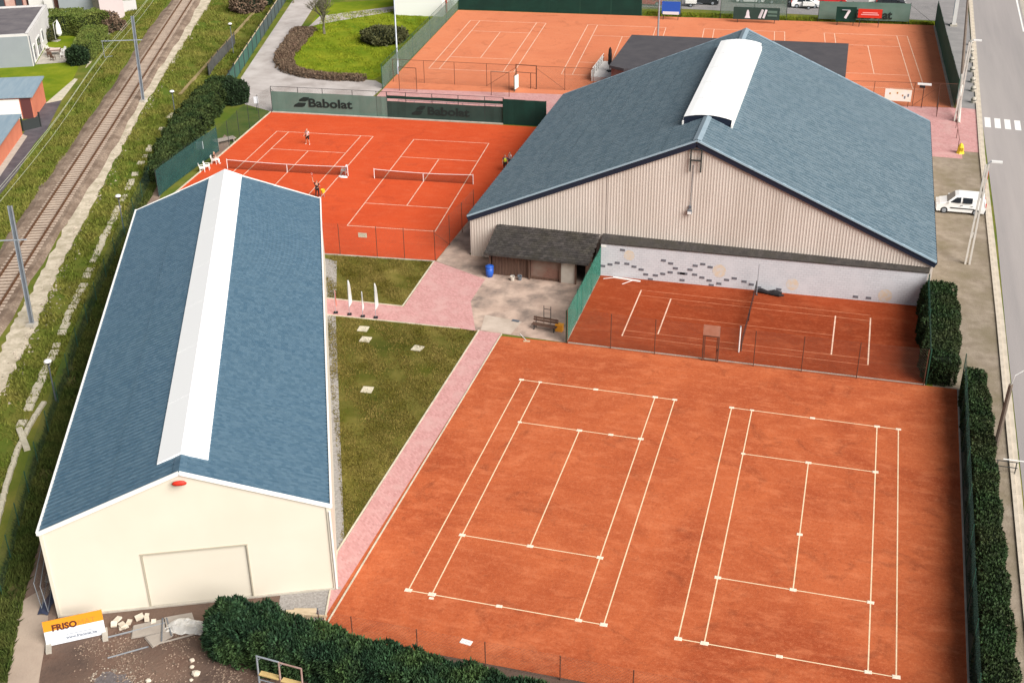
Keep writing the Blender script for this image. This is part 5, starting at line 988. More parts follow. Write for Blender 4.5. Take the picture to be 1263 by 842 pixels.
# netting on courts
def tennis_net(lab, a, c, h=1.0, posth=1.07, postm=M_white, droop=.12, band=M_whitecloth):
    A, B = Vector((*a, 0)), Vector((*c, 0)); t = thing('tennis_net', lab, 'net', tuple(A)); d = B-A; n = 12; b = MB(); top = lambda f: h-droop*math.sin(math.pi*f)
    nn = Vector((-d.y, d.x, 0)).normalized()*.015; vs = []
    for i in range(n+1): f = i/n; vs += [d*f+Vector((0, 0, .03))+nn, d*f+Vector((0, 0, top(f)-.05))+nn]
    b.add(vs, [(2*i, 2*i+2, 2*i+3, 2*i+1) for i in range(n)]); obj('net_mesh', b, M_netmesh, t)
    o = MB(); o.tube([d*(i/n)+Vector((0, 0, top(i/n)-.01)) for i in range(n+1)], .026, 6); obj('top_band', o, band, t)
    o = MB(); o.bar(d*.5+Vector((0, 0, 0)), d*.5+Vector((0, 0, top(.5))), .07, .03); obj('centre_strap', o, band, t)
    for f in (0, 1): o = MB(); o.tube([d*f, d*f+Vector((0, 0, posth))], .036, 8); obj('net_post', o, postm, t)
    return t
def cp(ox, oy, x, y, th=.083): return (ox+x*math.cos(th)-y*math.sin(th), oy+x*math.sin(th)+y*math.cos(th))
tennis_net('white banded net across the left red court behind the narrow hall', cp(-38.229, 45.657, -.9, 11.885), cp(-38.229, 45.657, 11.87, 11.885))
tennis_net('white banded net across the right red court near the beige hall', cp(-24.036, 46.609, .45, 11.885), cp(-24.036, 46.609, 10.5, 11.885))
nn_ = tennis_net('dark net seen edge-on across the practice wall court', (14.6, 31.9), (14.65, 41.9), 1.05, 1.1, M_postdark, band=M_blackcloth); 
t = thing('pole', 'thin white pole standing at the near end of the practice court net', 'pole', (14.45, 31.7, 0)); o = obj('shaft', MB().tube([(0, 0, 0), (0, 0, 2.1)], .05, 8), M_white, t); o = obj('cap', MB().tube([(0, 0, 2.1), (0, 0, 2.16)], .07, 8), M_steel, t)
t = thing('pole', 'thin grey pole standing at the wall end of the practice court net', 'pole', (14.75, 41.6, 0)); obj('shaft', MB().tube([(0, 0, 0), (0, 0, 2.7)], .03, 6), M_steel, t); obj('foot', MB().lathe([(.12, 0), (.12, .05), (.04, .08)], n=8), M_postdark, t)
t = thing('net_roll', 'dark bundled netting lying at the foot of the white practice wall', 'netting', (14.6, 42.0, 0)); b = MB(); b.tube([(0, 0, .2), (.5, .05, .24), (1.0, -.05, .16), (1.5, .05, .22), (2.1, .1, .18)], [.1, .2, .15, .22, .1], 8); obj('roll', b, M_blackcloth, t); b = MB(); b.tube([(1.2, -.2, .1), (1.9, -.3, .16), (2.3, -.1, .1)], [.05, .14, .05], 8); obj('fold', b, M_blackcloth, t)
t = thing('drag_bar', 'white timber drag bar lying on the clay below the practice wall', 'drag bar', (4.12, 41.82)); b = MB(); b.bar((-1.15, .1, .06), (1.15, -.15, .06), .14, .08); obj('bar', b, M_white, t); b = MB(); b.bar((-1.1, .05, .05), (-1.9, -.35, .05), .04, .03); b.bar((.5, -.1, .05), (-.2, -1.0, .05), .04, .03); obj('handle', b, M_white, t)
t = thing('board', 'small white board lying on the clay near the bottom hedge', 'board', (4.33, -3.15), R(-8)); b = MB(); b.box((0, 0, .025), (.62, .34, .05)); obj('panel', b, M_white, t); b = MB(); b.box((0, 0, .055), (.5, .04, .015)); obj('rib', b, M_signw, t)
b = MB(); b.box((0, 0, 1.9), (.75, .05, .4)); o = obj('fence_plate', b, M_concpale); o.location = (*(-18.79, 41.01), 0); o.rotation_euler = (0, 0, .09); tag(o, 'small pale plate hanging on the fence of the red middle court', 'plate')
# lawn slabs, feather flags
for p, rz, lab in (((-13.80, 28.20), .1, 'concrete slab in the lawn closest to the pink path crossing'), ((-12.99, 26.64), .05, 'concrete slab in the lawn just below the one by the path crossing'), ((-8.71, 26.30), -.1, 'lone concrete slab in the shaded right part of the lawn'), ((-10.13, 19.69), .1, 'lone concrete slab halfway down the lawn by the narrow hall')):
    t = thing('paving_slab', lab, 'slab', p, rz, 'square slabs in the lawn'); b = MB(); b.box((0, 0, .03), (.78, .78, .08)); obj('slab', b, M_concpale, t); b = MB(); b.box((0, 0, .075), (.1, .03, .02)); obj('lifting_ring', b, M_steeldark, t)
def flag(lab, p, h, wd, mat, red=False):
    t = thing('feather_flag', lab, 'flag', p, 0, 'feather flags on the pink path'); b = MB(); b.tube([(0, 0, .1), (.02, 0, h*.6), (.1*wd/.4, 0, h)], .02, 6); obj('pole', b, M_steel, t)
    b = MB(); b.box((0, 0, .05), (.36, .36, .1), .3, .8); obj('base', b, M_blackcloth, t)
    b = MB(); vs = []; n = 10
    for i in range(n+1):
        f = i/n; z = h*(.22+.78*f); xw = wd*(min(1, f*6))*(1-f**6*.85); vs += [(.02+.1*f*wd/.4, .012*math.sin(f*9), z), (.02+.1*f*wd/.4+xw, .05*math.sin(f*7), z)]
    nv = len(vs); vs += [(x, y+.012, z) for x, y, z in vs]
    b.add(vs, [(2*i, 2*i+1, 2*i+3, 2*i+2) for i in range(n)]+[(nv+2*i, nv+2*i+2, nv+2*i+3, nv+2*i+1) for i in range(n)]+[(2*i+1, nv+2*i+1, nv+2*i+3, 2*i+3) for i in range(n)]); obj('banner', b, mat, t)
    return t
flag('wide white feather flag on the left side of the pink path crossing', (-15.76, 30.23), 3.0, .25, M_whitecloth)
flag('wide white feather flag on the right side of the pink path crossing', (-13.55, 30.22), 3.0, .24, M_whitecloth)
flag('slim furled feather flag between the two wide white flags', (-14.61, 30.16), 2.2, .10, M_whitecloth)
flag('slim reddish furled feather flag closest to the narrow hall', (-16.92, 30.22), 2.0, .12, pm('flag_red', (.55, .2, .16)))

# ------------------------------------------------------------------ vehicles
def wheel(t, x, y, r_=.32):
    b = MB(); b.lathe([(r_*.62, -.1), (r_, -.09), (r_, .09), (r_*.62, .1)], n=16); b.xf(lambda q: (x+q[0], y+q[2], r_+q[1])); wh = obj('wheel', b, M_rubber, t)
    b = MB(); b.lathe([(r_*.2, -.115), (r_*.62, -.105), (r_*.62, .105), (r_*.2, .115)], n=12); b.xf(lambda q: (x+q[0], y+q[2], r_+q[1])); obj('rim', b, M_steel, wh)
def vehicle(name, lab, cat, p, rz, prof, belt, W, mat, wins, wheels, glass_front, lights, group=None, roofin=.78, extra=True):
    """prof: side outline (x, z) clockwise from the rear bottom over the roof to the front bottom"""
    t = thing(name, lab, cat, p, rz, group); zr = max(z for x, z in prof)
    def hw(z): return W/2*(1 if z <= belt else 1-(1-roofin)*((z-belt)/(zr-belt))**1.2)
    b = MB(); n = len(prof); vs = []
    for f in (-1, -.9, -.5, 0, .5, .9, 1):
        for x, z in prof: e = .93 if abs(f) == 1 else 1; vs.append((x*(.985 if abs(f) == 1 else 1), f*hw(z), (z-.05)*e+.05 if abs(f) == 1 and z > belt else z))
    fs = [(k*n+i, k*n+i+1, (k+1)*n+i+1, (k+1)*n+i) for k in range(6) for i in range(n-1)]+[(k*n+n-1, k*n, (k+1)*n, (k+1)*n+n-1) for k in range(6)]
    fs += [tuple(range(n-1, -1, -1)), tuple(range(6*n, 7*n))]; b.add(vs, fs); obj('body', b, mat, t)
    for q in wins:
        for sd in (-1, 1): b = MB(); k = len(q); o_ = [(x, sd*(hw(z)+.012), z) for x, z in q]; o2 = [(x, sd*(hw(z)-.03), z) for x, z in q]; b.add(o_+o2, [tuple(range(k)) if sd < 0 else tuple(range(k-1, -1, -1))]+[(i, i+k, (i+1) % k+k, (i+1) % k) for i in range(k)]); obj('window', b, M_glass, t)
    for (x0, z0, x1, z1, nm) in glass_front:
        dx, dz = x1-x0, z1-z0; L = math.hypot(dx, dz); nx, nz = (dz/L, -dx/L)
        if nz < 0 and abs(nz) > .05: nx, nz = -nx, -nz
        if nm == 'rear_window': nx, nz = -abs(nx), abs(nz)
        else: nx, nz = abs(nx), abs(nz)
        b = MB(); b.add([(x0+nx*.015, s*(hw(z0)*.9), z0+nz*.015) for s in (-1, 1)]+[(x1+nx*.015, s*(hw(z1)*.88), z1+nz*.015) for s in (1, -1)]+[(x0-nx*.03, s*(hw(z0)*.9), z0-nz*.03) for s in (-1, 1)]+[(x1-nx*.03, s*(hw(z1)*.88), z1-nz*.03) for s in (1, -1)], [(0, 1, 2, 3), (3, 2, 1, 0), (0, 4, 5, 1), (1, 5, 6, 2), (2, 6, 7, 3), (3, 7, 4, 0)][:1]+[(0, 4, 5, 1), (1, 5, 6, 2), (2, 6, 7, 3), (3, 7, 4, 0)]); obj(nm, b, M_glass, t)
    for x in wheels:
        for sd in (-1, 1): wheel(t, x, sd*(W/2-.09))
    xf = max(x for x, z in prof); xr = min(x for x, z in prof)
    for sd in (-1, 1):
        b = MB(); b.box((xf-.16, sd*W*.36, lights), (.3, .32, .2)); obj('headlight', b, M_lamphead, t)
        b = MB(); b.box((xr+.03, sd*W*.43, lights+.25), (.1, .14, .4)); obj('tail_light', b, M_red, t)
        if extra:
            b = MB(); b.box((xf*.36+.25, sd*(W/2+.1), belt+.06), (.14, .16, .17)); obj('mirror', b, mat, t)
    b = MB(); b.box((xf-.02, 0, .34), (.16, W*.96, .22)); b.box((xr+.02, 0, .36), (.16, W*.96, .22)); obj('bumper', b, M_black, t)
    if cat == 'van':
        b = MB(); 
        for sd in (-1, 1): b.box((-.15, sd*(W/2+.01), .62), (2.1, .03, .09))
        obj('side_moulding', b, M_black, t)
        for sd in (-1, 1): b = MB(); b.box((-.05, sd*(W/2+.02), .9), (.2, .04, .04)); b.box((-.95, sd*(W/2+.02), .9), (.2, .04, .04)); obj('door_handle', b, M_black, t)
    return t
vanp = [(-2.1, .28), (-2.17, .7), (-2.12, 1.15), (-1.98, 1.72), (-1.8, 1.82), (.25, 1.82), (.55, 1.74), (1.2, 1.14), (1.85, .96), (2.12, .78), (2.16, .45), (2.1, .24)]
vehicle('van', 'small white panel van with side windows parked by the blue roofed hall', 'van', (31.0, 63.75), R(180), vanp, 1.12, 1.8, M_carwhite, [[(.05, 1.12), (.05, 1.62), (.42, 1.6), (.98, 1.14)], [(-.95, 1.14), (-.95, 1.62), (-.12, 1.62), (-.12, 1.13)]], (-1.35, 1.4), [(.6, 1.68, 1.2, 1.16, 'windscreen'), (-2.11, 1.2, -2.0, 1.64, 'rear_window')], .78)
carp = [(-2.05, .26), (-2.12, .7), (-2.05, .98), (-1.6, 1.3), (-1.2, 1.44), (.1, 1.46), (.45, 1.38), (1.15, .98), (1.85, .84), (2.1, .68), (2.12, .4), (2.05, .24)]
cw_ = [[(.0, .96), (-.05, 1.34), (.3, 1.32), (.85, .99)], [(-1.25, .98), (-1.15, 1.32), (-.15, 1.36), (-.12, .97)]]
def car(lab, p, rz, mat): return vehicle('parked_car', lab, 'car', p, rz, carp, .95, 1.72, mat, cw_, (-1.3, 1.32), [(.5, 1.34, 1.12, 1.0, 'windscreen'), (-2.0, 1.0, -1.6, 1.27, 'rear_window')], .68, 'cars parked beyond the far courts')
car('white car parked beyond the far fence behind the right half of the far courts', (11.88, 139.48), R(8), M_carwhite)
car('dark car parked beyond the far fence left of the white car', (8.09, 141.18), R(10), M_cardark)
car('dark car parked beyond the fence right of the red banner', (23.95, 142.77), R(6), M_cardark)
car('dark car behind the green board with white figures beyond the far fence', (-2.86, 138.14), R(5), M_cardark)
car('white car parked at the top edge behind the board with white emblem', (3.70, 140.70), R(7), M_carwhite)
car('red car parked at the top edge right of the dark parked cars', (15.46, 142.36), R(7), M_carred)
car('red car half hidden behind the white signs left of the floodlight mast', (-10.76, 135.81), R(4), M_carred)
# boards in front of the parking lot
def hoarding(lab, p, w_, h_, z, mat, rz=R(4.7)):
    t = thing('advertising_board', lab, 'board', p, rz, 'advertising boards beyond the far fence'); b = MB(); b.box((0, 0, z+h_/2), (w_, .08, h_)); obj('panel', b, mat, t)
    for x in (-w_*.4, w_*.4): b = MB(); b.box((x, .08, (z+h_)/2), (.08, .08, z+h_)); obj('post', b, M_postdark, t)
    return t
t = hoarding('dark green board with white emblem and slanted white stripes at the far fence', (5.81, 128.35), 6.4, 1.7, .5, M_screen_dark)
b = MB(); b.lathe([(.5, 0), (.3, .4), (.25, .8), (.1, 1.15)], n=8); b.xf(lambda q: (q[0]*.8-1.2, q[1]*.03-.06, q[2]+.7)); obj('emblem', b, M_signw, t)
b = MB()
for x in (.5, 1.0): b.bar((x, -.07, .75), (x+.35, -.07, 1.95), .02, .3, (1, 0, 0))
b.bar((.35, -.07, .75), (.75, -.07, 1.9), .02, .2, (1, 0, 0)); obj('stripe', b, M_signw, t)
b = MB(); b.box((2.2, -.06, 1.65), (1.3, .03, .35)); b.box((2.2, -.06, 1.15), (1.3, .03, .25)); obj('print', b, M_screen_pale, t)
t = hoarding('dark green board with white seven shaped mark at the far fence', (17.98, 129.80), 2.7, 2.0, .6, M_screen)
b = MB(); b.bar((-.6, -.07, 2.2), (.5, -.07, 2.2), .02, .3, (0, 1, 0)); b.bar((.42, -.08, 2.15), (-.1, -.08, 1.05), .02, .35, (1, 0, 0)); obj('mark', b, M_signw, t)
t = hoarding('bright red board beside the white seven mark at the far fence', (21.17, 129.63), 3.2, 1.2, 1.3, M_red)
b = MB(); b.box((0, -.06, 1.75), (2.4, .03, .12)); b.box((0, -.06, 2.0), (2.0, .03, .12)); obj('print', b, pm('pink_print', (.7, .35, .35)), t)
tx = text_mb('Babolat', 1.15, bold=.03); print_on(fbk2, tx, 19.2, 131.75, .7, math.atan2(1.05, 11.3), M_printdark, 'lettering', .12)
t = hoarding('blue board with white lower edge behind the floodlight mast', (-6.12, 127.45), 2.6, 1.7, .9, M_bluep); b = MB(); b.box((0, -.06, 1.0), (2.3, .03, .4)); obj('print', b, M_signw, t)
for x0, w_ in ((-31.5, 1.6), (-29.3, 2.2), (-25.9, .0), (-13.9, 1.0)):
    if w_:
        for zz in (2.45, 2.1): b = MB(); b.box((x0+37.5, .95+(x0+33)*.1-.52, zz), (w_, .03, .16 if zz > 2.2 else .08)); obj('white_print', b, M_signw, fbk)
for lab, p, w_ in (('white trailer drawbar box standing beyond the far fence left of boards', (-4.51, 136.21), 1.6), ('white box trailer beyond the far fence between the board groups', (12.41, 138.59), 1.7), ('small white trailer beyond the fence above the red board', (21.28, 143.18), 1.0)):
    t = thing('trailer', lab, 'trailer', p, R(5), group='small trailers beyond the far fence'); b = MB(); b.box((0, 0, .75), (w_, 1.0, .5)); obj('box', b, M_white, t)
    for sd in (-1, 1): wheel(t, 0, sd*.55, .26)
    b = MB(); b.bar((w_/2, 0, .5), (w_/2+.9, 0, .45), .06, .06); obj('drawbar', b, M_steel, t)

# ------------------------------------------------------------------ people
def skin_mesh(name, J, E, mat, parent, root=0, sub=1):
    me = bpy.data.meshes.new(name); me.from_pydata([j[:3] for j in J], E, []); o = bpy.data.objects.new(name, me); C.objects.link(o)
    md = o.modifiers.new('Skin', 'SKIN'); md.use_smooth_shade = True; sv = me.skin_vertices[0].data
    for i, j in enumerate(J): sv[i].radius = (j[3], j[4] if len(j) > 4 else j[3]); sv[i].use_root = (i == root)
    s_ = o.modifiers.new('Sub', 'SUBSURF'); s_.levels = sub; s_.render_levels = sub
    dg = bpy.context.evaluated_depsgraph_get(); m2 = bpy.data.meshes.new_from_object(o.evaluated_get(dg)); bpy.data.objects.remove(o); m2.name = name
    m2.materials.clear(); return link(name, m2, mat, parent)
def person(lab, loc, rz, pose, top, bottom, hairm, h=1.76, group='people on the red courts', vest=None):
    """pose: joint positions for a 1.76 m figure facing +y"""
    t = thing('person', lab, 'person', loc, rz, group); k = h/1.76
    D = dict(pelvis=(0, 0, .95), spine=(0, 0, 1.12), chest=(0, 0, 1.32), neck=(0, .01, 1.48), head=(0, .03, 1.60), crown=(0, .02, 1.73),
             shl=(-.19, 0, 1.42), ell=(-.26, .02, 1.14), wrl=(-.27, .12, .90), shr=(.19, 0, 1.42), elr=(.26, .02, 1.14), wrr=(.27, .12, .90),
             hil=(-.10, 0, .90), knl=(-.12, .03, .50), anl=(-.13, -.02, .09), tol=(-.14, .16, .04), hir=(.10, 0, .90), knr=(.12, .03, .50), anr=(.13, -.02, .09), tor=(.14, .16, .04))
    D.update(pose); D = {a: Vector(v)*k for a, v in D.items()}
    names = ['pelvis', 'spine', 'chest', 'neck', 'head', 'crown', 'shl', 'ell', 'wrl', 'shr', 'elr', 'wrr', 'hil', 'knl', 'anl', 'tol', 'hir', 'knr', 'anr', 'tor']
    rad = dict(pelvis=(.14, .11), spine=(.125, .10), chest=(.15, .105), neck=(.055, .055), head=(.085, .10), crown=(.06, .075), shl=(.06, .06), ell=(.042, .042), wrl=(.03, .03), shr=(.06, .06), elr=(.042, .042), wrr=(.03, .03), hil=(.085, .085), knl=(.06, .06), anl=(.042, .042), tol=(.035, .03), hir=(.085, .085), knr=(.06, .06), anr=(.042, .042), tor=(.035, .03))
    J = [(*D[n_], *rad[n_]) for n_ in names]; ix = {n_: i for i, n_ in enumerate(names)}
    E = [(ix[a], ix[c]) for a, c in (('pelvis', 'spine'), ('spine', 'chest'), ('chest', 'neck'), ('neck', 'head'), ('head', 'crown'), ('chest', 'shl'), ('shl', 'ell'), ('ell', 'wrl'), ('chest', 'shr'), ('shr', 'elr'), ('elr', 'wrr'), ('pelvis', 'hil'), ('hil', 'knl'), ('knl', 'anl'), ('anl', 'tol'), ('pelvis', 'hir'), ('hir', 'knr'), ('knr', 'anr'), ('anr', 'tor'))]
    fdir = (D['tol']-D['anl']); fdir.z = 0; fdir.normalize()
    for s_, wn, en in (('l', 'wrl', 'ell'), ('r', 'wrr', 'elr')):      # palm, thumb and four bent fingers grown from the wrist
        w_ = D[wn]; d = (w_-D[en]).normalized(); sd = d.cross(Vector((0, 0, 1))) if abs(d.z) < .9 else Vector((0, 1, 0)); sd.normalize(); cu_ = d.cross(sd)
        pi_ = len(J); J.append((*(w_+d*.055), .038, .02)); E.append((ix[wn], pi_))
        for q, ln in enumerate((.075, .085, .08, .062)):
            kq = w_+d*.095+sd*(-.03+.02*q); a_ = len(J); J.append((*kq, .011)); J.append((*(kq+d*ln*.5+cu_*.012), .0095)); J.append((*(kq+d*ln*.8+cu_*.04), .008)); E += [(pi_, a_), (a_, a_+1), (a_+1, a_+2)]
        a_ = len(J); J.append((*(w_+d*.05-sd*.045), .011)); J.append((*(w_+d*.095-sd*.06+cu_*.02), .009)); E += [(pi_, a_), (a_, a_+1)]
    body = skin_mesh('body', J, E, M_skin, t)
    fw = Vector((0, 1, 0)); hd = D['head']; up_ = (D['crown']-D['head']).normalized(); sdv = Vector((1, 0, 0)); b = MB()
    b.lathe([(.02, -.03), (.022, -.01), (.006, .025)], tuple(hd+fw*.098), 6); obj('nose', b, M_skin, t)
    b = MB(); 
    for sx_ in (-.034, .034): b.box(tuple(hd+Vector((sx_, .093, .025))), (.022, .014, .012))
    obj('eyes', b, M_black, t); b = MB(); b.box(tuple(hd+Vector((0, .094, -.05))), (.045, .012, .01)); obj('mouth', b, pm('lips', (.35, .12, .1)), t)
    b = MB()
    for sx_ in (-.09, .09): b.box(tuple(hd+Vector((sx_, 0, .0))), (.02, .035, .055))
    obj('ears', b, M_skin, t)
    skin_mesh('hair', [(*(D['head']*.35+D['crown']*.65+Vector((0, -.03, .02))), .10, .115), (*(D['head']+Vector((0, -.055, .02))), .085, .075)], [(0, 1)], hairm, t)
    def sub(keys, edges, mul, mat, nm, ends={}):
        JJ = [(*(D[a] if a in D else Vector(ends[a])), *(v*mul for v in rad.get(a.split('_')[0], (.06, .06)))) for a in keys]; skin_mesh(nm, JJ, [(keys.index(a), keys.index(c)) for a, c in edges], mat, t)
    mid = lambda a, c, f: D[a]*(1-f)+D[c]*f
    en = {'ell_s': mid('shl', 'ell', .62), 'elr_s': mid('shr', 'elr', .62), 'knl_s': mid('hil', 'knl', .95 if bottom[1] == 'short' else 1.0), 'knr_s': mid('hir', 'knr', .95 if bottom[1] == 'short' else 1.0)}
    sub(['pelvis', 'spine', 'chest', 'shl', 'ell_s', 'shr', 'elr_s'], [('pelvis', 'spine'), ('spine', 'chest'), ('chest', 'shl'), ('shl', 'ell_s'), ('chest', 'shr'), ('shr', 'elr_s')], 1.22, top, 'shirt', en)
    if bottom[1] == 'short': sub(['pelvis', 'hil', 'knl_s', 'hir', 'knr_s'], [('pelvis', 'hil'), ('hil', 'knl_s'), ('pelvis', 'hir'), ('hir', 'knr_s')], 1.25, bottom[0], 'shorts', en)
    else: sub(['pelvis', 'hil', 'knl', 'anl', 'hir', 'knr', 'anr'], [('pelvis', 'hil'), ('hil', 'knl'), ('knl', 'anl'), ('pelvis', 'hir'), ('hir', 'knr'), ('knr', 'anr')], 1.25, bottom[0], 'trousers', en)
    for f_, g_ in (('anl', 'tol'), ('anr', 'tor')): skin_mesh('shoe', [(*(D[f_]+Vector((0, 0, -.04))), .055, .05), (*D[g_], .05, .04)], [(0, 1)], M_whitecloth, t)
    if vest: skin_mesh('vest', [(*D['pelvis'], .185, .15), (*D['spine'], .17, .14), (*D['chest'], .20, .145), (*mid('chest', 'neck', .55), .12, .10)], [(0, 1), (1, 2), (2, 3)], vest, t)
    return t, D
def racket(lab, p, rz, tilt):
    t = thing('tennis_racket', lab, 'racket', p, rz, 'rackets in the players hands'); M_ = Matrix.Rotation(tilt, 4, 'X')
    f = lambda q: tuple(M_ @ Vector(q)); b = MB(); b.tube([f((0, 0, -.1)), f((0, 0, .22))], .018, 6); obj('handle', b, M_black, t)
    b = MB(); b.tube([f((.13*math.sin(k*math.pi/8), 0, .40-.18*math.cos(k*math.pi/8))) for k in range(17)], .012, 5, False); obj('frame', b, M_carred, t)
    b = MB()
    for k in range(-3, 4): b.tube([f((k*.035, 0, .40-.17*math.sqrt(max(.05, 1-(k/3.8)**2)))), f((k*.035, 0, .40+.17*math.sqrt(max(.05, 1-(k/3.8)**2))))], .002, 3, False); b.tube([f((-.125*math.sqrt(1-(k/4)**2), 0, .40+k*.045)), f((.125*math.sqrt(1-(k/4)**2), 0, .40+k*.045))], .002, 3, False)
    obj('strings', b, M_whitecloth, t)
p1 = (-35.16, 66.30); pt, D1 = person('player in pale pink shirt and dark shorts near the far baseline', p1, R(170), dict(wrl=(-.16, .30, 1.05), wrr=(.2, .34, 1.08), knl=(-.17, .06, .5), anl=(-.22, 0, .09), tol=(-.25, .17, .04), knr=(.17, .06, .5), anr=(.22, 0, .09), tor=(.25, .17, .04)), M_pinkshirt, (M_blackcloth, 'short'), M_hairgrey)
ca, sa = math.cos(R(170)), math.sin(R(170)); w_ = D1['wrr']+Vector((0, .09, .0)); racket('racket held low by the player in the pale pink shirt', (p1[0]+w_.x*ca-w_.y*sa, p1[1]+w_.x*sa+w_.y*ca, w_.z), R(170), R(-70))
p2 = (-28.06, 52.48); pt, D2 = person('player in black clothes with one arm raised beside the narrow hall roof', p2, R(10), dict(ell=(-.36, .06, 1.62), wrl=(-.40, .14, 1.90), wrr=(.22, .30, 1.08), knl=(-.15, .05, .5), anl=(-.17, -.1, .09), tol=(-.18, .08, .04)), M_blackcloth, (M_blackcloth, 'long'), M_hair)
ca, sa = math.cos(R(10)), math.sin(R(10)); w_ = D2['wrl']+Vector((0, .02, .1)); racket('racket raised overhead by the player in black clothes', (p2[0]+w_.x*ca-w_.y*sa, p2[1]+w_.x*sa+w_.y*ca, w_.z), R(10), R(15))
t = thing('ball_basket', 'yellow ball basket standing beside the player in black clothes', 'basket', (-27.57, 52.71)); b = MB(); b.lathe([(.16, .45), (.22, .78), (.2, .78), (.14, .48)], n=10); obj('basket', b, M_yellow, t)
for x, y in ((-.15, -.12), (.15, -.12), (0, .17)): b = MB(); b.tube([(x, y, 0), (x*.9, y*.9, .5)], .015, 5); obj('leg', b, M_steel, t)
person('person in yellow safety vest half hidden behind the wide blue roof edge', (*(-12.51, 63.63, 1.30)[:2], 0), R(200), {}, M_bluecloth, (M_blackcloth, 'long'), M_hair, vest=M_hivis)
person('person in pale pink top standing behind the yellow vest wearer', (*(-12.29, 64.65, 1.30)[:2], 0), R(150), {}, M_pinkshirt, (M_bluecloth, 'long'), M_hair, h=1.7)
SIT = dict(pelvis=(0, 0, .52), spine=(0, -.02, .70), chest=(0, -.02, .90), neck=(0, 0, 1.06), head=(0, .04, 1.18), crown=(0, .03, 1.31), shl=(-.19, -.02, 1.0), ell=(-.25, .08, .75), wrl=(-.16, .30, .66), shr=(.19, -.02, 1.0), elr=(.25, .08, .75), wrr=(.16, .30, .66), hil=(-.1, .02, .50), knl=(-.12, .44, .50), anl=(-.12, .46, .09), tol=(-.12, .62, .04), hir=(.1, .02, .5), knr=(.12, .44, .5), anr=(.12, .46, .09), tor=(.12, .62, .04))
def chair(lab, p, rz, mat=M_white, group='white plastic chairs beside the red courts'):
    t = thing('plastic_chair', lab, 'chair', p, rz, group); b = MB(); b.box((0, 0, .43), (.48, .46, .04)); obj('seat', b, mat, t); b = MB(); b.add([(-.24, -.22, .45), (.24, -.22, .45), (.22, -.34, .9), (-.22, -.34, .9), (-.24, -.25, .45), (.24, -.25, .45), (.22, -.37, .9), (-.22, -.37, .9)], [(0, 1, 2, 3), (7, 6, 5, 4), (3, 2, 6, 7), (0, 3, 7, 4), (1, 5, 6, 2), (0, 4, 5, 1)]); obj('backrest', b, mat, t)
    for x in (-.22, .22):
        for y in (-.22, .2): b = MB(); b.bar((x, y, .42), (x*1.1, y*1.15, 0), .045, .045); obj('leg', b, mat, t)
        b = MB(); b.bar((x*1.08, -.25, .64), (x*1.08, .2, .64), .06, .035); b.bar((x*1.08, .18, .64), (x*1.02, .18, .43), .04, .04); obj('armrest', b, mat, t)
    return t
chair('white plastic chair closest to the narrow hall roof beside the left court', (-42.20, 56.06), R(-60)); chair('white plastic chair between the closest chair and the seated spectator', (-41.99, 56.70), R(-70))
sp = (-42.10, 58.49); chair('white plastic chair under the seated spectator at the left court', sp, R(-75)); person('spectator in dark top and white trousers seated beside the left red court', (sp[0], sp[1], .0), R(-75), SIT, M_blackcloth, (M_whitecloth, 'long'), M_hairgrey)
chair('white plastic chair beside the net post of the left red court', (-28.01, 58.87), R(100)); t = thing('towel', 'lilac and white towel draped over the chair at the net post', 'towel', (*(-28.01, 58.87), .0), R(100)); b = MB(); b.add([(-.2, -.26, .93), (.2, -.26, .93), (.22, -.2, .5), (-.2, -.22, .55), (-.2, -.40, .93), (.2, -.40, .93), (.2, -.42, .45), (-.22, -.42, .5)], [(0, 1, 2, 3), (4, 7, 6, 5), (0, 4, 5, 1)]); obj('cloth', b, M_lilac, t); b = MB(); b.box((0, -.33, .945), (.4, .16, .02)); obj('fold', b, M_whitecloth, t)
t = thing('bag', 'flat pale bag lying on clay under the net post chair', 'bag', (-27.74, 58.01)); b = MB(); b.lathe([(.2, 0), (.34, .05), (.3, .14), (.05, .17)], n=10); b.xf(lambda q: (q[0]*1.5, q[1]*.7, q[2])); obj('body', b, M_whitecloth, t); b = MB(); b.tube([(-.3, 0, .13), (0, .02, .26), (.3, 0, .13)], .02, 5); obj('strap', b, M_signgrey, t)
for lab, p, z, s_ in (('small white board on the green net of the left court', (-43.64, 58.60), 1.5, .7), ('small white plate on the fence at the driveway corner', (-45.53, 75.42), 1.0, .5)):
    t = thing('notice_board', lab, 'board', p, R(35)); b = MB(); b.box((0, 0, z+.3), (s_, .04, .8)); obj('panel', b, M_signw, t); b = MB(); b.tube([(0, .05, 0), (0, .05, z+.5)], .03, 6); obj('post', b, M_postdark, t)
t = thing('bench', 'grey timber bench pair on bare ground at the left court corner', 'bench', (-44.13, 64.63), R(50)); 
for k in range(3): b = MB(); b.box((0, -.35+k*.35, .4), (2.4, .26, .05)); obj('slat', b, M_ply, t)
for x in (-.9, .9): b = MB(); b.box((x, 0, .19), (.08, .95, .38)); obj('leg', b, M_ply, t)
b = MB(); b.sheet([(-43.73, 61.08), (-45.36, 67.04), (-44.02, 65.73), (-42.56, 62.65), (-42.37, 59.90)], .015); struct('bare_ground', b, M_track)

# ------------------------------------------------------------------ neighbours at the top left
def house(name, lab, cat, p, rz): return thing(name, lab, cat, p, rz, None)
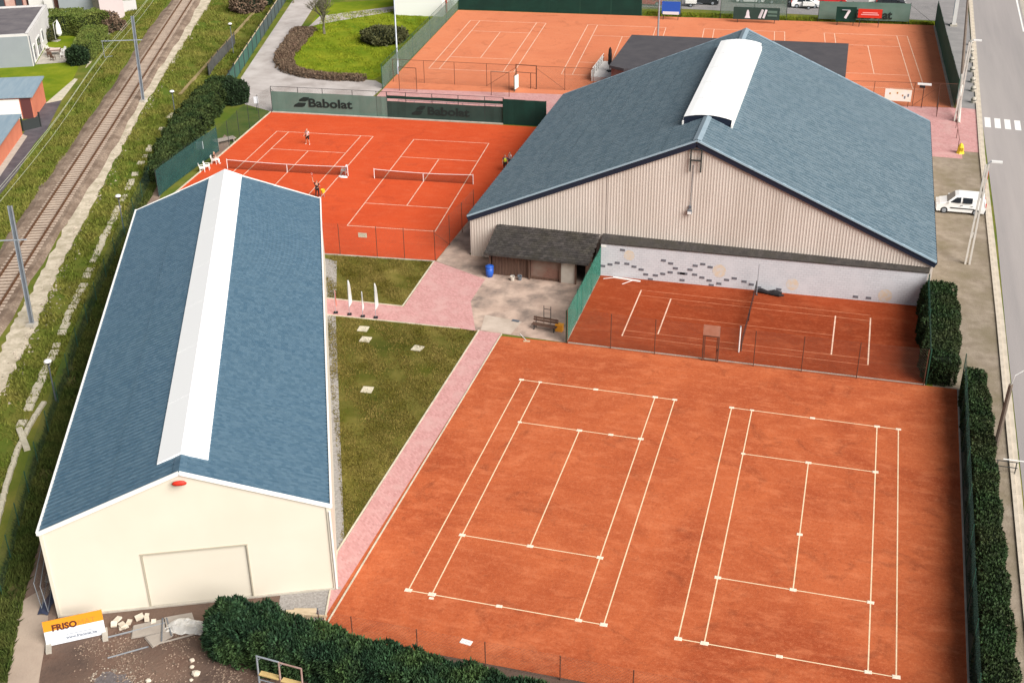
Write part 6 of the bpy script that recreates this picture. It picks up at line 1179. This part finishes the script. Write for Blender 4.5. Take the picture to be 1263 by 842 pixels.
# grey flat-roofed extension; local axes: x along the front wall to the left-right, y along the side wall
gA, gB = Vector((*(-81.88, 85.41), 0)), Vector((*(-86.88, 95.92), 0)); ya = (gB-gA).normalized(); rz = math.atan2(ya.y, ya.x)-math.pi/2
gh = house('house', 'grey rendered extension with flat dark roof and white garden doors', 'house', tuple(gA), rz)
Dp = (gB-gA).length+4.5
b = MB(); b.box((-6, Dp/2, 1.95), (12, Dp, 3.9)); obj('wall', b, M_greywall, gh)
b = MB(); b.box((.03, Dp/2, 1.95), (.08, Dp+.02, 3.92)); obj('garden_wall', b, M_palewall, gh)
b = MB(); b.box((-6, Dp/2, 3.94), (11.3, Dp-.8, .08)); obj('roof', b, pm('roof_gravel', (.11, .10, .11), (.16, .145, .15), .5, .9), gh)
b = MB()
for c_, s_ in (((-6, .2, 4.0), (12.1, .35, .35)), ((-6, Dp-.2, 4.0), (12.1, .35, .35)), ((-.15, Dp/2, 4.0), (.4, Dp-.4, .35)), ((-11.85, Dp/2, 4.0), (.35, Dp-.4, .35))): b.box(c_, s_)
obj('parapet', b, M_palewall, gh)
for y_, wd, hh in ((2.2, 1.2, 2.2), (5.6, 2.4, 2.3), (9.0, 1.0, 1.6)):
    b = MB(); b.box((.09, y_, hh/2+(.1 if hh > 2 else .9)), (.06, wd, hh)); f_ = obj('door' if hh > 2 else 'window', b, M_white, gh)
    for k in range(2): b = MB(); b.box((.13, y_-wd/4+k*wd/2, hh/2+(.1 if hh > 2 else .9)), (.03, wd/2-.22, hh-.4)); obj('pane', b, M_winglass, f_)
b = MB(); b.tube([(.14, .4, 0), (.14, .4, 3.8)], .05, 6); obj('downpipe', b, M_steeldark, gh)
hb = house('house', 'pale pink brick house with dark windows at the top left corner', 'house', (*(-99.47, 106.24)[:2], 0), rz)
b = MB(); b.box((-5, 6, 4), (14, 9, 8)); obj('wall', b, M_pinkbrick, hb)
for x_ in (-7.5, -4.5, -1.5, 1.0):
    for z_ in (2.0, 5.4): b = MB(); b.box((x_, 1.46, z_), (1.1, .08, 1.8)); f_ = obj('window', b, M_maroon, hb); b = MB(); b.box((x_, 1.40, z_), (.85, .05, 1.5)); obj('pane', b, M_winglass, f_)
b = MB(); b.add([(-12.4, 1.1, 7.9), (2.4, 1.1, 7.9), (2.4, 10.9, 7.9), (-12.4, 10.9, 7.9), (-12.4, 6, 11), (2.4, 6, 11)], [(0, 1, 5, 4), (2, 3, 4, 5), (1, 2, 5), (3, 0, 4), (3, 2, 1, 0)]); obj('roof', b, M_slate, hb)
b = MB(); b.box((3.6, 1.9, 1.9), (2.4, 1.6, 3.8)); b.box((5.2, 1.2, 1.2), (1.2, 1.2, 2.4)); obj('porch', b, M_palewall, hb)
bb2 = house('garden_building', 'brown red brick outbuilding behind the grey extension garden', 'outbuilding', (*(-98.10, 109.02)[:2], 0), rz+R(4)); b = MB(); b.box((4.2, 4, 1.9), (7.6, 7, 3.8)); obj('wall', b, M_brownbrick, bb2); b = MB(); b.box((4.2, 4, 3.88), (8, 7.4, .16)); obj('roof', b, M_felt, bb2)
gg = house('garden_building', 'grey outbuilding with white edged pitched roof at the top left', 'outbuilding', (*(-93.66, 109.56)[:2], 0), rz+R(2))
b = MB(); b.add([(0, 0, 0), (7.6, 0, 0), (7.6, 8, 0), (0, 8, 0), (0, 0, 4.6), (7.6, 0, 1.6), (7.6, 8, 1.6), (0, 8, 4.6)], [(0, 1, 5, 4), (1, 2, 6, 5), (2, 3, 7, 6), (3, 0, 4, 7)]); obj('wall', b, M_greywall, gg)
b = MB(); b.add([(-.2, -.2, 4.75), (7.9, -.2, 1.58), (7.9, 8.2, 1.58), (-.2, 8.2, 4.75), (-.2, -.2, 4.6), (7.9, -.2, 1.43), (7.9, 8.2, 1.43), (-.2, 8.2, 4.6)], [(0, 1, 2, 3), (7, 6, 5, 4), (0, 4, 5, 1), (1, 5, 6, 2), (2, 6, 7, 3), (3, 7, 4, 0)]); obj('roof', b, M_slate, gg)
b = MB(); b.bar((-.25, -.25, 4.7), (7.95, -.25, 1.53), .12, .3); obj('verge_board', b, M_white, gg); b = MB(); b.box((9.3, .4, .8), (3.2, .25, 1.6)); obj('garden_wall', b, M_palewall, gg)
sh2 = house('garden_building', 'pinkish grey shed end standing by the railway at the top', 'outbuilding', (*(-84.51, 110.69)[:2], 0), rz+R(20)); b = MB(); b.box((-1, 3, 1.6), (3.4, 6.5, 3.2)); obj('wall', b, pm('pink_render', (.52, .44, .43)), sh2); b = MB(); b.box((-1, 3, 3.26), (3.8, 6.9, .14)); obj('roof', b, M_slate, sh2); b = MB(); b.box((.73, 1.2, 1.1), (.06, .9, 2.1)); obj('door', b, M_maroon, sh2)
cb = house('garden_building', 'dark slate roofed shed in the garden beyond the clipped hedge', 'outbuilding', (*(-88.22, 110.82)[:2], 0), rz+R(8)); b = MB(); b.box((1.6, 2.5, 1.1), (3.4, 5, 2.2)); obj('wall', b, M_wood, cb); b = MB(); b.add([(-.3, -.2, 2.1), (3.5, -.2, 2.1), (3.5, 5.2, 2.1), (-.3, 5.2, 2.1), (1.6, -.2, 3.1), (1.6, 5.2, 3.1)], [(0, 4, 5, 3), (1, 2, 5, 4), (0, 1, 4), (2, 3, 5), (3, 2, 1, 0)]); obj('roof', b, M_slate, cb)
def garage(lab, A, Bv, left, h, hr_, door):
    A = Vector((*A, 0)); Bv = Vector((*Bv, 0)); y_ = (Bv-A).normalized(); rz_ = math.atan2(y_.y, y_.x)-math.pi/2; L = (Bv-A).length; t = house('garage', lab, 'garage', tuple(A), rz_)
    b = MB(); b.add([(0, 0, 0), (0, L, 0), (-left, L, 0), (-left, 0, 0), (0, 0, h), (0, L, hr_), (-left, L, hr_), (-left, 0, h)], [(0, 1, 5, 4), (1, 2, 6, 5), (2, 3, 7, 6), (3, 0, 4, 7)]); obj('wall', b, M_orangewall, t)
    b = MB(); b.add([(.25, -.3, h), (.25, L+.2, hr_+.03), (-left-.2, L+.2, hr_+.03), (-left-.2, -.3, h)]+[(.25, -.3, h+.14), (.25, L+.2, hr_+.17), (-left-.2, L+.2, hr_+.17), (-left-.2, -.3, h+.14)], [(0, 3, 2, 1), (4, 5, 6, 7), (0, 1, 5, 4), (1, 2, 6, 5), (2, 3, 7, 6), (3, 0, 4, 7)]); obj('roof', b, M_garageroof, t)
    if door:
        b = MB(); b.box((-2.9, -.05, 1.15), (3.1, .1, 2.3)); dd = obj('garage_door', b, M_white, t); b = MB(); 
        for z in (.6, 1.15, 1.7): b.box((-2.9, -.105, z), (3.0, .02, .03))
        obj('door_groove', b, M_lamphead, dd)
        b = MB(); b.box((-.65, -.05, 1.2), (1.1, .1, 2.4)); obj('side_panel', b, M_maroon, t); b = MB(); b.box((-6.1, -.05, 1.2), (3.0, .1, 2.4)); obj('side_panel', b, M_maroon, t)
    return t
garage('orange brick garage with blue grey roof and white door beside the dark lane', (-69.11, 66.97), (-71.39, 72.59), 9, 2.5, 2.9, True)
garage('orange brick outbuilding with blue grey roof at the left picture edge', (-62.57, 50.53), (-67.08, 61.72), 9, 1.95, 2.1, False)
b = MB(); 
dg_ = thing('gate', 'dark metal garden gate between the two orange brick buildings', 'gate', (-67.65, 62.69)); b = MB(); b.bar((0, 0, .6), (1.0, 1.8, .6), .06, 1.2); obj('panel', b, M_postdark, dg_); b = MB(); b.box((0, 0, .85), (.14, .14, 1.7)); obj('post', b, M_postdark, dg_); b = MB(); b.box((1.0, 1.8, .85), (.14, .14, 1.7)); obj('post', b, M_postdark, dg_)
ph = (-85.26, 96.73); t = thing('parasol', 'white cantilever garden parasol folded over the grey house terrace', 'parasol', ph); b = MB(); b.tube([(-.9, .3, 0), (-.9, .3, 2.4), (0, 0, 3.0)], .05, 6); obj('pole', b, M_white, t); b = MB(); b.lathe([(.08, 2.9), (.3, 2.2), (.38, 1.2), (.2, .9), (.05, .85)], n=9); obj('canopy', b, M_whitecloth, t); b = MB(); b.box((-.9, .3, .06), (.9, .9, .12)); obj('base', b, M_conc, t)
t = thing('garden_table', 'brown garden table with pale cover on the grey house terrace', 'table', (-82.33, 90.77), rz); b = MB(); b.box((0, 0, .74), (1.9, 1.0, .06)); obj('tabletop', b, M_wood, t)
for x in (-.8, .8):
    for y in (-.4, .4): b = MB(); b.box((x, y, .36), (.07, .07, .72)); obj('leg', b, M_wood, t)
t2 = thing('tablecloth', 'pinkish cloth spread over the brown terrace table', 'cloth', (*(-82.33, 90.77), .775), rz); b = MB(); b.box((0.2, .1, .01), (1.3, .95, .02)); obj('cloth', b, pm('pale_pink', (.6, .48, .44)), t2); b = MB(); b.box((.2, -.39, -.1), (1.3, .02, .22)); obj('drop', b, pm('pale_pink', (.6, .48, .44)), t2)
for q, (p, a, mt, lab) in enumerate((((-82.17, 89.61), 30, M_wood, 'brown terrace chair left of the brown garden table'), ((-80.85, 88.35), 0, M_wood, 'brown terrace chair in front of the brown garden table'), ((-80.59, 89.98), 120, M_white, 'white terrace chair nearest the clipped dark hedge'), ((-81.40, 91.60), 160, M_white, 'white terrace chair behind the one nearest the hedge'), ((-84.80, 92.63), 0, M_white, 'small white terrace chair beside the garden doors'))): chair(lab, p, R(a), mt, 'chairs on the neighbours terrace')
hedge('hedge', 'clipped yellowish green hedge across the garden behind the grey house', 'hedge', [(-90.19, 100.88), (-87.96, 101.85), (-85.49, 102.88), (-82.92, 101.67)], 5.0, 2.6, M_leaf_light, 110, .15, wob=.04, corem=M_core)
hedge('hedge', 'clipped garden hedge running down beside the terrace toward the railway', 'hedge', [(-80.31, 97.90), (-78.55, 93.29), (-76.77, 88.93)], [3.2, 2.6, 2.2], 2.2, M_leaf_light, 110, .15, wob=.04)
bush('round_bush', 'dark round evergreen at the corner of the terrace hedge', 'bush', (-76.75, 87.77), 1.3, 2.2, M_leaf_dark, 1800, .24)
bush('round_bush', 'brown leafless shrub at the end of the clipped garden hedge', 'bush', (-83.38, 104.30), 2.3, 2.4, M_leaf_brown, 2400, .24)
bush('round_bush', 'pale dry shrub between the shed ends and the railway at the top', 'bush', (-81.31, 103.86), 1.6, 1.5, M_leaf_brown, 1500, .22)
bush('round_bush', 'small green garden plant beside the garden doors of the grey house', 'bush', (-87.40, 97.09), 1.3, 1.5, M_leaf_bush, 1400, .2)
wb = thing('building', 'white flat walled building beside the far courts at the top edge', 'building', (*(-45.61, 121.19)[:2], 0), .083); b = MB(); b.box((3.6, 5, 2.2), (7.2, 10, 4.4)); obj('wall', b, pm('bright_white_wall', (.84, .85, .82), None, 1, .6), wb); b = MB(); b.box((3.6, 5, 4.46), (7.5, 10.3, .14)); obj('roof', b, M_palewall, wb); b = MB(); b.box((7.23, 2.2, 1.2), (.06, 1.0, 2.2)); obj('door', b, M_red, wb)

# ------------------------------------------------------------------ building site in front of the narrow hall
sA, sB = Vector((*(-16.73, -9.07), 0)), Vector((*(-14.27, -7.39), 0)); sd = sB-sA; sw = sd.length; sg = thing('site_sign', 'orange and white builder sign board leaning on concrete feet', 'sign', tuple(sA+Vector((0, 0, 0))), math.atan2(sd.y, sd.x))
tl = R(-12); ct, stl = math.cos(tl), math.sin(tl); SH = 1.42
def sp_(x, z, o=0.0): return (x, z*math.sin(R(12))-o*math.cos(R(12)), .03+z*math.cos(R(12))+o*math.sin(R(12)))
def panel(x0, x1, z0, z1, o0, o1):
    mb = MB(); mb.add([sp_(x0, z0, o1), sp_(x1, z0, o1), sp_(x1, z1, o1), sp_(x0, z1, o1), sp_(x0, z0, o0), sp_(x1, z0, o0), sp_(x1, z1, o0), sp_(x0, z1, o0)], [(0, 1, 2, 3), (7, 6, 5, 4), (0, 4, 5, 1), (1, 5, 6, 2), (2, 6, 7, 3), (3, 7, 4, 0)]); return mb
obj('white_panel', panel(0, sw, 0, .82, 0, .05), M_signw, sg); obj('orange_panel', panel(0, sw, .823, SH, 0, .05), M_signo, sg)
def sign_text(body, x, z, hh, mat, nm, w_=None, bold=.0):
    mb = text_mb(body, hh, bold=bold); k = (w_/mb.w) if w_ else 1; mb.v = [sp_(x+v[0]*k, z+v[1], .056) for v in mb.v]; obj(nm, mb, mat, sg)
sign_text('FRISO', sw*.14, .80, .34, M_signdark, 'lettering', sw*.42, .045); sign_text('MAT', sw*.58, .82, .32, M_signthin, 'lettering', sw*.29, .0)
sign_text('www.frisomat.be', sw*.34, .2, .17, M_signgrey, 'lettering', sw*.52, .03)
obj('thin_print', panel(sw*.36, sw*.80, .44, .465, .05, .056), M_signgrey, sg)
for x in (.1, sw-.05):
    b = MB(); b.box((x, -.15, .08), (.28, .95, .16)); obj('foot', b, M_conc, sg); b = MB(); b.bar((x, .05, .1), sp_(x, SH*.98, -.05), .06, .06); obj('post', b, M_timber, sg)
for q, (a, c, lab) in enumerate((((-18.66, -6.62), (-20.34, -3.34), 'steel site fence panel leaning along the narrow hall left corner'), ((-18.17, -6.76), (-19.66, -4.05), 'second site fence panel between first panel and the cream wall'))):
    A, B = Vector((*a, 0)), Vector((*c, 0)); dd = B-A; t = thing('site_fence', lab, 'fence panel', tuple(A), math.atan2(dd.y, dd.x), 'site fence panels at the hall corner'); L = dd.length+1.6
    for pts_ in ([(0, 0, .1), (0, .1, 1.9)], [(L, 0, .1), (L, .1, 1.9)], [(0, 0, .15), (L, 0, .15)], [(0, .1, 1.85), (L, .1, 1.85)]): b = MB(); b.tube(pts_, .022, 6); obj('frame_tube', b, M_steel, t)
    me_, L_ = wiremesh(1.8, L, M_wire); o = link('mesh_panel', me_, None, t); o.location = (0, .02, .1); o.scale = (L/L_, 1, 1)
    b = MB(); b.box((L*.5, 0, .07), (.7, .25, .14)); obj('foot', b, M_conc, t)
t = thing('tarpaulin', 'dark blue tarpaulin strip lying along the left corner of the cream hall', 'tarpaulin', (-18.68, -5.45), R(100)); b = MB(); b.add([(x, y+.05*math.sin(x*5), .05+.12*math.sin(x*3+y*6)**2) for x in (-1.6, -.9, -.2, .5, 1.2, 1.8) for y in (-.3, 0, .3)], [(i*3+j, i*3+j+3, i*3+j+4, i*3+j+1) for i in range(5) for j in range(2)]); obj('sheet', b, pm('navy_sheet', (.035, .045, .09), (.06, .07, .11), 3, .5), t)
def lumber(name, lab, cat, a, c, z, w_, h_, mat):
    A, B = Vector((*a, z)), Vector((*c, z)); t = thing(name, lab, cat, (A.x, A.y, 0)); b = MB(); o = Vector((A.x, A.y, 0)); b.bar(A-o, B-o, w_, h_); obj('plank', b, mat, t); b = MB(); d = (B-A).normalized(); b.bar(B-o-d*.05, B-o+d*.02, w_*1.15, h_*1.15); obj('end_cap', b, M_steeldark, t); return t
lumber('tube', 'long thin steel tube on the soil just right of the builder sign', 'tube', (-14.20, -7.89), (-10.71, -5.26), .10, .06, .06, M_steel)
lumber('tube', 'lower thin steel tube lying diagonally on the soil below the grey sheets', 'tube', (-13.15, -9.05), (-11.56, -7.76), .06, .05, .05, M_steel)
lumber('plank', 'thin plank poking out from the grey sheets toward the bush', 'plank', (-11.15, -7.39), (-9.35, -6.02), .06, .07, .05, M_ply)
lumber('plank', 'pale plank lying along the front wall right of the conifer bush', 'plank', (-5.74, -3.53), (-4.10, -2.96), .1, .35, .1, M_timber)
def sheetstack(lab, quad, z, mat, n=2):
    t = thing('board_sheet', lab, 'boards', quad[0], 0, 'grey boards lying before the cream hall'); O = quad[0]
    for k in range(n): b = MB(); b.prism([(p[0]-O[0]+.04*k, p[1]-O[1]+.03*k) for p in quad], z+.05*k, z+.04+.05*k); obj('sheet', b, mat, t)
sheetstack('long grey board sheet lying before the sliding door', [(-12.75, -7.43), (-13.16, -6.57), (-11.69, -5.58), (-10.96, -6.38)], .03, M_ply)
sheetstack('short grey board sheet lying skewed below the long one', [(-11.32, -7.76), (-12.12, -7.20), (-11.05, -6.40), (-10.73, -6.71)], .02, M_ply)
sheetstack('grey board half under the clear plastic film', [(-11.25, -6.46), (-11.86, -5.63), (-10.62, -4.90), (-10.07, -5.55)], .08, M_ply)
for q, (A, B, lab) in enumerate((((-11.02, -7.30), (-11.87, -5.70), 'dark batten across the grey boards nearer the builder sign'), ((-10.74, -6.77), (-11.66, -5.64), 'dark batten across the grey boards nearer the conifer bush'))): lumber('batten', lab, 'batten', A, B, .17, .06, .04, M_steeldark)
def foam(lab, p, n, seed, grp='white foam offcuts before the cream hall'):
    rd = random.Random(seed); t = thing('foam_offcuts', lab, 'foam', p, 0, grp)
    for k in range(n): b = MB(); b.box((0, 0, .06), (rd.uniform(.25, .5), rd.uniform(.2, .4), rd.uniform(.08, .14)), rd.uniform(0, 3)); o = obj('offcut', b, M_foam, t); o.location = (rd.uniform(-.55, .55), rd.uniform(-.28, .28), rd.uniform(.0, .14)); o.rotation_euler = (rd.uniform(-.3, .3), rd.uniform(-.3, .3), 0)
foam('heap of cream white foam offcuts right of the builder sign', (-13.70, -6.65), 7, 4); foam('flat pile of white offcuts behind the grey boards at the wall', (-12.60, -5.96), 4, 6)
t = thing('plastic_film', 'crumpled clear plastic film bundle beside the tall conifer bush', 'plastic', (-10.33, -5.88)); nx, ny = 13, 9; vs = []
for i in range(nx):
    for j in range(ny): u_, v_ = i/(nx-1)*2-1, j/(ny-1)*2-1; vs.append((u_*1.15+random.uniform(-.06, .06), v_*.55+random.uniform(-.05, .05)+u_*.2, max(.03, .5*(1-u_*u_)*(1-v_*v_)+random.uniform(-.07, .1))))
b = MB(); b.add(vs, [(i*ny+j, (i+1)*ny+j, (i+1)*ny+j+1, i*ny+j+1) for i in range(nx-1) for j in range(ny-1)]); obj('film', b, M_film, t); b = MB(); b.lathe([(.1, .04), (.4, .1), (.3, .28), (.05, .34)], n=8); obj('inner_roll', b, M_foam, t)
t = thing('pallet', 'pale timber pallet against the wall foot right of the bush', 'pallet', (-4.71, -3.40), R(14)); 
for k in range(5): b = MB(); b.box((0, -.4+k*.2, .13), (1.2, .13, .025)); obj('slat', b, M_timber, t)
for x in (-.5, 0, .5): b = MB(); b.box((x, 0, .06), (.1, .95, .1)); obj('bearer', b, M_timber, t)
t = thing('trestle', 'pale timber trestle lying beside the pink path end', 'trestle', (-4.06, -3.49), R(8)); b = MB(); b.bar((-.7, 0, .25), (.7, 0, .25), .1, .1); obj('beam', b, M_timber, t)
for x in (-.6, .6):
    for y in (-.3, .3): b = MB(); b.bar((x, 0, .25), (x, y, 0), .07, .05); obj('leg', b, M_timber, t)
for q, (p, s_, lab) in enumerate((((-8.85, -8.09), .16, 'small white stone farthest from the bottom edge'), ((-8.62, -8.52), .14, 'small white stone between the farthest and the big one'), ((-8.17, -8.94), .26, 'biggest pale stone near the bottom edge by the bush'), ((-8.21, -9.37), .11, 'smallest white stone at the bottom edge'), ((-10.28, -9.98), .16, 'white stone lying on the dark gravel patch'))):
    b = MB(); b.lathe([(s_*.7, 0), (s_, s_*.35), (s_*.7, s_*.75), (s_*.1, s_*.9)], n=8); b.xf(lambda v: (v[0]*random.uniform(.8, 1.15), v[1]*random.uniform(.75, 1.1), v[2])); o = obj('stone', b, M_foam); o.location = (*p, .015); tag(o, lab, 'stone', 'white stones on the soil')
# scaffold frame at the bottom edge
fr = thing('scaffold_frame', 'rusty and grey two-bay frame with yellow planks in front of the conifer hedge', 'frame', (-4.52, -9.15), R(-4))
for i, x in enumerate((0, 1.22, 2.44)):
    b = MB(); b.tube([(x, 0, 0), (x, .1, 2.25-.05*i)], .05, 8); obj('upright', b, M_steel if i == 0 else pm('rust_steel', (.35, .24, .21), (.28, .17, .14), 3, .6), fr)
for i, (x0, x1) in enumerate(((0, 1.22), (1.22, 2.44))):
    b = MB(); b.tube([(x0, .1, 2.22-.05*i), (x1, .1, 2.2-.05*i)], .045, 8); obj('top_tube', b, M_steel if i == 0 else pm('rust_steel', (.35, .24, .21)), fr)
    b = MB(); b.tube([(x0, .07, 1.95), (x0+.25, .1, 2.2)], .025, 6); obj('gusset', b, M_steel, fr)
    b = MB(); b.box(((x0+x1)/2, .1, 1.15-.06*i), (1.08, .3, .06)); obj('plank', b, pm('yellow_plank', (.58, .42, .18), (.48, .34, .14), 2, .8), fr)
    b = MB(); b.tube([(x0, .05, .75), (x1, .05, .75)], .035, 6); obj('lower_tube', b, M_steel, fr)
